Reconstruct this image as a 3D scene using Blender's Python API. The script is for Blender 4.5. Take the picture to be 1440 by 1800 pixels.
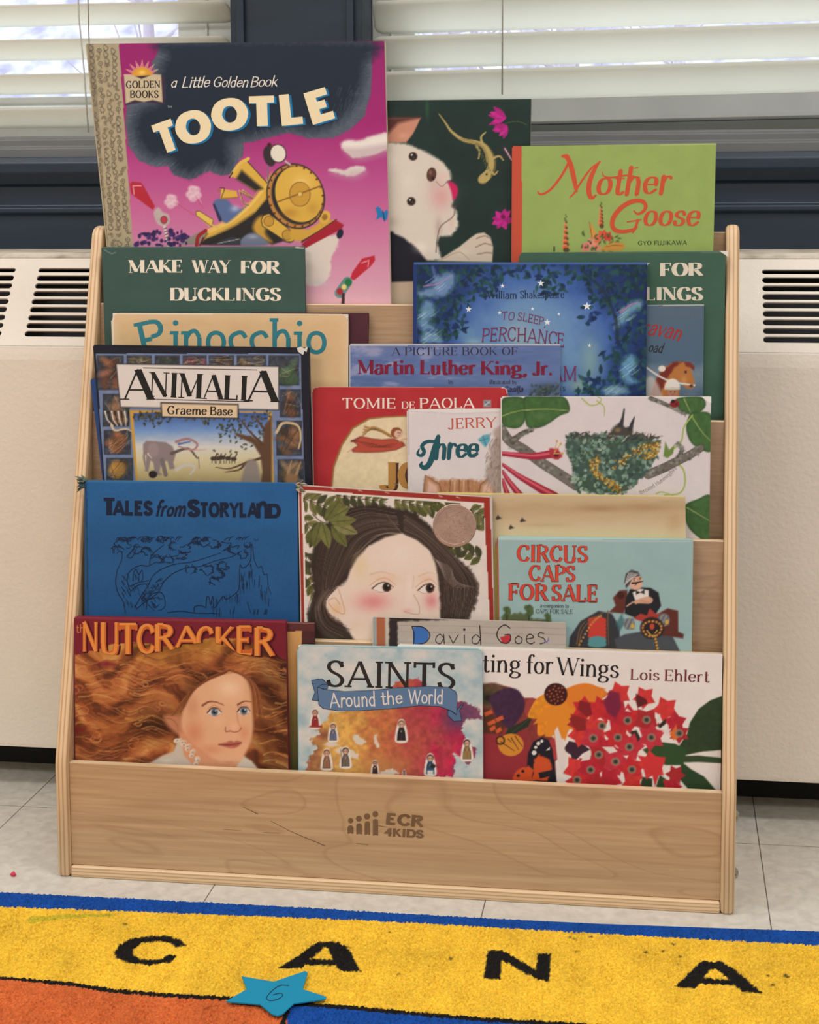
import bpy, bmesh, math, random
import numpy as np
from mathutils import Matrix, Vector

for _o in list(bpy.data.objects):
    bpy.data.objects.remove(_o)
SC = bpy.context.scene
COL = SC.collection

# ------------------------------------------------------------------ camera
CX, CY, CZ = .6728, -1.7641, .7724
YAW, PITCH, ROLL, FPX, PPY = .1496, -.1197, -.0050, 2979.23, 691.77
_c, _s, _cp, _sp = math.cos(YAW), math.sin(YAW), math.cos(PITCH), math.sin(PITCH)
FW = np.array([-_s * _cp, _c * _cp, _sp])
_r = np.array([_c, _s, 0.]); _u = np.cross(_r, FW)
RT = _r * math.cos(ROLL) + _u * math.sin(ROLL)
UP = -_r * math.sin(ROLL) + _u * math.cos(ROLL)
CAM = np.array([CX, CY, CZ])
cd = bpy.data.cameras.new('camera'); cam = bpy.data.objects.new('camera', cd); COL.objects.link(cam)
cam.matrix_world = Matrix(((RT[0], UP[0], -FW[0], CX), (RT[1], UP[1], -FW[1], CY), (RT[2], UP[2], -FW[2], CZ), (0, 0, 0, 1)))
cd.sensor_fit = 'HORIZONTAL'; cd.sensor_width = 36; cd.lens = FPX / 1440 * 36
cd.shift_y = (PPY - 900) / 1440; cd.clip_start = .05; cd.clip_end = 200
SC.camera = cam

# ------------------------------------------------------------------ light and exposure
SC.view_settings.view_transform = 'Standard'; SC.view_settings.look = 'None'
SC.view_settings.gamma = 1; SC.view_settings.use_curve_mapping = False
SC.view_settings.exposure = -0.03
W = bpy.data.worlds.new('sky'); SC.world = W; W.use_nodes = True
_bg = W.node_tree.nodes['Background']; _bg.inputs[0].default_value = (.88, .94, 1.0, 1); _bg.inputs[1].default_value = 2.7


def area_light(name, loc, size, power, color, rot=(0, 0, 0)):
    l = bpy.data.lights.new(name, 'AREA'); l.shape = 'RECTANGLE'; l.size, l.size_y = size; l.energy = power; l.color = color
    o = bpy.data.objects.new(name, l); COL.objects.link(o); o.location = loc; o.rotation_euler = rot
    return o


LAMP_COL = (1.0, .985, .985)
for _x, _y, _p in ((-.9, -.75, 25), (1.5, -.75, 25), (-.9, -2.9, 42), (1.5, -2.9, 42)):
    area_light('ceiling_lamp', (_x, _y, 2.72), (1.2, .5), _p, LAMP_COL)

# ------------------------------------------------------------------ helpers
def pxray(x, y):
    x = np.asarray(x, float)[..., None]; y = np.asarray(y, float)[..., None]
    return FW + RT * (x - 720) / FPX - UP * (y - PPY) / FPX


def project(P):
    d = np.asarray(P, float) - CAM
    z = d @ FW
    return 720 + FPX * (d @ RT) / z, PPY - FPX * (d @ UP) / z


class Plane:
    """A flat surface in the room: origin, two axes and a normal."""
    def __init__(s, p0, eu, ev):
        s.p0 = np.array(p0, float); s.eu = np.array(eu, float); s.ev = np.array(ev, float); s.n = np.cross(s.eu, s.ev)

    def uv(s, x, y):
        d = pxray(x, y); k = ((s.p0 - CAM) @ s.n) / (d @ s.n)
        q = CAM + d * k[..., None] - s.p0
        return q @ s.eu, q @ s.ev

    def pt(s, u, v, d=0.):
        u = np.asarray(u, float)[..., None]; v = np.asarray(v, float)[..., None]; d = np.asarray(d, float)[..., None]
        return s.p0 + s.eu * u + s.ev * v + s.n * d


def tag(o, label=None, cat=None, group=None, kind=None):
    if label: o['label'] = label
    if cat: o['category'] = cat
    if group: o['group'] = group
    if kind: o['kind'] = kind
    return o


def empty(name, loc):
    o = bpy.data.objects.new(name, None); COL.objects.link(o); o.location = loc; o.empty_display_size = .05
    return o


def lin(c):
    c = np.asarray(c, float) / 255.
    return np.where(c <= .04045, c / 12.92, ((c + .055) / 1.055) ** 2.4)


class MB:
    """Collects faces in world space; build() links them as ONE mesh object."""
    def __init__(s):
        s.v = []; s.f = []; s.m = []; s.c = []; s.n = 0

    def add(s, V, F, col=(255, 255, 255), mat=0):
        V = np.asarray(V, float).reshape(-1, 3)
        s.v.append(V)
        col = np.asarray(col, float)
        s.c.append(np.broadcast_to(col, V.shape).copy())
        s.f.extend([tuple(i + s.n for i in f) for f in F]); s.m.extend([mat] * len(F)); s.n += len(V)

    def box(s, a, b, col=(255, 255, 255), mat=0):
        (x0, y0, z0), (x1, y1, z1) = a, b
        s.add([(x0, y0, z0), (x1, y0, z0), (x1, y1, z0), (x0, y1, z0), (x0, y0, z1), (x1, y0, z1), (x1, y1, z1), (x0, y1, z1)],
              [(0, 3, 2, 1), (4, 5, 6, 7), (0, 1, 5, 4), (1, 2, 6, 5), (2, 3, 7, 6), (3, 0, 4, 7)], col, mat)

    def prism_x(s, prof, x0, x1, col=(255, 255, 255), mat=0, capmat=None):
        """Extrude a closed (y, z) profile from x0 to x1."""
        n = len(prof)
        V = [(x0, y, z) for y, z in prof] + [(x1, y, z) for y, z in prof]
        F = [(i, (i + 1) % n, n + (i + 1) % n, n + i) for i in range(n)]
        s.add(V, F, col, mat)
        s.add(V, [tuple(range(n))[::-1], tuple(range(n, 2 * n))], col, mat if capmat is None else capmat)

    def tube(s, pts, r, n=8, col=(255, 255, 255), mat=0):
        pts = [np.array(p, float) for p in pts]; V = []; F = []
        for i, p in enumerate(pts):
            t = pts[min(i + 1, len(pts) - 1)] - pts[max(i - 1, 0)]; t /= np.linalg.norm(t)
            a = np.cross(t, (0, 0, 1.) if abs(t[2]) < .9 else (1., 0, 0)); a /= np.linalg.norm(a); b = np.cross(t, a)
            rr = r[i] if hasattr(r, '__len__') else r
            for k in range(n):
                th = 2 * math.pi * k / n; V.append(p + rr * (a * math.cos(th) + b * math.sin(th)))
        for i in range(len(pts) - 1):
            for k in range(n):
                k2 = (k + 1) % n; F.append((i * n + k, i * n + k2, (i + 1) * n + k2, (i + 1) * n + k))
        F.append(tuple(range(n))[::-1]); F.append(tuple(range((len(pts) - 1) * n, len(pts) * n)))
        s.add(V, F, col, mat)

    def build(s, name, mats, parent=None, smooth=False, bevel=0, loc=None, weld=False):
        me = bpy.data.meshes.new(name)
        V = np.concatenate(s.v) if s.v else np.zeros((0, 3))
        L = np.array(parent.location) if parent is not None else np.array(loc if loc is not None else (0, 0, 0), float)
        if parent is not None and parent.parent is not None: L = L + np.array(parent.parent.location)
        me.from_pydata((V - L).tolist(), [], s.f)
        if not isinstance(mats, (list, tuple)): mats = [mats]
        for m in mats: me.materials.append(m)
        if len(mats) > 1: me.polygons.foreach_set('material_index', s.m)
        at = me.color_attributes.new('Col', 'FLOAT_COLOR', 'POINT')
        C = np.ones((len(V), 4)); C[:, :3] = lin(np.concatenate(s.c))
        at.data.foreach_set('color', C.ravel().astype(np.float32))
        if smooth: me.polygons.foreach_set('use_smooth', [True] * len(me.polygons))
        me.update()
        o = bpy.data.objects.new(name, me); COL.objects.link(o)
        if parent is not None: o.parent = parent
        elif loc is not None: o.location = loc
        if weld:
            bm = bmesh.new(); bm.from_mesh(me); bmesh.ops.remove_doubles(bm, verts=bm.verts, dist=1e-5); bm.to_mesh(me); bm.free()
        if bevel:
            b = o.modifiers.new('bevel', 'BEVEL'); b.width = bevel; b.segments = 3; b.limit_method = 'ANGLE'; b.angle_limit = math.radians(30)
        return o


# ------------------------------------------------------------------ materials
def mat(name, color=(.8, .8, .8), rough=.5, **kw):
    m = bpy.data.materials.new(name); m.use_nodes = True
    b = m.node_tree.nodes['Principled BSDF']
    b.inputs['Base Color'].default_value = (*color, 1); b.inputs['Roughness'].default_value = rough
    for k, v in kw.items(): b.inputs[k.replace('_', ' ')].default_value = v
    return m


def nodes(m):
    nt = m.node_tree
    return nt, nt.nodes, nt.links, nt.nodes['Principled BSDF']


def noisy(m, c1, c2, scale=(5, 5, 5), detail=6, bump=0., bscale=None, lo=.3, hi=.7, rough_var=0.):
    """Object-space noise between two colours, optional bump."""
    nt, N, L, b = nodes(m)
    tc = N.new('ShaderNodeTexCoord'); mp = N.new('ShaderNodeMapping'); mp.inputs['Scale'].default_value = scale
    L.new(tc.outputs['Object'], mp.inputs[0])
    n = N.new('ShaderNodeTexNoise'); n.inputs['Scale'].default_value = 1; n.inputs['Detail'].default_value = detail
    L.new(mp.outputs[0], n.inputs['Vector'])
    r = N.new('ShaderNodeValToRGB'); r.color_ramp.elements[0].position = lo; r.color_ramp.elements[1].position = hi
    r.color_ramp.elements[0].color = (*c1, 1); r.color_ramp.elements[1].color = (*c2, 1)
    L.new(n.outputs[0], r.inputs[0]); L.new(r.outputs[0], b.inputs['Base Color'])
    if bump:
        n2 = N.new('ShaderNodeTexNoise'); n2.inputs['Scale'].default_value = bscale or 100; n2.inputs['Detail'].default_value = 3
        L.new(tc.outputs['Object'], n2.inputs['Vector'])
        bp = N.new('ShaderNodeBump'); bp.inputs['Strength'].default_value = bump; bp.inputs['Distance'].default_value = .002
        L.new(n2.outputs[0], bp.inputs['Height']); L.new(bp.outputs[0], b.inputs['Normal'])
    return m


def L3(*c): return tuple(float(q) for q in lin(c))


def printed(name, rough=.42, gain=1.0, grain=.05, gscale=900, coat=0.):
    """Ink on paper or board: the printed colours plus a little paper grain."""
    m = mat(name, rough=rough); nt, N, L, b = nodes(m)
    a = N.new('ShaderNodeAttribute'); a.attribute_name = 'Col'
    tc = N.new('ShaderNodeTexCoord'); n = N.new('ShaderNodeTexNoise'); n.inputs['Scale'].default_value = gscale; n.inputs['Detail'].default_value = 2
    L.new(tc.outputs['Object'], n.inputs['Vector'])
    mr = N.new('ShaderNodeMapRange'); mr.inputs['From Min'].default_value = .25; mr.inputs['From Max'].default_value = .75
    mr.inputs['To Min'].default_value = gain * (1 - grain); mr.inputs['To Max'].default_value = gain * (1 + grain)
    L.new(n.outputs[0], mr.inputs[0])
    mx = N.new('ShaderNodeVectorMath'); mx.operation = 'SCALE'
    L.new(a.outputs['Color'], mx.inputs[0]); L.new(mr.outputs[0], mx.inputs['Scale']); L.new(mx.outputs[0], b.inputs['Base Color'])
    b.inputs['Specular IOR Level'].default_value = .2
    if coat: b.inputs['Coat Weight'].default_value = coat; b.inputs['Coat Roughness'].default_value = .25
    return m


# ------------------------------------------------------------------ painting helpers (ink laid on grids of vertices)
def hash2(ix, iy, seed):
    h = (ix.astype(np.int64) * 374761393 + iy.astype(np.int64) * 668265263 + seed * 974711) & 0x7fffffff
    h = ((h ^ (h >> 13)) * 1274126177) & 0x7fffffff
    return ((h ^ (h >> 16)) & 0xffff) / 65535.


def vnoise(x, y, seed=0):
    ix = np.floor(x); iy = np.floor(y); fx = x - ix; fy = y - iy
    fx = fx * fx * (3 - 2 * fx); fy = fy * fy * (3 - 2 * fy)
    a = hash2(ix, iy, seed); b = hash2(ix + 1, iy, seed); c = hash2(ix, iy + 1, seed); d = hash2(ix + 1, iy + 1, seed)
    return (a * (1 - fx) + b * fx) * (1 - fy) + (c * (1 - fx) + d * fx) * fy


def fbm(x, y, seed=0, oct=4):
    t = 0; amp = .5; tot = 0
    for i in range(oct):
        t = t + amp * vnoise(x * 2 ** i, y * 2 ** i, seed + i * 17); tot += amp; amp *= .5
    return t / tot


def spline(pts, closed=False, n=8):
    P = [np.array(p, float) for p in pts]; out = []
    m = len(P)
    if m < 3: return P
    for i in range(m if closed else m - 1):
        p0 = P[(i - 1) % m] if closed or i > 0 else 2 * P[0] - P[1]
        p1 = P[i]; p2 = P[(i + 1) % m]
        p3 = P[(i + 2) % m] if closed or i + 2 < m else 2 * P[m - 1] - P[m - 2]
        for k in range(n):
            t = k / n
            out.append(.5 * (2 * p1 + (p2 - p0) * t + (2 * p0 - 5 * p1 + 4 * p2 - p3) * t * t + (3 * p1 - p0 - 3 * p2 + p3) * t ** 3))
    if not closed: out.append(P[-1])
    return out


class Canvas:
    """Grid of vertices on a plane; X, Y hold where each lies in the measured frame, C its ink colour (sRGB 0-255)."""
    def __init__(s, X, Y, base):
        s.X = X; s.Y = Y; s.C = np.empty(X.shape + (3,)); s.C[:] = base
        s.xm = X.mean(0); s.ym = Y.mean(1); s.xsl = np.abs(X - s.xm).max() + 2; s.ysl = np.abs(Y - s.ym[:, None]).max() + 2
        s.T = (0, 0, 1.)
        s.texts = []

    def crop(s, x0, y0, k): s.T = (x0, y0, k); return s
    def _p(s, pts): return [(s.T[0] + p[0] * s.T[2], s.T[1] + p[1] * s.T[2]) for p in pts]

    def xy(s):
        """The grid in the current crop's own coordinates."""
        return (s.X - s.T[0]) / s.T[2], (s.Y - s.T[1]) / s.T[2]

    def _win(s, x0, x1, y0, y1):
        c = np.where((s.xm > x0 - s.xsl) & (s.xm < x1 + s.xsl))[0]; r = np.where((s.ym > y0 - s.ysl) & (s.ym < y1 + s.ysl))[0]
        if len(c) == 0 or len(r) == 0: return None
        return slice(r[0], r[-1] + 1), slice(c[0], c[-1] + 1)

    def _mix(s, w, m, col):
        col = np.asarray(col, float)
        s.C[w] = s.C[w] * (1 - m[..., None]) + col * m[..., None]

    def poly(s, pts, col, soft=.8, alpha=1., sm=False, edge=0., seed=1, tex=0.):
        if sm: pts = spline(pts, True, 6)
        P = np.array(s._p(pts)); pad = soft + edge + 2
        w = s._win(P[:, 0].min() - pad, P[:, 0].max() + pad, P[:, 1].min() - pad, P[:, 1].max() + pad)
        if w is None: return
        X = s.X[w]; Y = s.Y[w]; ins = np.zeros(X.shape, bool); D = np.full(X.shape, 1e9)
        for a, b in zip(P, np.roll(P, -1, 0)):
            if a[1] != b[1]:
                ins ^= ((a[1] > Y) != (b[1] > Y)) & (X < (b[0] - a[0]) * (Y - a[1]) / (b[1] - a[1]) + a[0])
            d = b - a; L = d @ d
            t = np.clip(((X - a[0]) * d[0] + (Y - a[1]) * d[1]) / max(L, 1e-9), 0, 1)
            D = np.minimum(D, (X - a[0] - t * d[0]) ** 2 + (Y - a[1] - t * d[1]) ** 2)
        D = np.sqrt(D); sd = np.where(ins, D, -D)
        if edge: sd = sd + (fbm(X / 5., Y / 5., seed) - .5) * 2 * edge
        m = np.clip(.5 + sd / (2 * soft), 0, 1) * alpha
        if tex: col = np.asarray(col, float) * (1 + tex * 2 * (fbm(X / 6., Y / 6., seed + 5)[..., None] - .5))
        s._mix(w, m, col)

    def ell(s, cx, cy, rx, ry, col, rot=0., soft=.8, alpha=1.):
        (cx, cy), = s._p([(cx, cy)]); rx *= s.T[2]; ry *= s.T[2]; R = max(rx, ry) + soft + 1
        w = s._win(cx - R, cx + R, cy - R, cy + R)
        if w is None: return
        X = s.X[w] - cx; Y = s.Y[w] - cy; c, q = math.cos(math.radians(rot)), math.sin(math.radians(rot))
        r = np.sqrt(((X * c + Y * q) / rx) ** 2 + ((-X * q + Y * c) / ry) ** 2)
        s._mix(w, np.clip(.5 + (1 - r) * min(rx, ry) / (2 * soft), 0, 1) * alpha, col)

    def glow(s, cx, cy, rx, ry, col, alpha=1., rot=0., p=2.):
        (cx, cy), = s._p([(cx, cy)]); rx *= s.T[2]; ry *= s.T[2]; R = 2.2 * max(rx, ry)
        w = s._win(cx - R, cx + R, cy - R, cy + R)
        if w is None: return
        X = s.X[w] - cx; Y = s.Y[w] - cy; c, q = math.cos(math.radians(rot)), math.sin(math.radians(rot))
        r2 = ((X * c + Y * q) / rx) ** 2 + ((-X * q + Y * c) / ry) ** 2
        s._mix(w, np.exp(-r2 * p) * alpha, col)

    def line(s, pts, wd, col, w2=None, alpha=1., sm=True, soft=.6):
        if sm: pts = spline(pts, False, 6)
        P = np.array(s._p(pts)); k = s.T[2]; w0 = wd * k / 2; w1 = (wd if w2 is None else w2) * k / 2; pad = max(w0, w1) + 2
        w = s._win(P[:, 0].min() - pad, P[:, 0].max() + pad, P[:, 1].min() - pad, P[:, 1].max() + pad)
        if w is None: return
        X = s.X[w]; Y = s.Y[w]; M = np.zeros(X.shape); n = len(P) - 1
        for i in range(n):
            a = P[i]; d = P[i + 1] - a; L = max(d @ d, 1e-9)
            t = np.clip(((X - a[0]) * d[0] + (Y - a[1]) * d[1]) / L, 0, 1)
            D = np.sqrt((X - a[0] - t * d[0]) ** 2 + (Y - a[1] - t * d[1]) ** 2)
            ww = w0 + (w1 - w0) * (i + t) / n
            M = np.maximum(M, np.clip(.5 + (ww - D) / (2 * soft), 0, 1) * np.minimum(1, ww * 2.2 + .25))
        s._mix(w, M * alpha, col)

    def leaf(s, x, y, L, wd, rot, col, vein=None, alpha=1.):
        c, q = math.cos(math.radians(rot)), math.sin(math.radians(rot))
        P = [(0, 0), (.25, .42), (.55, .5), (.8, .3), (1, 0), (.8, -.3), (.55, -.5), (.25, -.42)]
        s.poly([(x + c * a * L - q * b * wd, y + q * a * L + c * b * wd) for a, b in P], col, sm=True, alpha=alpha, tex=.12, seed=int(abs(x * 3 + y)) % 999)
        if vein is not None: s.line([(x, y), (x + c * L * .92, y + q * L * .92)], wd * .05 + 1.5, vein, sm=False, alpha=.8)
# ------------------------------------------------------------------ lettering: pen skeletons, cap height 1
# k = stem, n = hairline, c = curve, d = dot(x, y, r), S = foot/top serif, V = arm serif
GL = {
 'A': (.86, 'n .06,0 .43,1;k .43,1 .80,0;n .2,.32 .67,.32;S .06,0 .80,0'),
 'B': (.74, 'k .14,0 .14,1;n .14,1 .36,1;c .36,1 .54,.94 .6,.76 .54,.59 .36,.53;n .14,.53 .36,.53;c .36,.53 .6,.46 .66,.27 .6,.07 .36,0;n .36,0 .14,0;S .12,0 .12,1'),
 'C': (.80, 'c .71,.74 .62,.94 .44,1 .22,.88 .1,.5 .22,.12 .44,0 .62,.06 .72,.25;V .7,.84'),
 'D': (.84, 'k .14,0 .14,1;n .14,1 .38,1;c .38,1 .62,.91 .74,.5 .62,.09 .38,0;n .38,0 .14,0;S .12,0 .12,1'),
 'E': (.68, 'k .14,0 .14,1;n .14,1 .58,1;n .14,.52 .48,.52;n .14,0 .6,0;V .58,.9 .6,.1 .48,.52;S .12,0 .12,1'),
 'F': (.64, 'k .14,0 .14,1;n .14,1 .58,1;n .14,.5 .48,.5;V .58,.9 .48,.5;S .14,0 .12,1'),
 'G': (.86, 'c .71,.76 .62,.94 .44,1 .22,.88 .1,.5 .22,.12 .44,0 .6,.04 .70,.14;k .70,.1 .70,.42;n .5,.42 .74,.42;V .7,.86'),
 'H': (.86, 'k .14,0 .14,1;k .72,0 .72,1;n .14,.52 .72,.52;S .14,0 .14,1 .72,0 .72,1'),
 'I': (.34, 'k .17,0 .17,1;S .17,0 .17,1'),
 'J': (.52, 'k .36,1 .36,.2;c .36,.2 .32,.02 .2,-.02 .08,.04 .06,.14;S .36,1'),
 'K': (.80, 'k .14,0 .14,1;n .14,.36 .64,1;k .32,.58 .70,0;S .14,0 .14,1 .64,1 .70,0'),
 'L': (.66, 'k .14,0 .14,1;n .14,0 .58,0;V .58,.1;S .14,1 .12,0'),
 'M': (1.0, 'n .12,0 .12,1;k .12,1 .49,.06;n .49,.06 .87,1;k .87,1 .87,0;S .12,0 .1,1 .87,0 .89,1'),
 'N': (.86, 'n .13,0 .13,1;k .13,1 .72,0;n .72,0 .72,1;S .13,0 .1,1 .72,1'),
 'O': (.88, 'c .44,1 .21,.88 .1,.5 .21,.12 .44,0 .67,.12 .78,.5 .67,.88 .44,1'),
 'P': (.70, 'k .14,0 .14,1;n .14,1 .36,1;c .36,1 .56,.93 .63,.73 .56,.52 .36,.46;n .36,.46 .14,.46;S .14,0 .12,1'),
 'R': (.78, 'k .14,0 .14,1;n .14,1 .36,1;c .36,1 .56,.93 .62,.75 .55,.57 .36,.5;n .36,.5 .14,.5;k .4,.5 .70,0;S .14,0 .12,1 .70,0'),
 'S': (.64, 'c .54,.78 .46,.95 .31,1 .15,.93 .1,.76 .2,.59 .44,.43 .55,.25 .47,.06 .31,0 .15,.06 .08,.24;V .53,.86 .09,.14'),
 'T': (.74, 'k .37,0 .37,1;n .06,1 .68,1;V .06,.9 .68,.9;S .37,0'),
 'U': (.84, 'k .14,1 .14,.32;c .14,.32 .2,.06 .41,-.01 .62,.07 .68,.32;n .68,.32 .68,1;S .14,1 .68,1'),
 'V': (.82, 'k .06,1 .42,0;n .42,0 .76,1;S .06,1 .76,1'),
 'W': (1.18, 'k .06,1 .36,0;n .36,0 .6,1;k .6,1 .86,0;n .86,0 1.12,1;S .06,1 .6,1 1.12,1'),
 'Y': (.80, 'k .06,1 .40,.45;n .40,.45 .74,1;k .40,.45 .40,0;S .06,1 .74,1 .40,0'),
 'a': (.60, 'c .12,.54 .25,.67 .4,.65 .48,.5;k .48,.5 .48,0;c .48,.4 .22,.37 .09,.2 .16,.02 .32,0 .48,.15'),
 '@': (.62, 'c .48,.52 .36,.67 .2,.63 .08,.33 .2,.02 .36,0 .48,.16;k .48,.66 .48,0'),
 'b': (.64, 'k .12,0 .12,1.05;c .12,.5 .25,.67 .42,.63 .54,.33 .42,.02 .25,0 .12,.14'),
 'c': (.56, 'c .5,.5 .4,.66 .26,.66 .11,.54 .08,.32 .18,.05 .34,0 .51,.14'),
 'd': (.64, 'c .48,.5 .36,.67 .2,.63 .08,.33 .2,.02 .36,0 .48,.14;k .48,1.05 .48,0;S .46,1.05'),
 'e': (.58, 'n .1,.37 .5,.37;c .5,.37 .46,.6 .3,.67 .14,.58 .08,.34 .16,.07 .32,0 .51,.14'),
 'f': (.42, 'c .48,.94 .4,1.05 .27,1 .22,.82;k .22,.82 .22,0;n .06,.64 .42,.64;S .22,0'),
 'g': (.60, 'c .3,.67 .15,.61 .1,.46 .15,.31 .3,.25 .44,.32 .48,.46 .43,.6 .3,.67;c .2,.27 .11,.17 .18,.07 .4,.03 .54,-.08 .48,-.24 .28,-.3 .1,-.24 .08,-.12 .2,.04;n .43,.6 .58,.68'),
 'h': (.64, 'k .12,0 .12,1.05;c .12,.45 .24,.63 .4,.66 .5,.48;k .5,.48 .5,0;S .12,0 .5,0 .1,1.05'),
 'i': (.28, 'k .14,0 .14,.66;d .14,.9,.08;S .14,0 .1,.66'),
 'j': (.28, 'k .16,.66 .16,-.1;c .16,-.1 .12,-.26 0,-.3;d .16,.9,.08'),
 'k': (.60, 'k .12,0 .12,1.05;n .12,.26 .46,.66;k .24,.4 .54,0;S .12,0 .54,0'),
 'l': (.26, 'k .13,0 .13,1.05;S .13,0 .1,1.05'),
 'm': (.96, 'k .12,0 .12,.66;c .12,.45 .24,.63 .38,.66 .48,.48;k .48,.48 .48,0;c .48,.45 .6,.63 .74,.66 .84,.48;k .84,.48 .84,0;S .12,0 .48,0 .84,0 .1,.66'),
 'n': (.62, 'k .12,0 .12,.66;c .12,.45 .24,.63 .38,.66 .49,.48;k .49,.48 .49,0;S .12,0 .49,0 .1,.66'),
 'o': (.60, 'c .3,.67 .14,.58 .08,.33 .14,.09 .3,0 .46,.09 .52,.33 .46,.58 .3,.67'),
 'p': (.64, 'k .12,-.3 .12,.66;c .12,.5 .25,.67 .42,.63 .54,.33 .42,.02 .25,0 .12,.14;S .12,-.3 .1,.66'),
 'r': (.46, 'k .12,0 .12,.66;c .12,.42 .2,.6 .32,.67 .42,.6;S .12,0 .1,.66'),
 's': (.50, 'c .42,.52 .34,.65 .24,.67 .12,.6 .1,.47 .2,.38 .36,.3 .43,.17 .36,.03 .24,0 .12,.03 .07,.16'),
 't': (.40, 'k .18,.92 .18,.16;c .18,.16 .22,.02 .3,0 .4,.08;n .04,.64 .36,.64'),
 'u': (.62, 'k .12,.66 .12,.2;c .12,.2 .17,.03 .28,0 .4,.06 .48,.2;k .48,.66 .48,0;S .1,.66 .46,.66'),
 'v': (.56, 'k .05,.66 .28,0;n .28,0 .52,.66;S .05,.66 .52,.66'),
 'w': (.84, 'k .05,.66 .24,0;n .24,0 .42,.66;k .42,.66 .62,0;n .62,0 .8,.66'),
 'y': (.56, 'k .05,.66 .29,0;n .52,.66 .29,0 .18,-.28 .06,-.28;S .05,.66 .52,.66'),
 '4': (.62, 'k .42,0 .42,1;n .42,1 .06,.3 .6,.3'),
 '6': (.62, 'c .5,.9 .36,1 .2,.8 .1,.45 .14,.12 .3,0 .48,.1 .52,.33 .42,.54 .26,.55 .12,.36'),
 ',': (.26, 'c .14,.06 .17,-.06 .08,-.2'), '.': (.26, 'd .12,.06,.075'), ' ': (.34, ''), '-': (.4, 'n .06,.35 .34,.35'),
}


def _parse(ch):
    w, s = GL[ch]; out = []
    for part in s.split(';'):
        if not part: continue
        t, rest = part[0], part[2:]
        out.append((t, [tuple(float(q) for q in p.split(',')) for p in rest.split(' ')]))
    return w, out


GLYPH = {c: _parse(c) for c in GL}


def style(k=.16, n=.05, sl=.13, st=None, serif=True, rnd=False, slant=0., gap=.04, p=1.5):
    return dict(k=k, n=n, sl=sl, st=n if st is None else st, serif=serif, rnd=rnd, slant=slant, gap=gap, p=p)


SERIF = style(.135, .045, .12)
BODONI = style(.20, .04, .13)
BOLD = style(.20, .075, .15)
SLAB = style(.115, .1, .14, .09)
SANS = style(.15, .15, serif=False)
HEAVY = style(.25, .22, serif=False)
HAND = style(.085, .085, serif=False, rnd=True)
SCRIPT = style(.12, .07, serif=False, rnd=True, slant=.22, gap=.0)


def ribbon(P, w, rnd):
    """Flat strokes: list of polygons (2-D point lists) covering the pen path."""
    P = [np.array(p, float) for p in P]; out = []
    n = len(P); Nn = []; ring = n > 4 and np.linalg.norm(P[0] - P[-1]) < 1e-6
    for i in range(n):
        a = P[i] - P[i - 1] if i > 0 else (P[-1] - P[-2] if ring else P[1] - P[0]); b = P[i + 1] - P[i] if i < n - 1 else (P[1] - P[0] if ring else P[-1] - P[-2])
        a = a / max(np.linalg.norm(a), 1e-9); b = b / max(np.linalg.norm(b), 1e-9)
        na = np.array([-a[1], a[0]]); nb = np.array([-b[1], b[0]]); m = na + nb; L = np.linalg.norm(m)
        m = na if L < .3 else m / L
        Nn.append(m / max(.5, m @ na))
    for i in range(n - 1):
        out.append(np.array([P[i] + Nn[i] * w[i], P[i] - Nn[i] * w[i], P[i + 1] - Nn[i + 1] * w[i + 1], P[i + 1] + Nn[i + 1] * w[i + 1]]))
    out = [out]   # one stroke; every round cap is a piece of its own
    if rnd:
        for i in ([0, n - 1] if n > 6 else range(n)):
            if w[i] > 1e-4: out.append([[P[i] + w[i] * np.array([math.cos(t), math.sin(t)]) for t in np.linspace(0, 2 * math.pi, 11)[:-1]]])
    return out


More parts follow.
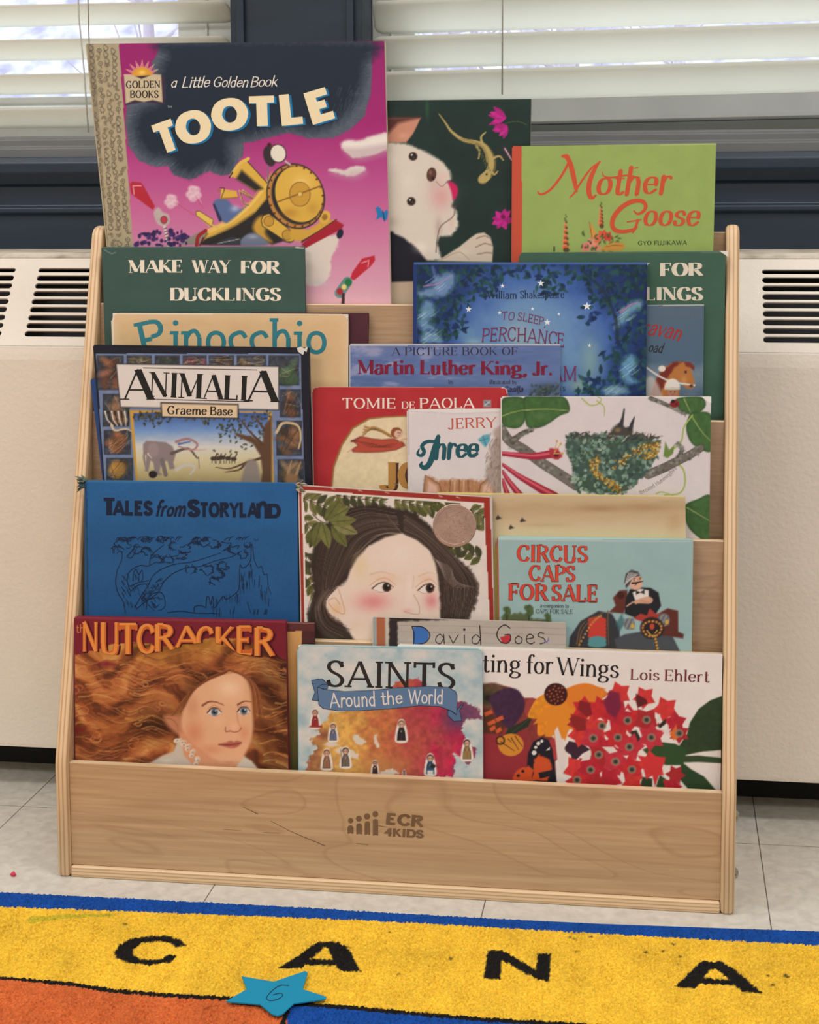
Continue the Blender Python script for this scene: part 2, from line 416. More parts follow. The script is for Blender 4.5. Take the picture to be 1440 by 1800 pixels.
def glyph_polys(ch, st, grow=0.):
    w, parts = GLYPH[ch]; out = []
    k = st['k'] / 2 + grow; n = st['n'] / 2 + grow
    for t, pts in parts:
        if t in 'kn':
            h = k if t == 'k' else n
            P = [np.array(p) for p in pts]
            rb = ribbon(P, [h] * len(P), st['rnd'])
            if not st['rnd'] and not grow:
                lo = min(p[1] for p in P); hi = max(p[1] for p in P)
                if hi - lo > .2:
                    rb = [[[np.array([q[0], min(max(q[1], lo), hi)]) for q in r] for r in g] for g in rb]
                else:   # horizontal arm: keep it inside the cap height
                    sh = h if lo < .02 else (-h if hi > .98 else 0)
                    rb = [[[q + np.array([0, sh]) for q in r] for r in g] for g in rb]
            out += rb
        elif t == 'c':
            closed = pts[0] == pts[-1] and len(pts) > 3
            P = spline(pts[:-1], True, 6) if closed else spline(pts, False, 6)
            if closed: P = P + [P[0]]
            P = [np.array(p) for p in P]; ws = []
            for i in range(len(P)):
                d = (P[1] - P[-2]) if closed and i in (0, len(P) - 1) else P[min(i + 1, len(P) - 1)] - P[max(i - 1, 0)]; q = abs(d[1]) / max(np.linalg.norm(d), 1e-9)
                ws.append(n + (k - n) * q ** st['p'])
            hi = max(p[1] for p in P); lo = min(p[1] for p in P); mid = (hi + lo) / 2; sc = max(.5, (hi - lo - 2 * n + .02) / max(hi - lo, .01))
            if hi - lo > .45: P = [np.array([p[0], mid + (p[1] - mid) * sc]) for p in P]
            out += ribbon(P, ws, st['rnd'])
        elif t == 'd':
            x, y, r = pts[0]; r = max(r, k * .9) + grow * .5
            out.append([[np.array([x + r * math.cos(a), y + r * math.sin(a)]) for a in np.linspace(0, 2 * math.pi, 13)[:-1]]])
        elif t == 'S' and st['serif']:
            for x, y in pts:
                sl = st['sl'] + grow; th = st['st'] + grow
                y0, y1 = (y - grow, y + th) if y < .3 else (y - th, y + grow)
                out.append([[np.array(q) for q in ((x - sl, y0), (x + sl, y0), (x + sl, y1), (x - sl, y1))]])
        elif t == 'V' and st['serif']:
            for x, y in pts:
                h = .11 + grow; th = st['st'] / 2 + grow + .01
                out.append([[np.array(q) for q in ((x - th, y - h), (x + th, y - h), (x + th, y + h), (x - th, y + h))]])
    return w, out


def text_polys(s, p0, p1, h, st, grow=0., arc=0., jit=0., seed=0):
    """Polygons of a line of lettering between two baseline points (measured frame), cap height h; arc = sagitta upward."""
    p0 = np.array(p0, float); p1 = np.array(p1, float); rng = random.Random(seed)
    adv = sum(GLYPH[c][0] + st['gap'] for c in s) - st['gap'] - .08
    d = p1 - p0; L = np.linalg.norm(d); d = d / L; up = np.array([d[1], -d[0]]); kx = L / adv; x = -.04; out = []
    for c in s:
        w, polys = glyph_polys(c, st, grow)
        ca = math.radians(rng.uniform(-jit, jit)); dy = rng.uniform(-jit, jit) * .004 * h
        for grp in polys:
            gq = []
            for P in grp:
                q = []
                for gx, gy in P:
                    gx = gx + st['slant'] * gy
                    lx = (gx - w / 2) * math.cos(ca) - gy * math.sin(ca) + w / 2; ly = (gx - w / 2) * math.sin(ca) + gy * math.cos(ca)
                    t = (x + lx) * kx; f = t / L
                    q.append(p0 + d * t + up * (ly * h + dy + arc * 4 * f * (1 - f)))
                gq.append(q)
            out.append(gq)
        x += w + st['gap']
    return out


def _ctext(s, txt, p0, p1, h, col, st=SERIF, grow=0., arc=0., jit=0., seed=0, off=(0, 0)):
    k = s.T[2]; a, b = s._p([(p0[0] + off[0], p0[1] + off[1]), (p1[0] + off[0], p1[1] + off[1])])
    s.texts.append((text_polys(txt, a, b, h * k, st, grow, arc * k, jit, seed), col, False))


def _cpen(s, pts, w0, col, w1=None, wm=None, rnd=True, sm=True):
    """One free pen or brush stroke in crisp ink, widths at start, middle and end."""
    k = s.T[2]; P = s._p(spline(pts, False, 8) if sm else pts); n = len(P); w1 = w0 if w1 is None else w1; wm = (w0 + w1) / 2 if wm is None else wm
    ws = []
    for i in range(n):
        t = i / max(n - 1, 1); ws.append(k / 2 * (w0 * (1 - t) ** 2 + 2 * t * (1 - t) * (2 * wm - (w0 + w1) / 2) + w1 * t * t))
    rb = ribbon(P, [max(q, .05) for q in ws], rnd)
    if s.texts and s.texts[-1][1] == col and s.texts[-1][2]: s.texts[-1][0].extend(rb)
    else: s.texts.append((rb, col, True))


def _cshape(s, polys, col):
    s.texts.append(([[[np.array(q) for q in s._p(p)]] for p in polys], col, False))


Canvas.text = _ctext; Canvas.pen = _cpen; Canvas.shape = _cshape


def lay(mb, cv, pl, d0, mask=None, dstep=.000012, dtext=.00004):
    """Put a canvas' vertices and its crisp ink on a plane into a mesh collector."""
    u, v = pl.uv(cv.X, cv.Y); V = pl.pt(u, v, d0); R, Cn = cv.X.shape
    idx = np.arange(R * Cn).reshape(R, Cn)
    F = np.stack([idx[1:, :-1], idx[1:, 1:], idx[:-1, 1:], idx[:-1, :-1]], -1).reshape(-1, 4)
    if mask is not None: F = F[mask[:-1, :-1].ravel()]
    mb.add(V.reshape(-1, 3), F.tolist(), np.clip(cv.C, 0, 255).reshape(-1, 3))
    d = d0 + dtext
    for groups, col, _ in cv.texts:
        d = ink(mb, groups, pl, d, col) + dstep


def ink(mb, groups, pl, d, col=(255, 255, 255), mat=0):
    """Flat ink polygons on a plane, each stroke a hair above the one it crosses; returns the height reached."""
    for g, grp in enumerate(groups):
        for i, P in enumerate(grp):
            P = np.array(P); x, y = pl.uv(P[:, 0], P[:, 1]); ar = (x * np.roll(y, -1) - np.roll(x, -1) * y).sum(); n = len(P)
            mb.add(pl.pt(x, y, d + (g % 20) * 3e-6 + (i % 3) * 1e-6), [tuple(range(n)) if ar > 0 else tuple(range(n))[::-1]], col, mat)
    return d + min(len(groups), 20) * 3e-6
# ------------------------------------------------------------------ setting
M_floor = mat('vinyl_tile', rough=.38)
nt, N, L, b = nodes(M_floor)
tc = N.new('ShaderNodeTexCoord'); sp = N.new('ShaderNodeSeparateXYZ'); L.new(tc.outputs['Object'], sp.inputs[0])


def _m(op, a, bb=None):
    n = N.new('ShaderNodeMath'); n.operation = op
    for i, q in enumerate((a, bb)):
        if q is None: continue
        if isinstance(q, (int, float)): n.inputs[i].default_value = q
        else: L.new(q, n.inputs[i])
    return n.outputs[0]


def _joint(sock, off):
    f = _m('FRACT', _m('ADD', _m('DIVIDE', _m('SUBTRACT', sock, off), .3048), 100.5))
    return _m('LESS_THAN', _m('ABSOLUTE', _m('SUBTRACT', f, .5)), .0020)


jl = _m('MAXIMUM', _joint(sp.outputs[0], .1829), _joint(sp.outputs[1], .2067))
n1 = N.new('ShaderNodeTexNoise'); n1.inputs['Scale'].default_value = 70; n1.inputs['Detail'].default_value = 8; n1.inputs['Distortion'].default_value = .6
L.new(tc.outputs['Object'], n1.inputs['Vector'])
rp = N.new('ShaderNodeValToRGB'); rp.color_ramp.elements[0].position = .3; rp.color_ramp.elements[1].position = .72
rp.color_ramp.elements[0].color = (*L3(192, 187, 177), 1); rp.color_ramp.elements[1].color = (*L3(215, 211, 201), 1); L.new(n1.outputs[0], rp.inputs[0])
mx = N.new('ShaderNodeMix'); mx.data_type = 'RGBA'; mx.inputs['B'].default_value = (*L3(92, 85, 77), 1)
L.new(jl, mx.inputs['Factor']); L.new(rp.outputs[0], mx.inputs['A']); L.new(mx.outputs['Result'], b.inputs['Base Color'])

M_wall = noisy(mat('wall_paint', rough=.7), L3(196, 190, 176), L3(206, 200, 188), (3, 3, 3))
M_ceil = noisy(mat('ceiling_paint', rough=.8), L3(225, 222, 214), L3(235, 232, 226), (6, 6, 6))
M_navy = noisy(mat('navy_paint', rough=.42), L3(19, 36, 52), L3(26, 45, 62), (4, 30, 30), bump=.06, bscale=60)
M_rad = noisy(mat('enamel_paint', rough=.5), L3(221, 212, 197), L3(229, 220, 206), (5, 5, 5), bump=.35, bscale=170)
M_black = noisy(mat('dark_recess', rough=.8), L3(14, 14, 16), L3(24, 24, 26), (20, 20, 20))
M_frame = noisy(mat('window_frame_paint', rough=.45), L3(196, 198, 194), L3(206, 208, 204), (8, 8, 8))
M_sillgrey = noisy(mat('grey_sill_metal', rough=.45), L3(98, 100, 100), L3(110, 112, 112), (6, 20, 20))

RX0, RX1, RY0 = -2.4, 3.3, -4.2
WY = .5
WZ = .0108   # the window wall's mouldings sit this much above their drawn heights


def struct(name, mb, m, **k):
    return tag(mb.build(name, m, **k), kind='structure')


q = MB(); q.box((RX0, RY0, -.06), (RX1, .75, 0)); struct('floor', q, M_floor)
q = MB(); q.box((RX0, RY0, 2.75), (RX1, .75, 2.85)); struct('ceiling', q, M_ceil)
q = MB(); q.box((RX0 - .1, RY0, 0), (RX0, .75, 2.75)); struct('wall_left', q, M_wall)
q = MB(); q.box((RX1, RY0, 0), (RX1 + .1, .75, 2.75)); struct('wall_right', q, M_wall)
q = MB(); q.box((RX0, RY0 - .1, 0), (RX1, RY0, 2.75)); struct('wall_front', q, M_wall)
q = MB(); q.box((RX0, WY, -.03), (RX1, .72, .805)); q.box((RX0, WY, 2.2), (RX1, .72, 2.75))
q.box((RX0, WY, .805), (-1.3, .72, 2.2)); q.box((1.75, WY, .805), (RX1, .72, 2.2)); q.box((.1015, WY + .012, .805), (.2605, .72, 2.2))
struct('wall_back', q, M_wall).location.z = WZ
# navy wood: apron and nosing under the windows, post between them
q = MB(); q.prism_x([(WY, .68), (WY - .006, .68), (WY - .006, .728), (WY - .013, .733), (WY - .013, .739), (WY - .008, .742), (WY - .008, .768), (WY - .016, .772), (WY - .022, .779),
                     (WY - .028, .787), (WY - .028, .800), (WY - .022, .8085), (WY + .03, .8085), (WY + .03, .80), (WY, .79)], RX0, RX1)
struct('trim_1', q, M_navy, bevel=.0015).location.z = WZ
q = MB(); q.box((.091, WY - .004, .8085), (.271, WY + .012, 2.2)); q.box((.1015, WY - .012, .8085), (.1115, WY - .003, 2.2)); q.box((.2505, WY - .012, .8085), (.2605, WY - .003, 2.2))
q.box((.091, WY + .01, .8085), (.1015, .70, 2.2)); q.box((.2605, WY + .01, .8085), (.271, .70, 2.2))
struct('trim_2', q, M_navy, bevel=.0012).location.z = WZ

M_glass = mat('window_glass', (1, 1, 1), 0.0)
nt, N, L, b = nodes(M_glass)
tr = N.new('ShaderNodeBsdfTransparent'); gl = N.new('ShaderNodeBsdfGlossy'); gl.inputs['Roughness'].default_value = .02
mxs = N.new('ShaderNodeMixShader'); mxs.inputs[0].default_value = .05; tr.inputs[0].default_value = (.94, .97, .98, 1)
L.new(tr.outputs[0], mxs.inputs[1]); L.new(gl.outputs[0], mxs.inputs[2]); L.new(mxs.outputs[0], N['Material Output'].inputs[0])


def window(name, x0, x1, posts):
    e = tag(empty(name, ((x0 + x1) / 2, .6, .8085)), kind='structure')
    f = MB()
    f.prism_x([(.56, .806), (.56, .868), (.575, .874), (.575, .882), (.585, .884), (.585, .896), (.62, .896), (.62, .806)], x0, x1)
    f.box((x0, .57, 2.13), (x1, .62, 2.2))
    for a, w in posts: f.box((a, .572, .87), (a + w, .62, 2.15)); f.box((a + w * .42, .569, .87), (a + w * .42 + .004, .574, 2.15))
    f.build('window_frame', M_frame, e, bevel=.002)
    s = MB()
    s.prism_x([(WY - .005, .8065), (WY - .005, .8205), (WY + .002, .823), (WY + .002, .8325), (WY + .008, .835), (WY + .008, .8375), (.57, .8375), (.57, .8065)], x0, x1)
    s.build('window_sill', M_sillgrey, e, bevel=.0012)
    g = MB(); g.box((x0, .596, .88), (x1, .600, 2.15)); g.build('pane', M_glass, e)
    e.location.z += WZ
    return e


window('window_1', -1.3, .091, [(-1.3, .07), (-.004, .095)])
window('window_2', .271, 1.75, [(.271, .06), (1.02, .05), (1.69, .06)])

# ------------------------------------------------------------------ slatted blinds
M_slat = mat('blind_slat', L3(214, 219, 214), .45)
nt, N, L, b = nodes(M_slat)
tl = N.new('ShaderNodeBsdfTranslucent'); tl.inputs[0].default_value = (.96, .92, .84, 1)
mxs = N.new('ShaderNodeMixShader'); mxs.inputs[0].default_value = .42
tcx = N.new('ShaderNodeTexCoord'); nn = N.new('ShaderNodeTexNoise'); nn.inputs['Scale'].default_value = 3; L.new(tcx.outputs['Object'], nn.inputs['Vector'])
mr = N.new('ShaderNodeMapRange'); mr.inputs['To Min'].default_value = .52; mr.inputs['To Max'].default_value = .68; L.new(nn.outputs[0], mr.inputs[0]); L.new(mr.outputs[0], mxs.inputs[0])
L.new(b.outputs[0], mxs.inputs[1]); L.new(tl.outputs[0], mxs.inputs[2]); L.new(mxs.outputs[0], N['Material Output'].inputs[0])
M_rail = noisy(mat('blind_rail', rough=.45), L3(134, 137, 134), L3(144, 147, 144), (10, 10, 10))
M_cord = noisy(mat('blind_cord', rough=.8), L3(176, 174, 166), L3(200, 198, 190), (300, 300, 300))


def slat_mesh(x0, x1, tilt, wd=.05, th=.0020):
    """One gently crowned slat with rounded ends, its room edge hanging down by tilt."""
    q = MB(); n = 8; ca, sa = math.cos(tilt), math.sin(tilt); prof = []
    for i in range(n + 1):
        w = -wd / 2 + wd * i / n; prof.append((w, .0016 * (1 - (2 * w / wd) ** 2)))
    xs = [x0, x0 + .003, x0 + .010, x1 - .010, x1 - .003, x1]; cut = [.011, .004, 0, 0, .004, .011]
    V = []; F = []
    for x, c in zip(xs, cut):
        k = (wd / 2 - c) / (wd / 2)
        for side in (1, -1):
            for w, h in prof:
                w2 = w * k; h2 = h + side * th / 2
                V.append((x, w2 * ca - h2 * sa, w2 * sa + h2 * ca))
    m = 2 * (n + 1)
    for j in range(len(xs) - 1):
        for i in range(n):
            a = j * m + i; F.append((a, a + 1, a + m + 1, a + m)); a += n + 1; F.append((a, a + m, a + m + 1, a + 1))
        for i in (0, n):
            a = j * m + i; bq = a + n + 1; F.append((a, a + m, bq + m, bq) if i == 0 else (a, bq, bq + m, a + m))
    for j in (0, len(xs) - 1):
        for i in range(n):
            a = j * m + i; F.append((a, a + n + 1, a + n + 2, a + 1) if j == 0 else (a, a + 1, a + n + 2, a + n + 1))
    q.add(V, F); return q


def blind(label, x0, x1, tilt, z0, pitch, count, cords, crook=0., rail=None):
    e = tag(empty('window_blind', ((x0 + x1) / 2, .535, z0)), label, 'blind', 'slatted blinds in the two windows')
    first = None
    for i in range(count):
        if first is None:
            q = slat_mesh(x0, x1, tilt)
            for k in range(len(q.v)): q.v[k] = q.v[k] + np.array((0, .535, z0))
            first = q.build('slat', M_slat, e, smooth=False)
            for p in first.data.polygons: p.use_smooth = abs(p.normal.x) < .5
            o = first
        else:
            o = first.copy(); COL.objects.link(o); o.parent = e; o.location = (0, 0, pitch * i)
        o.rotation_euler = (0, crook, 0)
    if rail:
        r = MB(); r.prism_x([(.516, rail[0]), (.514, rail[0] + .004), (.517, rail[0] + .008), (.527, rail[1]), (.545, rail[1]), (.545, rail[0])], x0, x1)
        o = r.build('bottom_rail', M_rail, e, bevel=.001); o.rotation_euler = (0, crook, 0)
    for pts, rad in cords:
        c = MB(); c.tube(pts, rad, 6); c.build('cord', M_cord, e, smooth=True)
    e.location.z += WZ
    return e


blind('white slatted blind hanging half open in the left window', -1.28, .0815, -.50, .8635, .0470, 27,
      [([(-.125, .508, 2.15), (-.125, .508, 1.0), (-.1195, .507, .93), (-.115, .506, .842)], .0011), ([(-.112, .510, 2.15), (-.112, .510, .90)], .0009)])
blind('white slatted blind tilted almost shut in the right window', .2795, 1.72, -.95, .9069, .0469, 26,
      [([(.4575, .5095, 2.15), (.457, .5095, 1.2), (.4565, .5095, .886)], .0012)], crook=-.012, rail=(.853, .887))

# ------------------------------------------------------------------ wall heater under the windows
GA = math.tan(math.radians(35)); ZC = .5733; ZT = .6919


def gy(z): return .27 + GA * (z - ZC)


HX0, HX1 = -1.9, 2.7
e = tag(empty('radiator_cover', (.35, .4, 0)), 'long cream enamelled heater cabinet with slotted top under the windows', 'radiator')
q = MB()
q.prism_x([(.2705, .0557), (.27, .060), (.27, ZC - .012), (.2712, ZC - .004), (gy(ZC + .004), ZC + .004), (gy(ZC + .006), ZC + .006), (gy(ZC + .006) + .004, ZC + .003), (.276, ZC - .012), (.276, .0557)], HX0, HX1)
q.build('cabinet', M_rad, e); M_dust = noisy(mat('dusty_enamel', rough=.8), L3(136, 126, 112), L3(206, 196, 180), (30, 60, 60), lo=.25, hi=.6); q = MB()
q.prism_x([(gy(.686), .686), (gy(ZT - .002), ZT - .002), (gy(ZT) + .004, ZT + .0012), (.43, ZT + .0012), (.493, ZT + .0012), (.493, ZT - .006), (gy(ZT) + .004, ZT - .006)], HX0, HX1); q.build('top_ledge', M_dust, e); q = MB()
q.box((HX0 - .004, .27, .0557), (HX0, .49, .69)); q.box((HX1, .27, .0557), (HX1 + .004, .49, .69)); q.box((HX0, .276, .0557), (HX1, .49, .060))
q.build('end_panel', M_rad, e)
# sloped grille with real slots
bm = bmesh.new(); edges = []
z0g, z1g = ZC + .005, .687


def loop(pts):
    vs = [bm.verts.new((x, gy(z), z)) for x, z in pts]
    for i in range(len(vs)): edges.append(bm.edges.new((vs[i], vs[(i + 1) % len(vs)])))


loop([(HX0, z0g), (HX1, z0g), (HX1, z1g), (HX0, z1g)])
for c in range(-7, 10):
    xa = .7896 + .2298 * (c - 2); xb = xa + .199
    if xa < HX0 + .05 or xb > HX1 - .05: continue
    for i in range(9):
        zc = .5935 + .0778 * i / 8; h = .0034 if i < 8 else .0027
        pts = []
        for sgn, xe in ((1, xb - h * 1.2), (-1, xa + h * 1.2)):
            for k in range(7):
                a = -math.pi / 2 + math.pi * k / 6
                pts.append((xe + sgn * h * 1.2 * math.cos(a), zc + sgn * h * math.sin(a)))
        loop(pts)
bmesh.ops.triangle_fill(bm, use_beauty=True, edges=edges)
bmesh.ops.recalc_face_normals(bm, faces=bm.faces)
r = bmesh.ops.extrude_face_region(bm, geom=list(bm.faces))
for v in r['geom']:
    if isinstance(v, bmesh.types.BMVert): v.co += Vector((0, .0022, -.0016))
me = bpy.data.meshes.new('grille'); bm.to_mesh(me); bm.free(); me.materials.append(M_rad)
me.transform(Matrix.Translation((-.35, -.4, 0)))
o = bpy.data.objects.new('grille', me); COL.objects.link(o); o.parent = e
q = MB(); q.prism_x([(gy(.58) + .03, .565), (gy(.68) + .03, .665), (.47, .665), (.47, .565)], HX0 + .01, HX1 - .01); q.build('slot_shade_block', M_black, e)  # black block added inside so the slots read as deep shade
q = MB(); q.box((HX0, .366, 0), (HX1, .47, .0555)); q.build('toe_kick', M_black, e)

# ------------------------------------------------------------------ bare trees outside the left window
M_bark = noisy(mat('grey_violet_bark', rough=.9), L3(150, 134, 146), L3(196, 184, 196), (6, 6, 2))
M_snow = noisy(mat('pale_ground', rough=.9), L3(196, 198, 214), L3(228, 228, 236), (.8, .8, .8))
q = MB(); q.box((-30, 1.2, -1.2), (30, 40, -1.0)); struct('ground_1', q, M_snow)
M_wood = noisy(mat('added_ridge_woods', rough=.95), L3(150, 144, 168), L3(208, 204, 220), (1.6, 1.6, .35), detail=8, lo=.36, hi=.64)
q = MB(); q.prism_x([(34, -1.2), (36, 3), (40, 6.2), (44, 6.2), (44, -1.2)], -40, 40); struct('added_ridge_1', q, M_wood)  # wooded ridge added behind the trees to dim the bright view
rng = random.Random(5)
for i in range(9):
    x = -4.2 + i * .62 + rng.uniform(-.2, .2); y = 6.8 + (i * 4 % 9) * 1.5
    q = MB(); h = 5.5; lean = rng.uniform(-.25, .25); trunk = [(x + lean * t, y, -1.1 + h * t) for t in (0, .3, .6, 1)]
    q.tube(trunk, [.085, .07, .05, .02], 7)
    for k in range(54):
        t = rng.uniform(.16, .95); a = rng.uniform(0, 6.28); Lb = rng.uniform(.5, 1.5) * (1.1 - t * .6); p = np.array((x + lean * t, y, -1.1 + h * t))
        dv = np.array((math.cos(a), .4 * math.sin(a), rng.uniform(.1, .9)))
        q.tube([p, p + dv * Lb * .5, p + dv * Lb + np.array((0, 0, .2))], [.017, .011, .004], 5)
    o = q.build('bare_tree', M_bark, loc=(x, y, -1.1))
    tag(o, 'bare grey tree outside, seen between the slats of the left window', 'tree', 'bare trees outside the left window')
# ------------------------------------------------------------------ wooden book rack
RW, RT_ = .7554, .015
LEAN = math.radians(4.0); SL, CL = math.sin(LEAN), math.cos(LEAN)
TIER = [None, (.0068, .1328), (.0479, .2726), (.0825, .3904), (.1198, .517), (.1566, .6415)]
PT = .009


def ply(name, axis, scale, c1=(222, 192, 152), c2=(186, 148, 108)):
    """Layered plywood edge: thin alternating plies across one axis."""
    m = mat(name, rough=.5); nt, N, L, b = nodes(m)
    tc = N.new('ShaderNodeTexCoord'); sp = N.new('ShaderNodeSeparateXYZ'); L.new(tc.outputs['Object'], sp.inputs[0])
    n = N.new('ShaderNodeTexNoise'); n.inputs['Scale'].default_value = 9; n.inputs['Detail'].default_value = 5; L.new(tc.outputs['Object'], n.inputs['Vector'])
    mu = N.new('ShaderNodeMath'); mu.operation = 'MULTIPLY'; mu.inputs[1].default_value = scale; L.new(sp.outputs[axis], mu.inputs[0])
    ad = N.new('ShaderNodeMath'); ad.operation = 'ADD'; L.new(mu.outputs[0], ad.inputs[0])
    m2 = N.new('ShaderNodeMath'); m2.operation = 'MULTIPLY'; m2.inputs[1].default_value = .9; L.new(n.outputs[0], m2.inputs[0]); L.new(m2.outputs[0], ad.inputs[1])
    fr = N.new('ShaderNodeMath'); fr.operation = 'PINGPONG'; fr.inputs[1].default_value = 1; L.new(ad.outputs[0], fr.inputs[0])
    r = N.new('ShaderNodeValToRGB'); r.color_ramp.elements[0].position = .12; r.color_ramp.elements[1].position = .5
    r.color_ramp.elements[0].color = (*L3(*c2), 1); r.color_ramp.elements[1].color = (*L3(*c1), 1)
    L.new(fr.outputs[0], r.inputs[0]); L.new(r.outputs[0], b.inputs['Base Color'])
    return m


def veneer(name, sc=(1.6, 1, 7), c1=(178, 144, 106), c2=(200, 167, 128), line=(152, 116, 80)):
    """Rotary cut birch: soft streaks with thin darker cathedral lines."""
    m = mat(name, rough=.42); nt, N, L, b = nodes(m)
    tc = N.new('ShaderNodeTexCoord'); mp = N.new('ShaderNodeMapping'); mp.inputs['Scale'].default_value = sc; L.new(tc.outputs['Object'], mp.inputs[0])
    n = N.new('ShaderNodeTexNoise'); n.inputs['Scale'].default_value = 1; n.inputs['Detail'].default_value = 1.5; n.inputs['Distortion'].default_value = 1.2; L.new(mp.outputs[0], n.inputs['Vector'])
    mu = N.new('ShaderNodeMath'); mu.operation = 'MULTIPLY'; mu.inputs[1].default_value = 11; L.new(n.outputs[0], mu.inputs[0])
    fr = N.new('ShaderNodeMath'); fr.operation = 'FRACT'; L.new(mu.outputs[0], fr.inputs[0])
    r = N.new('ShaderNodeValToRGB'); e = r.color_ramp.elements
    e[0].position = 0; e[0].color = (.36, .36, .36, 1); e[1].position = .06; e[1].color = (0, 0, 0, 1); q = e.new(.93); q.color = (.06, .06, .06, 1); q = e.new(1.); q.color = (.36, .36, .36, 1)
    L.new(fr.outputs[0], r.inputs[0])
    mp2 = N.new('ShaderNodeMapping'); mp2.inputs['Scale'].default_value = (sc[0] * 5, sc[1] * 5, sc[2] * 34); L.new(tc.outputs['Object'], mp2.inputs[0])
    n2 = N.new('ShaderNodeTexNoise'); n2.inputs['Scale'].default_value = 1; n2.inputs['Detail'].default_value = 6; L.new(mp2.outputs[0], n2.inputs['Vector'])
    r2 = N.new('ShaderNodeValToRGB'); r2.color_ramp.elements[0].position = .3; r2.color_ramp.elements[1].position = .7
    r2.color_ramp.elements[0].color = (*L3(*c1), 1); r2.color_ramp.elements[1].color = (*L3(*c2), 1); L.new(n2.outputs[0], r2.inputs[0])
    mx = N.new('ShaderNodeMix'); mx.data_type = 'RGBA'; mx.inputs['B'].default_value = (*L3(*line), 1)
    L.new(r.outputs[0], mx.inputs['Factor']); L.new(r2.outputs[0], mx.inputs['A']); L.new(mx.outputs['Result'], b.inputs['Base Color'])
    b.inputs['Coat Weight'].default_value = .15; b.inputs['Coat Roughness'].default_value = .3
    return m


M_plyx = ply('plywood_edge_upright', 0, 430)
M_plyz = ply('plywood_edge_flat', 2, 520)
M_edge = veneer('birch_top_edge', (3, 3, 60), (206, 176, 136), (228, 202, 166), (196, 164, 122))
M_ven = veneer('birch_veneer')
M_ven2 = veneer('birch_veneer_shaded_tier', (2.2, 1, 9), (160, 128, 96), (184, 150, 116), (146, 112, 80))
M_veny = veneer('birch_veneer_side', (1, 7, 2), (186, 152, 112), (206, 174, 134), (168, 132, 92))
M_burn = noisy(mat('burnt_mark', rough=.6), L3(108, 80, 54), L3(128, 98, 68), (60, 60, 60))
M_scratch = noisy(mat('dark_scratch', rough=.7), L3(58, 42, 30), L3(84, 62, 44), (90, 90, 90))
M_bolt = noisy(mat('zinc_bolt', rough=.28, Metallic=1.), L3(150, 146, 136), L3(180, 176, 166), (80, 80, 80))

RACK = tag(empty('book_display_rack', (RW / 2, .12, 0)), 'birch plywood tiered book rack standing on the floor in front of the heater', 'bookcase')
prof = [(.003, 0), (0, .003), (0, .128), (.0012, .138), (.0045, .150), (.171, .7165), (.174, .7245), (.180, .7295), (.188, .7315), (.199, .7307), (.207, .726), (.2115, .7175), (.2135, .704), (.247, .02), (.247, 0)]
for x0 in (0, RW - RT_):
    # outline swept through a bullnose: the edges of the board are fully rounded over
    P2 = np.array(prof); m = len(P2); nrm = []
    for i in range(m):
        a = P2[i] - P2[i - 1]; c = P2[(i + 1) % m] - P2[i]; a = a / np.linalg.norm(a); c = c / np.linalg.norm(c)
        na = np.array((-a[1], a[0])) + np.array((-c[1], c[0])); na /= np.linalg.norm(na); nrm.append(na / max(.6, na @ np.array((-a[1], a[0]))))
    nrm = np.array(nrm); ctr = P2.mean(0)
    if ((ctr - P2) * nrm).sum() < 0: nrm = -nrm
    q = MB(); V = []; F = []; r_ = .0052; rings = []
    for i in range(6): t = math.pi / 2 * i / 5; rings.append((r_ * (1 - math.sin(t)), r_ * (1 - math.cos(t))))
    rings = [(xx, ins) for ins, xx in rings]; rings = rings + [(RT_ - xx, ins) for xx, ins in rings[::-1]]
    for xx, ins in rings:
        for p, nn_ in zip(P2, nrm):
            pp = p + nn_ * ins; V.append((x0 + xx, pp[0], max(0, pp[1])))
    for j in range(len(rings) - 1):
        for i in range(m): F.append((j * m + i, j * m + (i + 1) % m, (j + 1) * m + (i + 1) % m, (j + 1) * m + i))
    q.add(V, F, mat=0); q.add(V[:m], [tuple(range(m))[::-1]], mat=1); q.add(V[-m:], [tuple(range(m))], mat=1)
    o = q.build('side_panel', [M_plyx, M_veny], RACK, weld=True)
    for p in o.data.polygons: p.use_smooth = p.material_index == 0 and len(p.vertices) == 4
FP = Plane((0, .0068, 0), (1, 0, 0), (0, 0, 1))
q = MB(); x0, x1 = RT_ + .0002, RW - RT_ - .0002
q.box((x0, .0068, .0135), (x1, .0158, .1320), mat=0)
q.box((x0, .0068, .1320), (x1, .0158, .1328), mat=1)
pf = q
cv = Canvas(np.zeros((2, 2)), np.zeros((2, 2)), (0, 0, 0)).crop(600, 1340, .5)
for cx_, cy_, r_ in ((33, 205, 9.5), (62, 198, 10.5), (91, 190, 11), (120, 182, 10.5)):
    cv.shape([[(cx_ + r_ * math.cos(t), cy_ + r_ * math.sin(t)) for t in np.linspace(0, 6.283, 17)[:-1]]], (0, 0, 0))
for xa, xb, ya, yb in ((22, 43, 222, 251), (53, 73, 214, 253), (82, 102, 207, 255), (111, 130, 199, 257)):
    cv.shape([[(xa, ya + 7), (xa + 4, ya + 1), (xa + 10, ya), (xb - 10, ya), (xb - 4, ya + 1), (xb, ya + 7), (xb, yb), (xb - 6, yb), (xb - 9, yb - 2), (xa + 9, yb - 2), (xa + 6, yb), (xa, yb)]], (0, 0, 0))
cv.text('ECR', (158, 219), (286, 229), 42, 0, style(.25, .22, serif=False))
cv.text('4KIDS', (155, 259), (287, 267), 29, 0, style(.26, .23, serif=False))
cv.pen([(132, 223), (160, 227)], 2.5, 0, 1.2)
fp = pf.build('front_panel', [M_ven, M_edge], RACK)
lg = MB(); d = .0001
for groups, _, pen in cv.texts: d = ink(lg, groups, FP, d) + 1e-5
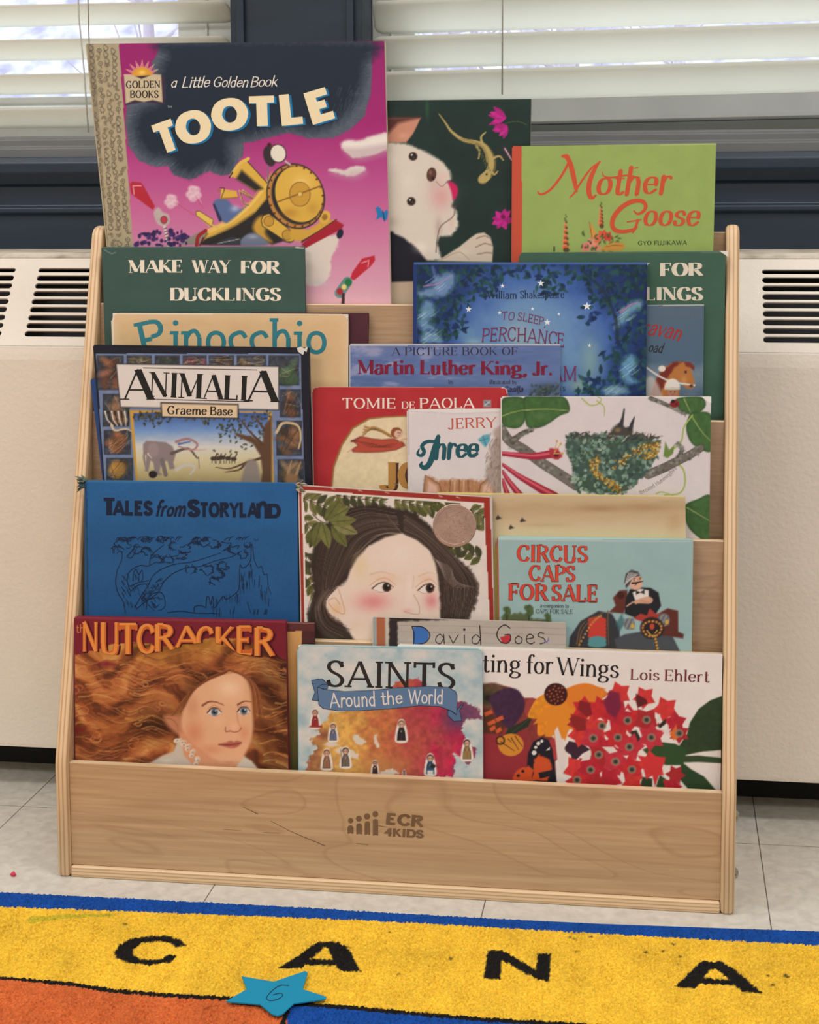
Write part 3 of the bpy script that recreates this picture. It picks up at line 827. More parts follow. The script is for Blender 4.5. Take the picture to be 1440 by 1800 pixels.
lg.build('logo', [M_burn], fp)['label'] = 'burnt brown logo with four little figures'
for pts, w0, w1 in (((808, 230), (867, 257)), 1.4, 3.0), (((920, 286), (1010, 332), (1115, 376), (1142, 388)), 1.4, 3.0), (((725, 320), (800, 325)), 1.3, .8), (((890, 333), (960, 336)), 1.3, .8), (((1270, 378), (1318, 383)), 1.2, 1.6):
    c2 = Canvas(np.zeros((2, 2)), np.zeros((2, 2)), (0, 0, 0)).crop(80, 1320, .43056); c2.pen(list(pts), w0, 0, w1); sk = MB(); ink(sk, c2.texts[0][0], FP, .0001); sk.build('scratch', [M_scratch], fp)
q = MB(); q.box((x0, .0015, 0), (x1, .235, .0128)); q.build('base_board', [M_plyz], RACK, bevel=.0022)


def tier_plane(k, o=0.):
    y, z = TIER[k]
    y += PT / CL + .0006 + (.0062 if k == 1 else 0)
    return Plane((0, y + o * CL, z - o * SL), (1, 0, 0), (0, SL, CL))


FLOORV = -.098
for k in range(2, 6):
    y, z = TIER[k]; dz = .137; dy = dz * SL / CL
    q = MB(); q.prism_x([(y - dy, z - dz), (y, z - .001), (y + PT, z - .001), (y + PT - dy, z - dz)], x0, x1, mat=0)
    q.prism_x([(y, z - .001), (y + .0008, z), (y + PT - .0008, z), (y + PT, z - .001)], x0, x1, mat=1)
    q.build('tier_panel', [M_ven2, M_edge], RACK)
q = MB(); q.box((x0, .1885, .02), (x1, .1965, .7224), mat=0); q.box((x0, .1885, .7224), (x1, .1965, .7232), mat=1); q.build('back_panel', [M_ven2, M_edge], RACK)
for k in range(1, 6):
    p = tier_plane(k); zf = float(p.pt(0, FLOORV)[2]); ya = float(p.pt(0, FLOORV)[1]) - .0004
    yb = (TIER[k + 1][0] - (TIER[k + 1][1] - zf) * SL / CL - .0004) if k < 5 else .188
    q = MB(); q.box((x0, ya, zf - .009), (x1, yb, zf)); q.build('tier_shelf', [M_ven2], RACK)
for px, py, yy in ((1295, 1434, .016), (1293, 1535, .016)):
    dd = pxray(px, py); zz = float((CAM + dd * ((yy - CY) / dd[1]))[2])
    q = MB(); V = []; F = []
    for i in range(5):
        a = i / 4 * math.pi / 2; rr = .0058 * math.cos(a) + .0003
        for j in range(14):
            t = j / 14 * 2 * math.pi; V.append((RW - .0002 + .0046 * math.sin(a), yy + rr * math.cos(t), zz + rr * math.sin(t)))
    for i in range(4):
        for j in range(14): F.append((i * 14 + j, i * 14 + (j + 1) % 14, (i + 1) * 14 + (j + 1) % 14, (i + 1) * 14 + j))
    F.append(tuple(range(56, 70))); q.add(V, F); q.build('bolt', [M_bolt], RACK, smooth=True)

# ------------------------------------------------------------------ classroom rug
M_rug = printed('rug_pile', rough=.95, grain=.16, gscale=420)
RZ = .012
RP = Plane((0, 0, RZ), (1, 0, 0), (0, 1, 0))
REDGE = [(0, 1564), (300, 1581), (720, 1603), (1060, 1619), (1425, 1632)]
_eu, _ev = RP.uv([p[0] for p in REDGE], [p[1] for p in REDGE])
YEL, BLU, ORA, BLK = (232, 188, 56), (20, 74, 154), (204, 104, 54), (26, 23, 23)


def rug_paint(cv):
    X, Y = cv.X, cv.Y
    yb = np.interp(X, [-400, 0, 300, 720, 1000, 1425, 1900], [1571, 1594, 1606, 1622, 1637, 1661, 1684])
    yk = np.interp(X, [-400, 0, 125, 200, 300, 395, 517, 600, 720, 845, 965, 1500, 1900], [1690, 1719, 1730, 1742, 1750, 1755, 1764, 1770, 1781, 1792, 1799, 1834, 1860])
    jx = (fbm(X / 3., Y / 3., 3) - .5) * 4
    cv.C[:] = BLU
    cv.C[(Y + jx > yb)] = YEL
    lo = Y + jx * .7 > yk + 2
    cv.C[lo & (X < 505)] = ORA; cv.C[lo & (X >= 505)] = BLU
    cv.C[(np.abs(Y + jx * .6 - yk) < np.interp(X, [0, 150, 1500], [2.6, 3.6, 3.6]))] = BLK
    cv.C[(Y > yk) & (np.abs(X + jx - np.interp(Y, [1760, 1800], [511, 497])) < 5)] = BLK
    cv.crop(0, 1520, .5)
    e = 2.2
    C_ = [(655, 283), (618, 290), (600, 274), (550, 270), (500, 275), (470, 295), (470, 318), (495, 334), (545, 336), (575, 330), (592, 318), (625, 320), (600, 344), (530, 353), (455, 346), (408, 328), (402, 308), (420, 285), (455, 262), (520, 252), (590, 253), (635, 266)]
    cv.poly(C_, BLK, 1, edge=e)
    cv.poly([(982, 364), (1120, 272), (1190, 272), (1228, 300), (1270, 376), (1195, 374), (1180, 355), (1075, 352), (1055, 366)], BLK, 1, edge=e)
    cv.poly([(1090, 332), (1140, 292), (1155, 294), (1172, 336)], YEL, 1, edge=e)
    cv.crop(720, 1520, .5)
    cv.poly([(260, 400), (275, 302), (325, 302), (445, 368), (450, 312), (498, 312), (492, 410), (455, 406), (325, 336), (318, 402)], BLK, 1, edge=e)
    cv.poly([(932, 428), (1030, 338), (1105, 342), (1150, 375), (1240, 452), (1170, 448), (1145, 424), (1020, 418), (1005, 436)], BLK, 1, edge=e)
    cv.poly([(1030, 398), (1060, 366), (1080, 366), (1125, 404)], YEL, 1, edge=e)
    for x, y, r in ((145, 330, 6), (830, 306, 6), (565, 254, 4), (580, 258, 3), (638, 252, 5), (587, 305, 3), (890, 303, 5), (928, 278, 6), (952, 322, 5), (1260, 390, 5), (1278, 422, 7), (1322, 390, 7), (1330, 395, 6), (945, 350, 3)):
        cv.ell(x, y, r, r * .6, (60, 52, 30), soft=1.5, alpha=.85)
    cv.crop(0, 1520, .5)
    for x, y, r in ((440, 210, 6), (1402, 386, 6), (1370, 238, 4), (1228, 292, 4)): cv.ell(x, y, r, r * .6, (60, 52, 30), soft=1.5, alpha=.8)
    cv.line([(110, 196), (220, 184), (400, 178)], 22, (150, 160, 40), 8, alpha=.5); cv.line([(718, 510), (745, 498), (768, 497)], 7, (150, 60, 30), 4, alpha=.6)
    t = fbm(X / 2.2, Y / 1.6, 9, 3); t2 = fbm(X / 60., Y / 40., 11, 3)
    cv.C *= (.83 + .30 * t + .14 * (t2 - .5))[..., None]


q = MB()
gu = np.arange(-.13, 1.0, .00115); rows = 300
ytop = np.interp(gu, _eu, _ev)
UU = np.repeat(gu[None], rows, 0); tt = np.linspace(0, 1, rows)[:, None]
VV = ytop[None] * (1 - tt) + (-.41) * tt + (np.random.RandomState(2).rand(rows, len(gu)) - .5) * .0012
hh = (fbm(UU * 900, VV * 900, 4, 2) - .5) * .004 - .0045 * np.exp(-(ytop[None] - VV) / .003) + .0014 * np.sin(UU * 7.) * np.exp(-(ytop[None] - VV) / .05)
Xp, Yp = project(RP.pt(UU, VV)); cv = Canvas(Xp, Yp, YEL); rug_paint(cv)
idx = np.arange(rows * len(gu)).reshape(rows, -1)
q.add(RP.pt(UU, VV, hh).reshape(-1, 3), np.stack([idx[1:, :-1], idx[1:, 1:], idx[:-1, 1:], idx[:-1, :-1]], -1).reshape(-1, 4).tolist(), np.clip(cv.C, 0, 255).reshape(-1, 3))
gu = np.linspace(-.9, 1.7, 560); yt = np.interp(gu, _eu, _ev, left=None) + np.where(gu < _eu[0], (gu - _eu[0]) * .026, 0) + np.where(gu > _eu[-1], (gu - _eu[-1]) * .026, 0)
tt = np.linspace(0, 1, 330)[:, None] ** 1.6; UU = np.repeat(gu[None], 330, 0); VV = (yt[None] - .002) * (1 - tt) + (-1.55) * tt
Vf = np.maximum(VV, -.6)
Xp, Yp = project(RP.pt(UU, Vf)); cv = Canvas(Xp, Yp, YEL); rug_paint(cv)
idx = np.arange(330 * 560).reshape(330, 560)
F = np.stack([idx[1:, :-1], idx[1:, 1:], idx[:-1, 1:], idx[:-1, :-1]], -1).reshape(-1, 4)
q.add(RP.pt(UU, VV, -.0022).reshape(-1, 3), F.tolist(), np.clip(cv.C, 0, 255).reshape(-1, 3))
# woven edge down to the floor along the far side
V = []; F = []
for i in range(560):
    for zz in (RZ - .0022, .0005): V.append((gu[i], yt[i] - .002 + (.003 if zz < .001 else 0), zz))
F = [(2 * i, 2 * i + 1, 2 * i + 3, 2 * i + 2)[::-1] for i in range(559)]
q.add(V, F, (20, 62, 130)); q.add([(-.9, -1.55, .0005), (1.7, -1.55, .0005), (1.7, yt[-1], .0005), (-.9, yt[0], .0005)], [(3, 2, 1, 0)], (60, 60, 60))
tag(q.build('rug', M_rug, loc=(.4, -.6, 0)), 'yellow, blue and orange classroom rug with black capital letters, in front of the rack', 'rug')

# paper star
M_paper = printed('card_paper', rough=.55)
SPL = Plane((0, 0, RZ + .0048), (1, 0, 0), (0, 1, 0))
star = [(425, 1716), (481.5, 1725.5), (537, 1706.5), (541, 1710), (532, 1738.5), (574, 1752), (572, 1756), (517, 1763.5), (497, 1782), (488, 1785), (478, 1782), (457, 1765), (397, 1760), (434, 1738.5)]
P = np.array(star); u, v = SPL.uv(P[:, 0], P[:, 1]); n = len(P); q = MB()
q.add(np.concatenate([SPL.pt(u, v), SPL.pt(u, v, -.0012)]), [tuple(range(n))[::-1], tuple(range(n, 2 * n))] + [(i, (i + 1) % n, n + (i + 1) % n, n + i) for i in range(n)], (20, 138, 176))
cv = Canvas(np.zeros((2, 2)), np.zeros((2, 2)), (0, 0, 0)).crop(0, 1520, .5)
cv.pen([(1015, 425), (985, 425), (955, 445), (938, 468), (948, 478), (975, 474), (994, 460), (985, 452), (960, 458)], 3, (20, 60, 80), 3)
for groups, c, _ in cv.texts: ink(q, groups, SPL, .0002, c)
tag(q.build('paper_star', M_paper, loc=tuple(float(t) for t in SPL.pt(*[np.float64(t) for t in (.315, -.262)]))), 'turquoise paper star with a handwritten 6, lying on the rug', 'star')
FLP = Plane((0, 0, 0), (1, 0, 0), (0, 1, 0)); u, v = FLP.uv(np.array(23.), np.array(1541.)); q = MB()
q.tube([(float(u) - .003, float(v), .0022), (float(u), float(v) + .001, .003), (float(u) + .003, float(v), .002)], [.0012, .003, .0012], 8, (214, 60, 90))
tag(q.build('bead', M_paper, smooth=True, loc=(float(u), float(v), 0)), 'tiny pink red scrap on the floor tiles left of the rack', 'scrap')
# ------------------------------------------------------------------ picture books
M_print = printed('printed_cover', rough=.46, grain=.035, coat=.10)
M_cloth = printed('book_cloth', rough=.62, grain=.07, gscale=1500)
M_page = noisy(mat('page_edges', rough=.8), L3(214, 206, 190), L3(232, 226, 212), (4, 4, 900), lo=.35, hi=.65)
A_ = (130, 50, .39583); B_ = (660, 150, .44444); C_ = (150, 420, .40972); D_ = (600, 440, .48611); E_ = (120, 820, .29167)
F_ = (500, 840, .27778); G_ = (640, 840, .45833); H_ = (90, 1060, .32639); I_ = (500, 1080, .26389); J_ = (820, 1100, .34028); K_ = (900, 0, .375)
GROUP = 'picture books in the display rack'
BOOKS = {}


def book(label, k, o, t, TL, TR, LL, LR, art, base, name='picture_book', step=1.5, tvis=None, radius=.0015, board=None, edge=None, material=None, cat='book', pages_top=.0025, back_up=0., floor_gap=0., sides=True):
    """A book standing in tier k, its front o behind the tier's panel; TL.. are measured corners, LL/LR points lower down its left and right edges."""
    pl = tier_plane(k, o); material = material or M_print
    U, V = pl.uv(np.array([TL[0], TR[0], LL[0], LR[0]]), np.array([TL[1], TR[1], LL[1], LR[1]]))
    tl, tr, ll, lr = [np.array(p) for p in zip(U, V)]
    top = (tr - tl); slope = top[1] / top[0]
    vb = FLOORV + .0006 + (o + t) * SL / CL + floor_gap

    def down(a, b, v): f = (v - a[1]) / (b[1] - a[1]); return a + (b - a) * f
    wide = top[0]; dv = slope * wide
    bl = down(tl, ll, vb + max(0, -dv)); br = down(tr, lr, vb + max(0, dv))
    lo, hi = RT_ + .0021, RW - RT_ - .0009   # stay between the rack's sides
    if bl[0] < lo: bl = np.array((lo, bl[1]))
    if br[0] > hi: br = np.array((hi, br[1]))
    if sides:
        if tl[0] < lo: tl = np.array((lo, tl[1]))
        if tr[0] > hi: tr = np.array((hi, tr[1]))
    cx = float((bl[0] + br[0]) / 2)
    root = empty(name, tuple(float(q) for q in pl.pt(cx, vb, -t / 2))); tag(root, label, cat, GROUP)

    def bil(s, q):   # s left-right, q top-bottom
        s = np.asarray(s)[..., None]; q = np.asarray(q)[..., None]
        return (tl * (1 - s) + tr * s) * (1 - q) + (bl * (1 - s) + br * s) * q
    H = abs(tl[1] - bl[1]); board_t = min(.0022, t * .28)
    # visible canvas
    lowpx = tvis if tvis is not None else max(LL[1], LR[1]) + 14
    ylow = float(project(pl.pt(*bil(.5, 1.)))[1]); ytop = (TL[1] + TR[1]) / 2
    qv = min(1., (lowpx - ytop) / (ylow - ytop))
    nc = int((TR[0] - TL[0]) / step) + 2; nr = int((lowpx - min(TL[1], TR[1])) / step) + 2
    S, Q = np.meshgrid(np.linspace(0, 1, nc), np.linspace(0, qv, nr))
    uv = bil(S, Q); X, Y = project(pl.pt(uv[..., 0], uv[..., 1])); cv = Canvas(X, Y, base)
    art(cv)
    mb = MB()
    # board outline with rounded top corners
    rr = radius

    def outline(ins=0., r=rr, up=0.):
        pts = []
        for (c, a0) in ((tl + (ins, -ins + up), 180), (tr + (-ins, -ins + up), 90)):
            sx = 1 if a0 == 180 else -1; cc = c + np.array((sx * r, -r))
            for i in range(6):
                a = math.radians(a0 - 90 * i / 5); pts.append(cc + r * np.array((math.cos(a), math.sin(a))))
        return pts + [br + (-ins, 0), bl + (ins, 0)]

    def slab(mb, pts, d0, d1, col):
        P = np.array(pts); n = len(P)
        mb.add(np.concatenate([pl.pt(P[:, 0], P[:, 1], d0), pl.pt(P[:, 0], P[:, 1], d1)]), [tuple(range(n))[::-1], tuple(range(n, 2 * n))] + [(i, (i + 1) % n, n + (i + 1) % n, n + i) for i in range(n)], col)
    ecol = edge if edge is not None else base
    slab(mb, outline(), 0, -board_t, ecol)
    mask = np.ones(X.shape, bool)
    if rr > .002:
        for (c, sx) in ((tl, 1), (tr, -1)):
            a = (uv[..., 0] - c[0]) * sx; bq = c[1] - uv[..., 1] + (uv[..., 0] - c[0]) * slope
            mask &= ~((a < rr) & (bq < rr) & ((rr - a) ** 2 + (rr - bq) ** 2 > (rr * 1.0) ** 2))
    m2 = mask.copy(); m2[:-1, :-1] = mask[:-1, :-1] & mask[1:, :-1] & mask[:-1, 1:] & mask[1:, 1:]
    # the part of the face below what the paint covers keeps the board colour
    lay(mb, cv, pl, .00006, m2)
    mb.build('front_cover', material, root)
    mb = MB(); slab(mb, outline(up=back_up), -(t - board_t), -t, ecol); mb.build('back_cover', material, root)
    mb = MB(); sw = .0012; P0 = [tl + (-sw, -rr), tl + (.0002, -rr), bl + (.0002, 0), bl + (-sw, 0)]
    slab(mb, P0, -.0003, -t + .0003, board if board is not None else ecol); mb.build('spine', material, root)
    mb = MB(); slab(mb, outline(ins=pages_top, r=.0008), -board_t - .00005, -(t - board_t) + .00005, (255, 255, 255)); mb.build('page_block', M_page, root)
    root['plane'] = 0; del root['plane']
    BOOKS[label] = (root, pl, tl, tr, bl, br)
    return root


def scale_band(c, a, b):
    return np.clip((c - a) / (b - a), 0, 1)


def mixc(a, b, t):
    return np.asarray(a, float) * (1 - t[..., None]) + np.asarray(b, float) * t[..., None]


def ramp(t, stops):
    xs = [q[0] for q in stops]; return np.stack([np.interp(t, xs, [q[1][i] for q in stops]) for i in range(3)], -1)


# ================================================================= top tier
def art_train(cv):
    cv.crop(*A_); x, y = cv.xy()
    cv.C[:] = ramp(y + 30 * (fbm(x / 90, y / 60, 2) - .5), [(70, (146, 28, 102)), (420, (158, 36, 110)), (650, (180, 74, 136)), (900, (200, 118, 158)), (1200, (216, 168, 182))])
    SMK, SML = (25, 38, 54), (82, 90, 104)
    cloud = [(385, 60), (372, 110), (345, 150), (352, 200), (330, 300), (235, 335), (228, 420), (240, 520), (290, 590), (360, 615), (418, 612), (440, 650), (510, 672), (560, 652), (600, 633), (650, 655), (700, 648), (718, 610), (750, 565), (755, 510), (850, 490), (950, 462), (1040, 488), (1150, 488), (1225, 450), (1290, 390), (1318, 300), (1325, 180), (1322, 60)]
    cv.poly(cloud, SML, 1.2, edge=2, seed=3)
    ins = [(420, 60), (410, 120), (380, 200), (380, 320), (300, 360), (268, 430), (290, 520), (350, 570), (420, 580), (460, 630), (520, 650), (570, 625), (610, 605), (660, 628), (690, 610), (690, 560), (700, 500), (830, 470), (950, 440), (1040, 455), (1120, 440), (1190, 400), (1250, 330), (1275, 260), (1295, 160), (1296, 60)]
    cv.poly(ins, SMK, 12, edge=5, seed=8, sm=True)
    for i in range(240):   # dry brush flicks along the smoke's rim
        rr = random.Random(i); a, b = cloud[i % len(cloud)], cloud[(i + 1) % len(cloud)]; t = rr.random()
        px, py = a[0] + (b[0] - a[0]) * t, a[1] + (b[1] - a[1]) * t; dx, dy = 760 - px, 300 - py; L = math.hypot(dx, dy); s = rr.uniform(25, 75)
        if py < 90 or px < 240 and py < 340: continue
        cv.line([(px + dx / L * 6, py + dy / L * 6), (px + dx / L * s, py + dy / L * s)], 2.5, (122, 126, 138) if i % 2 else (64, 72, 90), 1, alpha=.35, sm=False)
    for i in range(60):
        rr = random.Random(i + 900); px = rr.uniform(1160, 1310); py = rr.uniform(250, 470)
        if px + py * .6 < 1500: cv.line([(px, py), (px - 14, py + 40)], 3, (92, 98, 112), 1, alpha=.5, sm=False)
    # clouds
    for pts in ([(1188, 520), (1215, 498), (1270, 500), (1320, 480), (1400, 465), (1400, 530), (1330, 560), (1250, 575), (1205, 550)], [(1130, 630), (1165, 622), (1200, 630), (1230, 615), (1285, 612), (1292, 632), (1240, 655), (1190, 650)]):
        cv.poly(pts, (216, 205, 198), 2, sm=True, edge=2); cv.poly([(p[0] + 8, p[1] + 16) for p in pts], (186, 158, 166), 6, sm=True, alpha=.45)
    cv.poly([(1188, 516), (1215, 498), (1270, 500), (1320, 482), (1400, 468), (1400, 505), (1300, 525), (1220, 530)], (230, 222, 212), 5, sm=True)
    # white steam at lower right
    cv.poly([(1025, 960), (1080, 925), (1165, 920), (1176, 960), (1145, 1010), (1140, 1080), (1110, 1130), (1060, 1145), (1020, 1130), (985, 1060)], (216, 204, 192), 2, sm=True, edge=3)
    cv.glow(1090, 1130, 60, 25, (190, 182, 188), .5)
    # plain steam engine: boiler, chimney, bell, round front plate, lamp, buffer beam
    Yl, Yd, Bk = (214, 172, 70), (150, 108, 40), (38, 36, 36)
    cv.poly([(470, 960), (520, 925), (580, 890), (600, 960)], (140, 132, 122), 1)
    cv.poly([(560, 962), (590, 905), (700, 850), (790, 770), (850, 690), (900, 640), (930, 820), (860, 900), (800, 962)], Bk, 1.5, sm=False)
    cv.poly([(575, 940), (600, 892), (700, 845), (790, 765), (850, 680), (880, 640), (880, 730), (810, 815), (720, 875), (620, 925)], Yl, 4)
    cv.line([(600, 900), (710, 846), (800, 765), (870, 670)], 20, (236, 200, 110), 12, alpha=.7)
    cv.line([(590, 948), (700, 905), (800, 845), (860, 780)], 26, Bk, 34, alpha=.9)
    cv.line([(545, 962), (552, 925), (585, 898)], 16, (150, 36, 40)); cv.line([(560, 962), (575, 930)], 8, (98, 24, 30))
    cv.poly([(700, 655), (740, 595), (775, 578), (772, 592), (860, 688), (830, 722), (800, 720)], Yl, 1); cv.poly([(720, 668), (745, 630), (840, 712), (806, 722)], Bk, 3)
    cv.line([(697, 655), (735, 602), (775, 578)], 14, (222, 184, 84)); cv.line([(690, 662), (705, 640)], 6, Bk); cv.line([(772, 592), (862, 690)], 4, Bk, sm=False)
    cv.poly([(620, 785), (640, 756), (680, 760), (710, 790), (745, 800), (770, 785), (700, 850), (665, 860)], (86, 106, 150), 2, sm=True); cv.glow(715, 800, 28, 20, (178, 188, 214), .8); cv.line([(622, 782), (650, 850)], 10, (44, 52, 84), 16)
    cv.poly([(655, 712), (680, 716), (722, 722), (728, 748), (700, 752), (650, 756)], Yl, 1); cv.line([(650, 708), (668, 712), (655, 752)], 3, Bk); cv.line([(650, 756), (728, 750)], 5, Yd); cv.ell(645, 720, 7, 6, Yd)
    for a in (((735, 722), (790, 752)), ((735, 720), (750, 768), (775, 782)), ((750, 718), (790, 750))): cv.line(a, 6, (206, 176, 96)); cv.line([(p[0] + 3, p[1] + 4) for p in a], 2, Bk)
    cv.poly([(800, 890), (830, 832), (860, 820), (980, 912), (985, 935), (960, 952), (930, 945), (880, 960), (830, 940)], Bk, 2)
    cv.poly([(795, 880), (825, 835), (870, 850), (850, 905), (880, 950), (820, 925)], (196, 152, 60), 4, sm=True)
    cv.poly([(832, 852), (842, 830), (866, 822), (975, 905), (985, 928), (970, 948), (945, 948), (838, 878)], Yl, 1.5); cv.line([(832, 852), (842, 830), (866, 822), (975, 905), (985, 928), (970, 948), (945, 948), (838, 878), (832, 852)], 3.5, Bk, sm=False)
    for cx, cy in ((866, 856), (947, 917)): cv.ell(cx, cy, 22, 22, (190, 146, 58)); cv.ell(cx, cy, 22, 22, (90, 62, 30), alpha=.0); cv.line([(cx + 22 * math.cos(t), cy + 22 * math.sin(t)) for t in np.linspace(0, 6.28, 16)], 3, (110, 76, 34))
    cv.poly([(1010, 960), (1080, 900), (1160, 850), (1200, 872), (1190, 890), (1030, 975)], (160, 28, 48), 1); cv.line([(1012, 950), (1100, 890), (1165, 850)], 6, (96, 18, 34)); cv.ell(1182, 912, 14, 22, (26, 30, 54), rot=20)
    cv.poly([(960, 880), (1040, 895), (1110, 850), (1160, 852), (1080, 905), (1010, 945), (960, 940)], (206, 160, 62), 2); cv.line([(1160, 852), (1080, 905), (1010, 945)], 3, Bk)
    cv.ell(1114, 838, 24, 30, Yl, rot=25); cv.ell(1114, 838, 12, 14, Yd, rot=25)
    cv.ell(985, 745, 128, 148, Bk, rot=-20); cv.ell(985, 745, 122, 142, (182, 130, 66), rot=-20); cv.ell(992, 742, 112, 132, Bk, rot=-20, soft=1.5)
    cv.ell(1000, 736, 104, 126, Yl, rot=-18); cv.glow(1010, 690, 60, 55, (236, 200, 112), .8); cv.glow(960, 820, 50, 30, (172, 120, 48), .6); cv.glow(1060, 800, 40, 40, (176, 126, 52), .45)
    for i in range(22):
        t = i / 22 * 6.283; cx, cy = 118 * math.cos(t), 137 * math.sin(t); q = math.radians(-20)
        cv.ell(985 + cx * math.cos(q) - cy * math.sin(q), 745 + cx * math.sin(q) + cy * math.cos(q), 4.5, 4.5, (96, 30, 34))
    cv.ell(1004, 736, 46, 54, (196, 150, 58), rot=-18); cv.line([(1004 + 46 * math.cos(t), 736 + 54 * math.sin(t)) for t in np.linspace(0, 6.28, 20)], 3, (118, 84, 36)); cv.ell(1004, 736, 11, 12, (120, 84, 36)); cv.line([(905, 770), (1095, 700)], 7, (140, 98, 40)); cv.ell(1004, 736, 9, 10, (226, 190, 104))
    cv.ell(868, 568, 26, 46, (52, 40, 48), rot=-15); cv.ell(906, 555, 38, 42, Bk, rot=-15); cv.ell(907, 555, 33, 38, (226, 218, 200), rot=-15); cv.ell(868, 518, 10, 10, (60, 24, 34)); cv.line([(862, 610), (862, 690)], 5, (110, 110, 120)); cv.line([(940, 590), (960, 605)], 8, (190, 180, 170))
    cv.poly([(735, 962), (760, 920), (800, 908), (840, 930), (858, 962)], (110, 118, 140), 2, sm=True); cv.glow(795, 925, 30, 12, (170, 176, 196), .7)
    cv.poly([(600, 962), (700, 925), (740, 935), (740, 962)], (52, 56, 66), 1); cv.line([(640, 955), (735, 935)], 3, (180, 178, 170))
    # signals, whistle, steam puffs, berries, butterfly
    cv.poly([(248, 690), (258, 680), (300, 685), (310, 700), (360, 790), (350, 806), (255, 735)], (176, 38, 54), 1); cv.line([(268, 738), (262, 698), (300, 700)], 4, (222, 160, 170), sm=False)
    cv.poly([(355, 815), (375, 795), (395, 815), (420, 828), (425, 858), (405, 880), (375, 872), (360, 845)], (186, 170, 166), 1.5, sm=True); cv.ell(400, 850, 16, 18, (98, 50, 60)); cv.ell(400, 850, 13, 15, (182, 58, 74)); cv.line([(402, 880), (420, 965)], 12, (206, 196, 188)); 
    for i in range(6): cv.line([(400 + i * 3, 890 + i * 13), (412 + i * 3, 886 + i * 13)], 4, (70, 50, 70), sm=False)
    cv.poly([(540, 815), (556, 810), (620, 850), (612, 880), (600, 878), (545, 832)], (222, 188, 92), 1); cv.line([(540, 815), (556, 810), (620, 850), (612, 880), (545, 832), (540, 815)], 3, (90, 66, 30), sm=False); cv.line([(612, 872), (640, 885)], 8, (214, 180, 92))
    for cx, cy, r in ((432, 765, 30), (532, 730, 34)):
        for dx, dy in ((-.5, .2), (.3, -.4), (.5, .3), (-.1, .7), (-.2, -.5)): cv.ell(cx + dx * r, cy + dy * r, r * .52, r * .46, (226, 202, 206), soft=2, alpha=.85); cv.ell(cx + dx * r + 3, cy + dy * r + 4, r * .3, r * .26, (206, 150, 176), soft=2, alpha=.7)
    cv.line([(455, 775), (535, 830)], 2, (200, 60, 96), sm=False); cv.line([(540, 745), (575, 800)], 2, (200, 60, 96), sm=False); cv.line([(548, 740), (566, 775)], 2, (228, 190, 200), sm=False)
    rg = random.Random(3)
    for i in range(95):
        px = rg.uniform(275, 505); py = rg.uniform(890, 965)
        if py > 885 + abs(px - 410) * .25 and not (385 < px < 425 and py < 930): cv.ell(px, py, rg.uniform(4, 12), rg.uniform(4, 11), (48, 32, 80) if i % 3 else (66, 44, 104))
    cv.poly([(1340, 800), (1350, 790), (1364, 800), (1372, 820), (1388, 805), (1396, 812), (1390, 850), (1375, 852), (1366, 838), (1342, 850), (1348, 828)], (32, 118, 178), 1, sm=False); cv.line([(1372, 812), (1380, 856)], 4, (22, 40, 80))
    cv.poly([(1235, 1085), (1280, 1022), (1335, 1008), (1338, 1030), (1320, 1055), (1245, 1118), (1228, 1112)], (186, 38, 56), 1); cv.line([(1278, 1042), (1310, 1030), (1306, 1058)], 4, (226, 160, 170), sm=False)
    cv.line([(1215, 1125), (1180, 1175)], 44, (98, 136, 132), sm=False); cv.line([(1197, 1180), (1195, 1222)], 14, (60, 42, 46)); cv.ell(1218, 1128, 15, 17, (32, 112, 66)); cv.ell(1200, 1148, 11, 12, (226, 206, 120)); cv.ell(1181, 1168, 14, 15, (168, 40, 52))
    # publisher plate with rising sun
    for i in range(9):
        a = math.radians(188 + i * 20.5); r0, r1 = 48, 84
        cv.poly([(303 + r0 * math.cos(a - .16), 216 + r0 * .9 * math.sin(a - .16)), (303 + r1 * math.cos(a), 216 + r1 * .9 * math.sin(a)), (303 + r0 * math.cos(a + .16), 216 + r0 * .9 * math.sin(a + .16))], (228, 190, 160), .8)
        cv.poly([(303 + (r0 + 2) * math.cos(a - .09), 216 + (r0 + 2) * .9 * math.sin(a - .09)), (303 + (r1 - 12) * math.cos(a), 216 + (r1 - 12) * .9 * math.sin(a)), (303 + (r0 + 2) * math.cos(a + .09), 216 + (r0 + 2) * .9 * math.sin(a + .09))], (196, 80, 110), .8)
    cv.ell(303, 216, 47, 44, (214, 150, 50)); cv.glow(303, 196, 22, 16, (242, 206, 96), .9)
    cv.poly([(228, 342), (312, 326), (404, 338), (402, 215), (392, 206), (222, 215)], (58, 40, 60), 1)
    cv.poly([(222, 204), (262, 208), (300, 224), (345, 206), (387, 206), (394, 328), (350, 318), (311, 326), (270, 318), (230, 334)], (196, 180, 146), 1)
    cv.text('GOLDEN', (232, 266), (383, 264), 33, (44, 36, 42), style(.19, .09, .08)); cv.text('BOOKS', (250, 308), (375, 308), 32, (44, 36, 42), style(.19, .09, .08))
    cv.text('TM', (415, 352), (434, 352), 9, (150, 150, 160), SANS)
    # cloth-patterned spine strip
    sx = np.interp(y, [70, 960], [200, 262])
    m = x < sx; lx = x - np.interp(y, [70, 960], [55, 118])
    base = mixc((178, 164, 132), (160, 148, 120), fbm(x / 30, y / 30, 6)); cv.C[m] = base[m]
    cv.C[m & (lx < 34)] *= .86
    rg = random.Random(11)
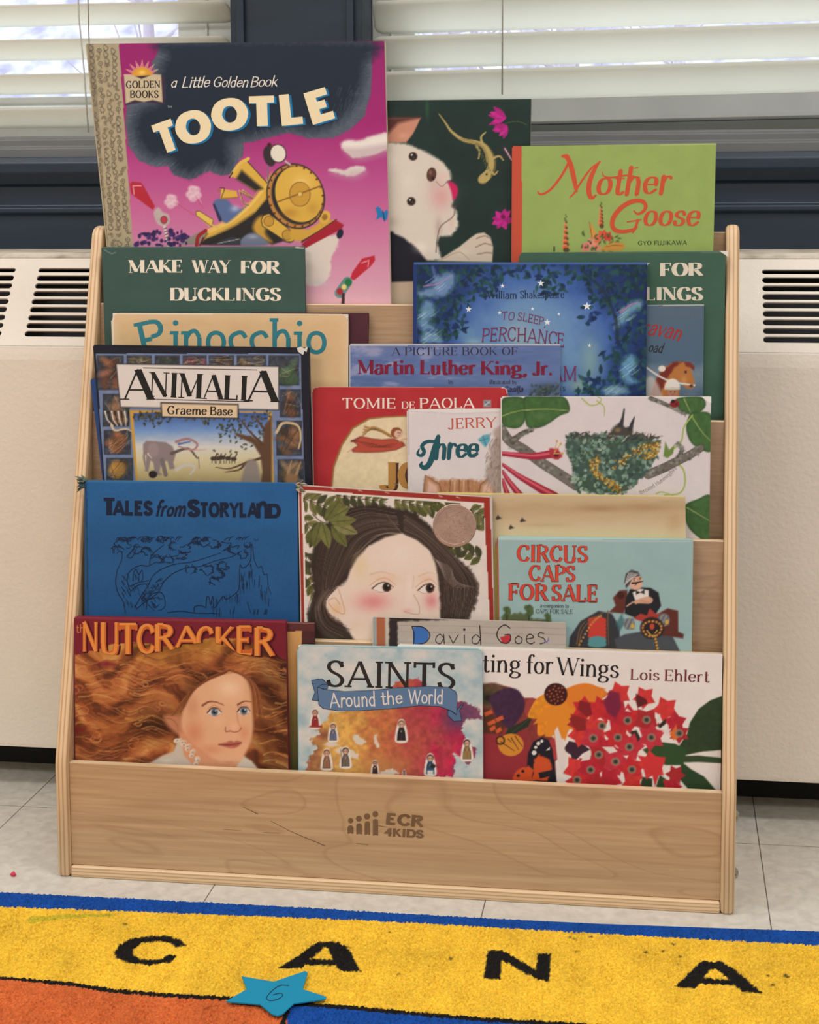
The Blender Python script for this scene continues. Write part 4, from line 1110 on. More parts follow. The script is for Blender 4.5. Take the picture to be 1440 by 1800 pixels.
    for r in range(31):
        for c in range(4):
            py = 84 + r * 29 + (c % 2) * 14; px = np.interp(py, [70, 960], [55, 118]) + 20 + c * 33 + rg.uniform(-4, 4); ink = (80, 72, 62); kind = rg.randrange(3)
            if px > np.interp(py, [70, 960], [188, 250]): continue
            if kind == 0:
                a = rg.uniform(0, 360)
                for da in (-35, 35): cv.leaf(px, py, 19, 9, a + da, ink); cv.leaf(px + 3 * math.cos(math.radians(a + da)), py + 3 * math.sin(math.radians(a + da)), 13, 5, a + da, (160, 146, 116))
            elif kind == 1:
                cv.line([(px + 9 * math.cos(t), py + 9 * math.sin(t)) for t in np.linspace(0, 6.3, 9)], 3, ink); cv.ell(px, py, 3, 3, ink); cv.line([(px, py + 9), (px + 4, py + 20)], 3, ink)
            else:
                cv.line([(px - 9, py - 6), (px - 4, py - 12), (px + 2, py - 5), (px + 10, py + 2), (px + 6, py + 12), (px - 6, py + 12), (px - 9, py)], 3, ink); cv.line([(px - 4, py + 12), (px - 5, py + 19)], 2.5, ink); cv.line([(px + 4, py + 12), (px + 4, py + 19)], 2.5, ink)
    # lettering
    sc = style(.10, .07, serif=False, rnd=True, slant=.25, gap=-.03)
    cv.text('@', (430, 262), (456, 260), 40, (226, 218, 206), sc); cv.text('Little', (478, 262), (600, 260), 46, (226, 218, 206), sc); cv.text('Golden', (616, 260), (772, 260), 44, (226, 218, 206), sc); cv.text('Book', (782, 260), (902, 256), 44, (226, 218, 206), sc)
    TT = style(.27, .235, serif=False); TO = style(.29, .25, serif=False)
    for dx, dy, col in ((11, 5, (18, 112, 162)), (0, 0, (232, 216, 176))):
        for ch, (bx, by), ang, h, w in (('T', (434, 546), -20, 138, 98), ('O', (545, 508), -12, 144, 132), ('O', (702, 452), -8, 142, 136), ('T', (838, 434), -2, 134, 118), ('L', (978, 428), -6, 138, 96), ('E', (1118, 412), -17, 146, 104)):
            c, s = math.cos(math.radians(ang)), math.sin(math.radians(ang))
            cv.text(ch, (bx - c * w / 2, by - s * w / 2), (bx + c * w / 2, by + s * w / 2), h, col, TO if ch == 'O' else TT, off=(dx, dy))


book('wide pink picture book with black smoke cloud and steam engine, top left of rack', 5, 0, .0092, (152, 77), (676, 72), (189, 432), (687, 531), art_train, (176, 50, 128), sides=False, edge=(206, 196, 170), board=(178, 164, 132), tvis=545)


def art_dog(cv):
    cv.crop(*B_); x, y = cv.xy()
    cv.C[:] = mixc((22, 40, 38), (30, 52, 46), fbm(x / 70, y / 70, 4)); cv.glow(205, 90, 10, 60, (40, 92, 58), .7)
    W_ = (212, 202, 188)
    cv.poly([(0, 560), (60, 560), (130, 600), (190, 650), (208, 695), (180, 750), (155, 780), (0, 790)], (20, 22, 36), 1.5)
    cv.poly([(0, 780), (155, 775), (230, 760), (230, 960), (0, 960)], (188, 168, 144), 2)
    cv.poly([(0, 228), (45, 226), (120, 230), (200, 262), (262, 300), (296, 340), (300, 372), (284, 382), (308, 402), (312, 440), (300, 478), (322, 500), (328, 560), (300, 596), (256, 598), (244, 622), (262, 690), (206, 694), (160, 640), (110, 602), (50, 572), (0, 560)], W_, 2.5, edge=2)
    for gx, gy, rx, ry, c, al in ((60, 300, 40, 40, (226, 216, 202), .6), (260, 440, 62, 75, (212, 156, 152), .85), (230, 380, 30, 60, (196, 168, 158), .5), (270, 360, 26, 20, (222, 186, 176), .7), (60, 540, 50, 26, (186, 172, 156), .7), (180, 640, 40, 30, (236, 226, 212), .6), (250, 560, 20, 50, (166, 132, 124), .5), (300, 545, 18, 40, (214, 186, 172), .6), (130, 380, 34, 50, (224, 214, 200), .5)): cv.glow(gx, gy, rx, ry, c, al)
    cv.line([(316, 480), (306, 520), (260, 556), (246, 600), (240, 660)], 5, (110, 84, 80), alpha=.7); cv.line([(282, 384), (262, 400), (240, 380)], 3, (130, 90, 88), alpha=.7)
    cv.poly([(288, 382), (310, 386), (326, 408), (322, 438), (308, 452), (300, 420)], (196, 30, 88), 2, sm=True)
    cv.ell(222, 353, 19, 28, (84, 54, 44), rot=10); cv.glow(218, 345, 8, 12, (150, 112, 96), .8); cv.ell(228, 368, 6, 7, (40, 24, 22))
    for ex, ey in ((149, 281), (142, 459)): cv.ell(ex, ey, 18, 18, (120, 100, 84)); cv.ell(ex, ey, 15, 15, (34, 26, 26)); cv.glow(ex + 4, ey + 4, 6, 6, (110, 76, 50), .8); cv.ell(ex - 5, ey - 6, 3.5, 3.5, (230, 226, 220))
    cv.poly([(0, 132), (60, 130), (180, 128), (150, 190), (122, 226), (0, 226)], (196, 136, 112), 1.5); cv.poly([(0, 128), (180, 126), (90, 150), (50, 190), (0, 226)], (86, 44, 40), 4); cv.glow(110, 200, 30, 16, (214, 164, 138), .6)
    cv.poly([(244, 695), (330, 640), (380, 600), (402, 586), (430, 582), (455, 600), (466, 640), (462, 700)], (206, 190, 172), 1.5, sm=False)
    for q in (((400, 606), (430, 596), (452, 604)), ((398, 640), (430, 626), (462, 632)), ((404, 668), (440, 662), (464, 664))): cv.line(q, 5, (140, 112, 100), alpha=.8)
    cv.glow(350, 660, 40, 20, (222, 208, 190), .6); cv.line([(260, 690), (330, 660), (372, 690)], 4, (150, 126, 112), alpha=.5)
    # lizard
    Lz, Ld = (176, 158, 98), (104, 96, 56)
    cv.line([(250, 112), (275, 145), (300, 182), (345, 215), (400, 228), (430, 240), (455, 275), (462, 310), (452, 345), (425, 372)], 3, Ld, 40)
    cv.line([(252, 114), (276, 147), (302, 183), (346, 214), (400, 226), (432, 242), (452, 276), (458, 310), (448, 342), (428, 366)], 2, Lz, 30)
    cv.line([(340, 212), (410, 232), (436, 265), (444, 300)], 6, (150, 132, 76), 12); cv.ell(432, 365, 28, 18, Lz, rot=-35); cv.ell(440, 352, 4, 4, (30, 26, 20))
    for q in (((425, 235), (418, 205), (436, 186)), ((400, 240), (412, 262), (408, 290)), ((462, 290), (490, 280), (506, 296)), ((448, 325), (470, 352), (484, 340))): cv.line(q, 10, Lz, 5)
    for i in range(26): cv.ell(400 + i * 2 + 6 * math.sin(i * 2.3), 232 + i * 4.2, 2.6, 2.6, (84, 92, 52))
    rg = random.Random(2)
    for fx, fy, n, a0, spread, L in ((516, 128, 5, 150, 70, 74), (520, 160, 5, 110, 70, 60), (502, 530, 9, 30, 330, 52)):
        for i in range(n): cv.leaf(fx, fy, L * rg.uniform(.7, 1), 22, a0 + spread * i / (n - 1) + rg.uniform(-8, 8), (190, 36, 136) if i % 2 else (166, 26, 118))
    cv.line([(515, 150), (560, 142), (600, 156)], 2, (90, 116, 60)); cv.ell(505, 520, 9, 9, (110, 14, 70))
    cv.poly([(500, 250), (512, 238), (545, 285), (540, 306)], (70, 40, 60), 1); cv.line([(512, 250), (540, 296)], 4, (210, 200, 200))


book('dark green picture book with white dog and lizard, behind the pink one at the top', 5, .0096, .005, (556, 178), (934, 174), (562, 520), (929, 450), art_dog, (24, 44, 40), edge=(150, 146, 110), tvis=548)


def art_goose(cv):
    cv.crop(*B_); x, y = cv.xy()
    cv.C[:] = mixc((142, 164, 88), (152, 174, 96), fbm(x / 50, y / 50, 4)); cv.C[x < 580] = (192, 78, 56)
    cv.C[y < 236] = (168, 186, 112)
    cv.crop(*K_); O_ = (198, 80, 48)
    cv.pen([(122, 898), (128, 908), (145, 910), (185, 885), (232, 825), (262, 770), (268, 742), (258, 728), (238, 730)], 6, O_, 8, 12)
    cv.pen([(236, 732), (256, 738), (272, 762), (285, 810), (296, 860), (302, 896)], 10, O_, 14, 24); cv.pen([(272, 926), (292, 905), (330, 845), (372, 790), (412, 758)], 6, O_, 6, 10)
    cv.pen([(412, 758), (390, 790), (368, 840), (360, 885), (366, 920), (380, 926), (396, 914)], 8, O_, 6, 24)
    sc = style(.17, .06, serif=False, rnd=True, slant=.18)
    cv.text('other', (396, 914), (736, 906), 118, O_, sc); cv.pen([(424, 806), (432, 826), (470, 832), (540, 822), (600, 832)], 3, O_, 4, 8); cv.pen([(560, 790), (590, 786)], 4, O_, 5)
    cv.pen([(572, 988), (588, 1002), (612, 994), (628, 968), (612, 944), (572, 942), (520, 968), (482, 1010), (470, 1050), (484, 1078), (520, 1086), (566, 1078), (585, 1064)], 6, O_, 12, 22)
    cv.pen([(540, 1040), (606, 1030)], 6, O_, 5); cv.pen([(590, 1034), (580, 1064), (568, 1090)], 14, O_, 8)
    cv.text('oose', (616, 1058), (872, 1058), 104, O_, sc)
    cv.text('GYO FUJIKAWA', (592, 1149), (820, 1147), 20, (54, 74, 50), style(.16, .08, .07))
    # flower basket and blossoms
    for bx, y0, y1, w in ((252, 1008, 1172, 30), (418, 950, 1060, 20)):
        for i in range(20):
            t = i / 19; cv.ell(bx + 4 * math.sin(i * 2.1), y0 + (y1 - y0) * t, 2 + w * .42 * t, 3 + 8 * t, ((212, 88, 52), (90, 70, 40), (226, 128, 84))[i % 3] if t > .25 else (76, 72, 44), soft=.8)
    cv.poly([(362, 1036), (378, 1060), (400, 1100), (372, 1120), (366, 1080)], (206, 146, 66), 1); cv.line([(364, 1040), (376, 1116)], 3, (120, 76, 40))
    rg = random.Random(4)
    for cx, cy, col in ((425, 1100, (206, 84, 56)), (452, 1110, (190, 66, 48)), (400, 1120, (214, 110, 76)), (370, 1140, (222, 146, 126)), (345, 1160, (214, 128, 112)), (395, 1160, (216, 136, 110))):
        for i in range(6): cv.leaf(cx, cy, 26, 16, i * 60 + rg.uniform(-15, 15), col)
        cv.ell(cx, cy, 5, 5, (110, 50, 40))
    for i in range(26): cv.leaf(rg.uniform(322, 500), rg.uniform(1085, 1180), 22, 9, rg.uniform(0, 360), (72, 96, 52), alpha=.9)
    cv.poly([(420, 1172), (440, 1150), (480, 1136), (520, 1140), (530, 1158), (500, 1176)], (196, 142, 62), 1.5, sm=True); cv.line([(440, 1156), (480, 1150), (520, 1152)], 3, (130, 84, 40))
    cv.line([(198, 1158), (198, 1176)], 7, (40, 40, 36))


book('lime green picture book with orange red spine and script title, top right', 5, .0012, .0075, (902, 257), (1259, 252), (901, 445), (1254, 440), art_goose, (146, 168, 92), board=(192, 78, 56), tvis=460)


# ================================================================= fourth tier
def art_duck_left(cv):
    cv.crop(*C_); x, y = cv.xy(); cv.C[:] = mixc((54, 80, 74), (62, 88, 80), fbm(x / 60, y / 60, 3)); cv.C[y < 40] = (74, 100, 92)
    cv.poly([(560, 100), (640, 40), (700, 60), (640, 90)], (46, 70, 66), 10, alpha=.5); cv.line([(80, 44), (110, 62), (130, 58)], 3, (140, 150, 140)); cv.line([(905, 36), (936, 40)], 7, (196, 190, 178), 4)
    T = (232, 222, 202); st = style(.26, .06, .12, .045)
    cv.text('MAKE', (189, 145), (416, 144), 54, T, st); cv.text('WAY', (463, 145), (620, 146), 54, T, st); cv.text('FOR', (670, 147), (830, 149), 54, T, st)
    cv.text('DUCKLINGS', (367, 264), (836, 265), 54, T, st)


book('dark green duckling picture book with cream capitals, standing at the left of the rack', 4, .0132, .005, (180, 434), (535, 433), (186, 600), (537, 548), art_duck_left, (56, 82, 76), tvis=625)


def art_duck_right(cv):
    cv.crop(*D_); x, y = cv.xy(); cv.C[:] = mixc((56, 88, 72), (64, 98, 80), fbm(x / 60, y / 60, 3)); cv.C[y < 9] = (84, 112, 96)
    T = (216, 206, 186); st = style(.28, .06, .12, .045)
    cv.text('MAKE', (748, 92), (935, 92), 46, T, st); cv.text('WAY', (980, 92), (1112, 92), 46, T, st); cv.text('FOR', (1156, 93), (1304, 92), 47, T, st)
    cv.text('DUCKLINGS', (898, 181), (1304, 181), 47, T, st)
    cv.shape([[(1366, 2), (1398, 2), (1398, 24), (1388, 16)]], (222, 214, 204))


book('green duckling picture book with large cream capitals, partly hidden at the right', 4, .0138, .0041, (914, 444), (1280, 441), (915, 560), (1273, 738), art_duck_right, (58, 92, 76), tvis=752, radius=.004)


def art_caravan(cv):
    cv.crop(*D_); x, y = cv.xy(); cv.C[:] = ramp(y + 60 * (fbm(x / 60, y / 40, 7) - .5), [(190, (84, 102, 118)), (400, (76, 100, 122)), (460, (112, 130, 144)), (530, (72, 96, 118))]); cv.C[y < 200] = (170, 172, 168)
    hd = style(.14, .08, serif=False, rnd=True, slant=.3)
    cv.text('avan', (1108, 305), (1222, 327), 54, (160, 44, 44), hd, arc=4); cv.text('oad', (1110, 366), (1160, 371), 34, (36, 38, 44), hd)
    cv.text('Car', (1000, 298), (1104, 304), 54, (160, 44, 44), hd)
    Hc = (176, 112, 58)
    cv.poly([(1112, 530), (1130, 480), (1160, 430), (1195, 408), (1230, 402), (1258, 412), (1268, 440), (1280, 485), (1272, 500), (1248, 500), (1230, 478), (1216, 470), (1224, 530)], Hc, 1.5)
    cv.poly([(1118, 525), (1130, 482), (1158, 436), (1200, 406), (1236, 402), (1200, 430), (1172, 476), (1150, 528)], (112, 42, 34), 2, edge=2); cv.poly([(1240, 404), (1262, 404), (1278, 420), (1276, 436), (1262, 424), (1246, 420)], (120, 50, 40), 1)
    cv.ell(1246, 440, 4, 5, (40, 24, 18)); cv.glow(1240, 470, 14, 20, (206, 150, 92), .7); cv.line([(1105, 425), (1150, 455), (1200, 476), (1278, 488)], 6, (214, 210, 204)); cv.ell(1266, 490, 7, 6, (90, 56, 40))
    cv.ell(1160, 428, 13, 11, (222, 214, 200)); cv.poly([(1172, 500), (1178, 474), (1198, 464), (1218, 474), (1222, 498)], (224, 216, 206), 1, sm=True); cv.ell(1198, 514, 18, 18, (176, 124, 98)); cv.line([(1172, 500), (1222, 500)], 8, (206, 198, 190)); cv.ell(1192, 512, 2.2, 2.2, (40, 26, 22)); cv.ell(1206, 512, 2.2, 2.2, (40, 26, 22)); cv.line([(1194, 522), (1204, 522)], 2, (130, 60, 50))
    cv.poly([(1100, 470), (1130, 460), (1160, 530), (1100, 530)], (206, 200, 192), 3, alpha=.7, sm=True)


book('slate blue picture book with a brown horse and red script, right of the rack', 4, .0096, .0037, (1040, 537), (1238, 535), (1040, 690), (1236, 695), art_caravan, (80, 102, 120), edge=(180, 178, 170), tvis=712)


def art_dream(cv):
    cv.crop(*D_); x, y = cv.xy()
    r = np.sqrt(((x - 690) / 330) ** 2 + ((y - 330) / 300) ** 2) + .25 * (fbm(x / 50, y / 50, 5) - .5)
    cv.C[:] = ramp(r, [(0, (128, 160, 184)), (.45, (100, 138, 182)), (.8, (62, 98, 164)), (1.0, (34, 62, 118)), (1.4, (20, 40, 86))])
    cv.glow(640, 300, 60, 60, (150, 172, 176), .5); cv.glow(450, 300, 60, 40, (112, 158, 176), .5); cv.glow(900, 400, 60, 120, (136, 170, 160), .7); cv.glow(860, 490, 60, 40, (146, 174, 150), .7); cv.glow(480, 330, 50, 20, (150, 180, 180), .6)
    rg = random.Random(8)
    for i in range(1500):   # foliage frame
        px, py = rg.uniform(265, 1105), rg.uniform(45, 530); q = math.hypot((px - 680) / 300, (py - 330) / 235)
        edge_d = .92 + .22 * math.sin(px / 37.) * math.cos(py / 41.)
        if q < edge_d: continue
        c = rg.choice([(18, 46, 56), (24, 62, 62), (16, 38, 76), (36, 80, 80), (22, 50, 100), (28, 70, 70)])
        cv.leaf(px, py, rg.uniform(18, 38), rg.uniform(9, 16), rg.uniform(0, 360), c, alpha=.85)
    for pts, c in (([(330, 60), (345, 90), (400, 80), (412, 110), (380, 160), (300, 170), (272, 150), (330, 130)], (132, 166, 208)), ([(300, 185), (330, 190), (340, 230), (318, 260), (345, 285), (300, 290), (280, 262)], (122, 166, 200)), ([(300, 300), (350, 300), (360, 330), (290, 330)], (130, 172, 200)), ([(1000, 250), (1020, 210), (1070, 180), (1090, 200), (1050, 230), (1010, 275), (990, 280)], (130, 180, 204)), ([(1020, 400), (1050, 378), (1068, 410), (1050, 450), (1072, 480), (1030, 480), (1010, 440)], (120, 178, 206)), ([(950, 500), (1000, 486), (1040, 515), (960, 528)], (136, 180, 196))):
        cv.poly(pts, c, 5, sm=True, alpha=.72, edge=4); cx = sum(p[0] for p in pts) / len(pts); cy = sum(p[1] for p in pts) / len(pts)
        for i in range(7): dx, dy = rg.uniform(-26, 26), rg.uniform(-22, 22); cv.line([(cx + dx - 16, cy + dy + 10), (cx + dx, cy + dy), (cx + dx + 14, cy + dy - 12)], 3, (176, 200, 222), 1, alpha=.6)
    cv.line([(300, 130), (350, 120), (400, 90)], 6, (190, 130, 170), 2, alpha=.7); cv.line([(1010, 225), (1050, 195), (1085, 190)], 7, (196, 110, 150), 2, alpha=.7)
    cv.line([(880, 80), (950, 150), (990, 240), (1000, 330)], 9, (30, 44, 60), 14, alpha=.7); cv.line([(950, 150), (1020, 110), (1080, 60)], 6, (30, 44, 60), 3, alpha=.7)
    for sx, sy, s in ((583, 129, 9), (722, 119, 13), (461, 214, 12), (573, 226, 8), (889, 202, 16), (745, 260, 13), (692, 212, 7), (787, 231, 6), (898, 344, 8)):
        cv.shape([[(sx + (s if i % 2 == 0 else s * .38) * math.sin(i * math.pi / 5), sy - (s if i % 2 == 0 else s * .38) * math.cos(i * math.pi / 5)) for i in range(10)]], (226, 230, 232))
    cv.C[x < 275] = (30, 54, 112); cv.C[y < 50] = (66, 96, 150)
    cv.text('William', (528, 174), (634, 175), 27, (28, 38, 66), SERIF); cv.text('Shakespeare', (648, 174), (806, 172), 28, (28, 38, 66), SERIF)
    wr = style(.1, .08, .1, .06); R_ = (118, 44, 84)
    cv.text('TO SLEEP,', (580, 252), (738, 276), 30, R_, wr, jit=6, seed=2, arc=8); cv.text('PERCHANCE', (507, 332), (806, 352), 50, R_, wr, jit=5, seed=4, arc=12)
    cv.text('TO DREAM', (540, 470), (850, 474), 56, R_, wr, jit=4, seed=5); cv.text('ES', (790, 508), (811, 508), 15, (40, 50, 70), SERIF)


book('blue moonlit picture book with dark leafy border, white stars and red lettering', 4, .0048, .0042, (728, 461), (1138, 461), (728, 602), (1136, 694), art_dream, (30, 54, 112), tvis=712)


def art_king(cv):
    cv.crop(*D_); x, y = cv.xy()
    n = fbm(x / 120, y / 16, 5); cv.C[:] = mixc((78, 100, 150), (108, 126, 170), n); t = fbm(x / 60, y / 22, 9); m = np.clip((t - .52) * 5, 0, 1) * np.clip((430 - x) / 300 + .4, 0, 1)
    cv.C[:] = mixc(cv.C, np.broadcast_to((150, 156, 188), cv.C.shape), m * .8); cv.C[y < 344] = (186, 186, 190)
    cv.glow(120, 360, 40, 14, (150, 146, 176), .7); cv.glow(740, 500, 60, 28, (60, 72, 84), .9); rg = random.Random(3)
    for i in range(80): cv.leaf(rg.gauss(745, 28), rg.gauss(510, 14), 14, 7, rg.uniform(0, 360), rg.choice([(58, 76, 70), (46, 58, 66), (84, 92, 90)]), alpha=.8)
    cv.text('A PICTURE BOOK OF', (183, 380), (637, 379), 29, (52, 44, 66), SERIF)
    M_ = (120, 26, 54); bs = style(.235, .075, .125, .06)
    cv.text('Martin', (62, 447), (262, 448), 50, M_, bs); cv.text('Luther', (287, 448), (485, 449), 50, M_, bs); cv.text('King,', (507, 449), (668, 449), 48, M_, bs); cv.text('Jr.', (695, 450), (762, 450), 48, M_, bs)
    cv.text('by', (388, 482), (405, 482), 15, (60, 50, 72), SERIF); cv.text('illustrated by', (536, 483), (635, 483), 14, (60, 50, 72), SERIF); cv.text('Casilla', (588, 511), (657, 511), 20, (50, 36, 60), style(.17, .08, .08, slant=.2))


book('blue cloudy picture book with dark red title in bold serif lettering, mid rack', 4, 0, .0040, (616, 604), (985, 605), (616, 676), (984, 692), art_king, (92, 112, 158), edge=(190, 190, 192), tvis=712)


def art_darkred(cv):
    x, y = cv.xy(); cv.C[:] = mixc((70, 32, 42), (80, 40, 50), fbm(x / 20, y / 20, 3))


book('plain dark maroon book, only its upper right corner showing beside the tan board book', 4, .0078, .0048, (440, 549), (648, 550), (440, 600), (647, 600), art_darkred, (76, 36, 46), tvis=625)


def art_tan(cv):
    cv.crop(*C_); x, y = cv.xy(); d = np.minimum(np.minimum(y - 318, 1130 - x), x - 118)
    cv.C[:] = mixc((206, 172, 126), (216, 184, 140), fbm(x / 80, y / 50, 3)); e = np.clip(1 - d / 46, 0, 1); cv.C[:] = mixc(cv.C, np.broadcast_to((224, 198, 160), cv.C.shape), e * .55); cv.C[d < 5] = (226, 212, 190)
    T = (46, 122, 134); st = style(.125, .12, .12, .10, gap=.03)
    cv.text('P', (246, 508), (352, 484), 150, T, st); cv.text('inocchio', (372, 492), (1032, 494), 146, T, st)


book('tan rounded board book with teal slab-serif title, in front of the dark green book', 4, 0, .0066, (197, 550), (612, 552), (199, 606), (612, 680), art_tan, (212, 180, 136), name='board_book', radius=.009, edge=(222, 206, 184), tvis=690, pages_top=.0002)


# ================================================================= third tier
def art_animals(cv):
    cv.crop(*C_); x, y = cv.xy()
    cv.C[:] = (26, 28, 40)
    ix0 = np.interp(y, [480, 1050], [44, 84]); ix1 = np.interp(y, [480, 1050], [922, 942]); ins = (x > ix0) & (x < ix1) & (y > 492)
    cv.C[ins] = mixc((96, 116, 152), (124, 140, 170), fbm(x / 20, y / 20, 2))[ins]
    rg = random.Random(21)
    tiles = [(50, 500, 165, 648), (178, 500, 285, 548), (298, 500, 405, 545), (418, 500, 520, 545), (530, 500, 638, 545), (650, 500, 775, 545), (786, 500, 918, 628), (75, 665, 190, 805), (80, 820, 195, 925), (90, 940, 205, 1060), (835, 645, 925, 765), (820, 780, 930, 930), (825, 945, 940, 1060)]
    pal = [(128, 84, 62), (96, 92, 60), (66, 82, 72), (120, 62, 72), (84, 62, 48), (110, 96, 70), (70, 96, 70), (146, 112, 84), (150, 92, 56), (156, 116, 60), (110, 74, 54), (120, 86, 60), (120, 96, 70)]
    for (a, b_, c, d), p in zip(tiles, pal):
        cv.poly([(a, b_), (c, b_), (c, d), (a, d)], (44, 46, 58), 1); cv.poly([(a + 4, b_ + 4), (c - 4, b_ + 4), (c - 4, d - 4), (a + 4, d - 4)], (58, 64, 74), 1, tex=.5, seed=a)
        for i in range(9):
            s = min(c - a, d - b_) * .5; cv.ell(rg.uniform(a + s * .5, c - s * .5), rg.uniform(b_ + s * .4, d - s * .3), rg.uniform(.25, .6) * s, rg.uniform(.18, .42) * s, np.array(p) * rg.uniform(.55, 1.35), rot=rg.uniform(0, 180), soft=3, alpha=.8)
        for i in range(10): cv.line([(rg.uniform(a, c), rg.uniform(b_, d)), (rg.uniform(a, c), rg.uniform(b_, d)), (rg.uniform(a, c), rg.uniform(b_, d))], 3, rg.choice([(36, 34, 34), (186, 168, 138), (70, 56, 46)]), 1, alpha=.55)
    for i in range(8): cv.line([(85 + i * 14, 740), (95 + i * 13, 775), (120 + i * 9, 802)], 6, (30, 30, 32) if i % 2 else (214, 208, 198), 3)
    cv.line([(112, 800), (128, 822), (175, 815), (205, 830)], 10, (206, 186, 150), 4); cv.line([(820, 830), (850, 790), (910, 800), (925, 850), (915, 900)], 13, (196, 176, 136), 6); cv.line([(870, 1010), (885, 950)], 14, (160, 130, 96), 4); cv.line([(905, 1010), (925, 955)], 14, (160, 130, 96), 4); cv.ell(885, 1030, 30, 26, (140, 108, 76), soft=3)
    # middle picture
    cv.poly([(190, 735), (800, 742), (812, 1100), (222, 1100)], (196, 152, 60), 1); 
    inm = (x > np.interp(y, [745, 1050], [206, 226])) & (x < np.interp(y, [745, 1050], [784, 800])) & (y > 746)
    cv.C[inm] = ramp(y + 20 * (fbm(x / 40, y / 20, 4) - .5), [(750, (58, 88, 150)), (820, (110, 146, 196)), (890, (204, 204, 196)), (940, (206, 196, 158)), (1010, (186, 168, 120)), (1050, (168, 150, 110))])[inm]
    for i in range(260):
        px = rg.uniform(208, 790); py = 746 + abs(rg.gauss(0, 26 + 40 * (px > 560)))
        if 350 < px < 500 and py > 775: continue
        cv.leaf(px, py, 16, 8, rg.uniform(0, 360), rg.choice([(62, 62, 46), (84, 80, 54), (44, 46, 42)]), alpha=.85)
    cv.poly([(800, 1100), (800, 760), (770, 800), (760, 880), (720, 850), (640, 830), (650, 845), (720, 880), (752, 930), (760, 1000), (740, 1100)], (92, 66, 48), 2)
    for q in (((760, 880), (700, 820), (660, 770)), ((770, 820), (740, 780), (720, 755)), ((755, 940), (690, 960), (620, 985), (560, 980)), ((690, 960), (660, 990), (600, 1000))): cv.line(q, 12, (84, 60, 46), 3)
    El = (136, 122, 122)
    cv.poly([(248, 880), (262, 866), (300, 868), (345, 872), (375, 890), (388, 925), (378, 960), (384, 985), (362, 990), (352, 955), (330, 950), (318, 1000), (330, 1012), (300, 1015), (292, 960), (280, 950), (270, 1000), (256, 995), (262, 930), (248, 905)], El, 1.5); cv.ell(292, 905, 24, 30, (150, 134, 132), soft=2); cv.line([(258, 890), (252, 940), (262, 990)], 12, El, 6); cv.line([(268, 920), (285, 942)], 5, (220, 212, 196), 2); cv.line([(330, 950), (345, 1012)], 20, (120, 108, 108), 18)
    for q, c, w in (((( 370, 920), (440, 900), (480, 940)), (96, 84, 78), 14), (((390, 870), (440, 858), (480, 880), (460, 905), (400, 890)), (160, 120, 120), 12), (((400, 880), (450, 870)), (92, 110, 156), 10), (((390, 990), (430, 970), (470, 980), (450, 1010)), (196, 188, 180), 14), (((440, 905), (520, 905)), (196, 130, 140), 4), (((486, 935), (488, 985)), (90, 60, 60), 3)): cv.line(q, w, c, w * .5)
    for bx in (550, 570, 588, 612, 636): cv.ell(bx, 938 + (bx % 7), 13, 9, (66, 54, 46)); cv.line([(bx - 6, 944), (bx - 7, 962)], 3, (60, 50, 44)); cv.line([(bx + 6, 944), (bx + 7, 962)], 3, (60, 50, 44)); cv.line([(bx + 8, 936), (bx + 14, 922)], 5, (66, 54, 46))
    cv.poly([(675, 1010), (690, 960), (715, 945), (740, 965), (748, 1060), (670, 1060)], (140, 128, 120), 3, sm=True); cv.ell(290, 1010, 18, 16, (40, 34, 34))
    # plates and lettering
    Pl = (216, 208, 200); Ik = (30, 30, 28)
    cv.poly([(130, 534), (832, 545), (832, 736), (150, 724)], (40, 40, 46), 1); cv.poly([(134, 538), (828, 549), (828, 732), (153, 720)], Pl, 1)
    cv.poly([(322, 700), (658, 708), (658, 772), (326, 766)], (40, 34, 34), 1); cv.poly([(327, 706), (653, 713), (653, 767), (331, 761)], (214, 192, 158), 1)
    st = style(.21, .055, .13, .04)
    cv.text('A', (166, 690), (285, 690), 132, Ik, st); cv.text('NIMALI', (276, 676), (692, 694), 106, Ik, st); cv.text('A', (696, 696), (818, 700), 134, Ik, st)
    cv.pen([(248, 553), (735, 562)], 3, Ik, 3, sm=False); cv.pen([(305, 688), (705, 698)], 3, Ik, 3, sm=False)
    cv.text('Graeme', (352, 752), (520, 755), 36, (44, 34, 32), style(.17, .07, .09)); cv.text('Base', (536, 755), (631, 757), 36, (44, 34, 32), style(.17, .07, .09))
    cv.shape([[(908, 468), (925, 462), (940, 470), (955, 462), (950, 486), (940, 480), (935, 498), (922, 490), (912, 482)]], (214, 210, 200))


book('black-edged alphabet picture book with white title plate and animal tiles, left', 3, 0, .0072, (165, 606), (543, 611), (183, 838), (547, 848), art_animals, (26, 28, 40), tvis=862, edge=(30, 32, 44))


def art_bluesliver(cv):
    x, y = cv.xy(); cv.C[:] = mixc((38, 70, 128), (48, 82, 140), fbm(x / 20, y / 20, 3))


book('royal blue book, only its narrow left edge showing behind the black-edged alphabet book', 3, .0078, .0060, (158, 666), (380, 667), (180, 838), (382, 838), art_bluesliver, (42, 74, 132), tvis=862)


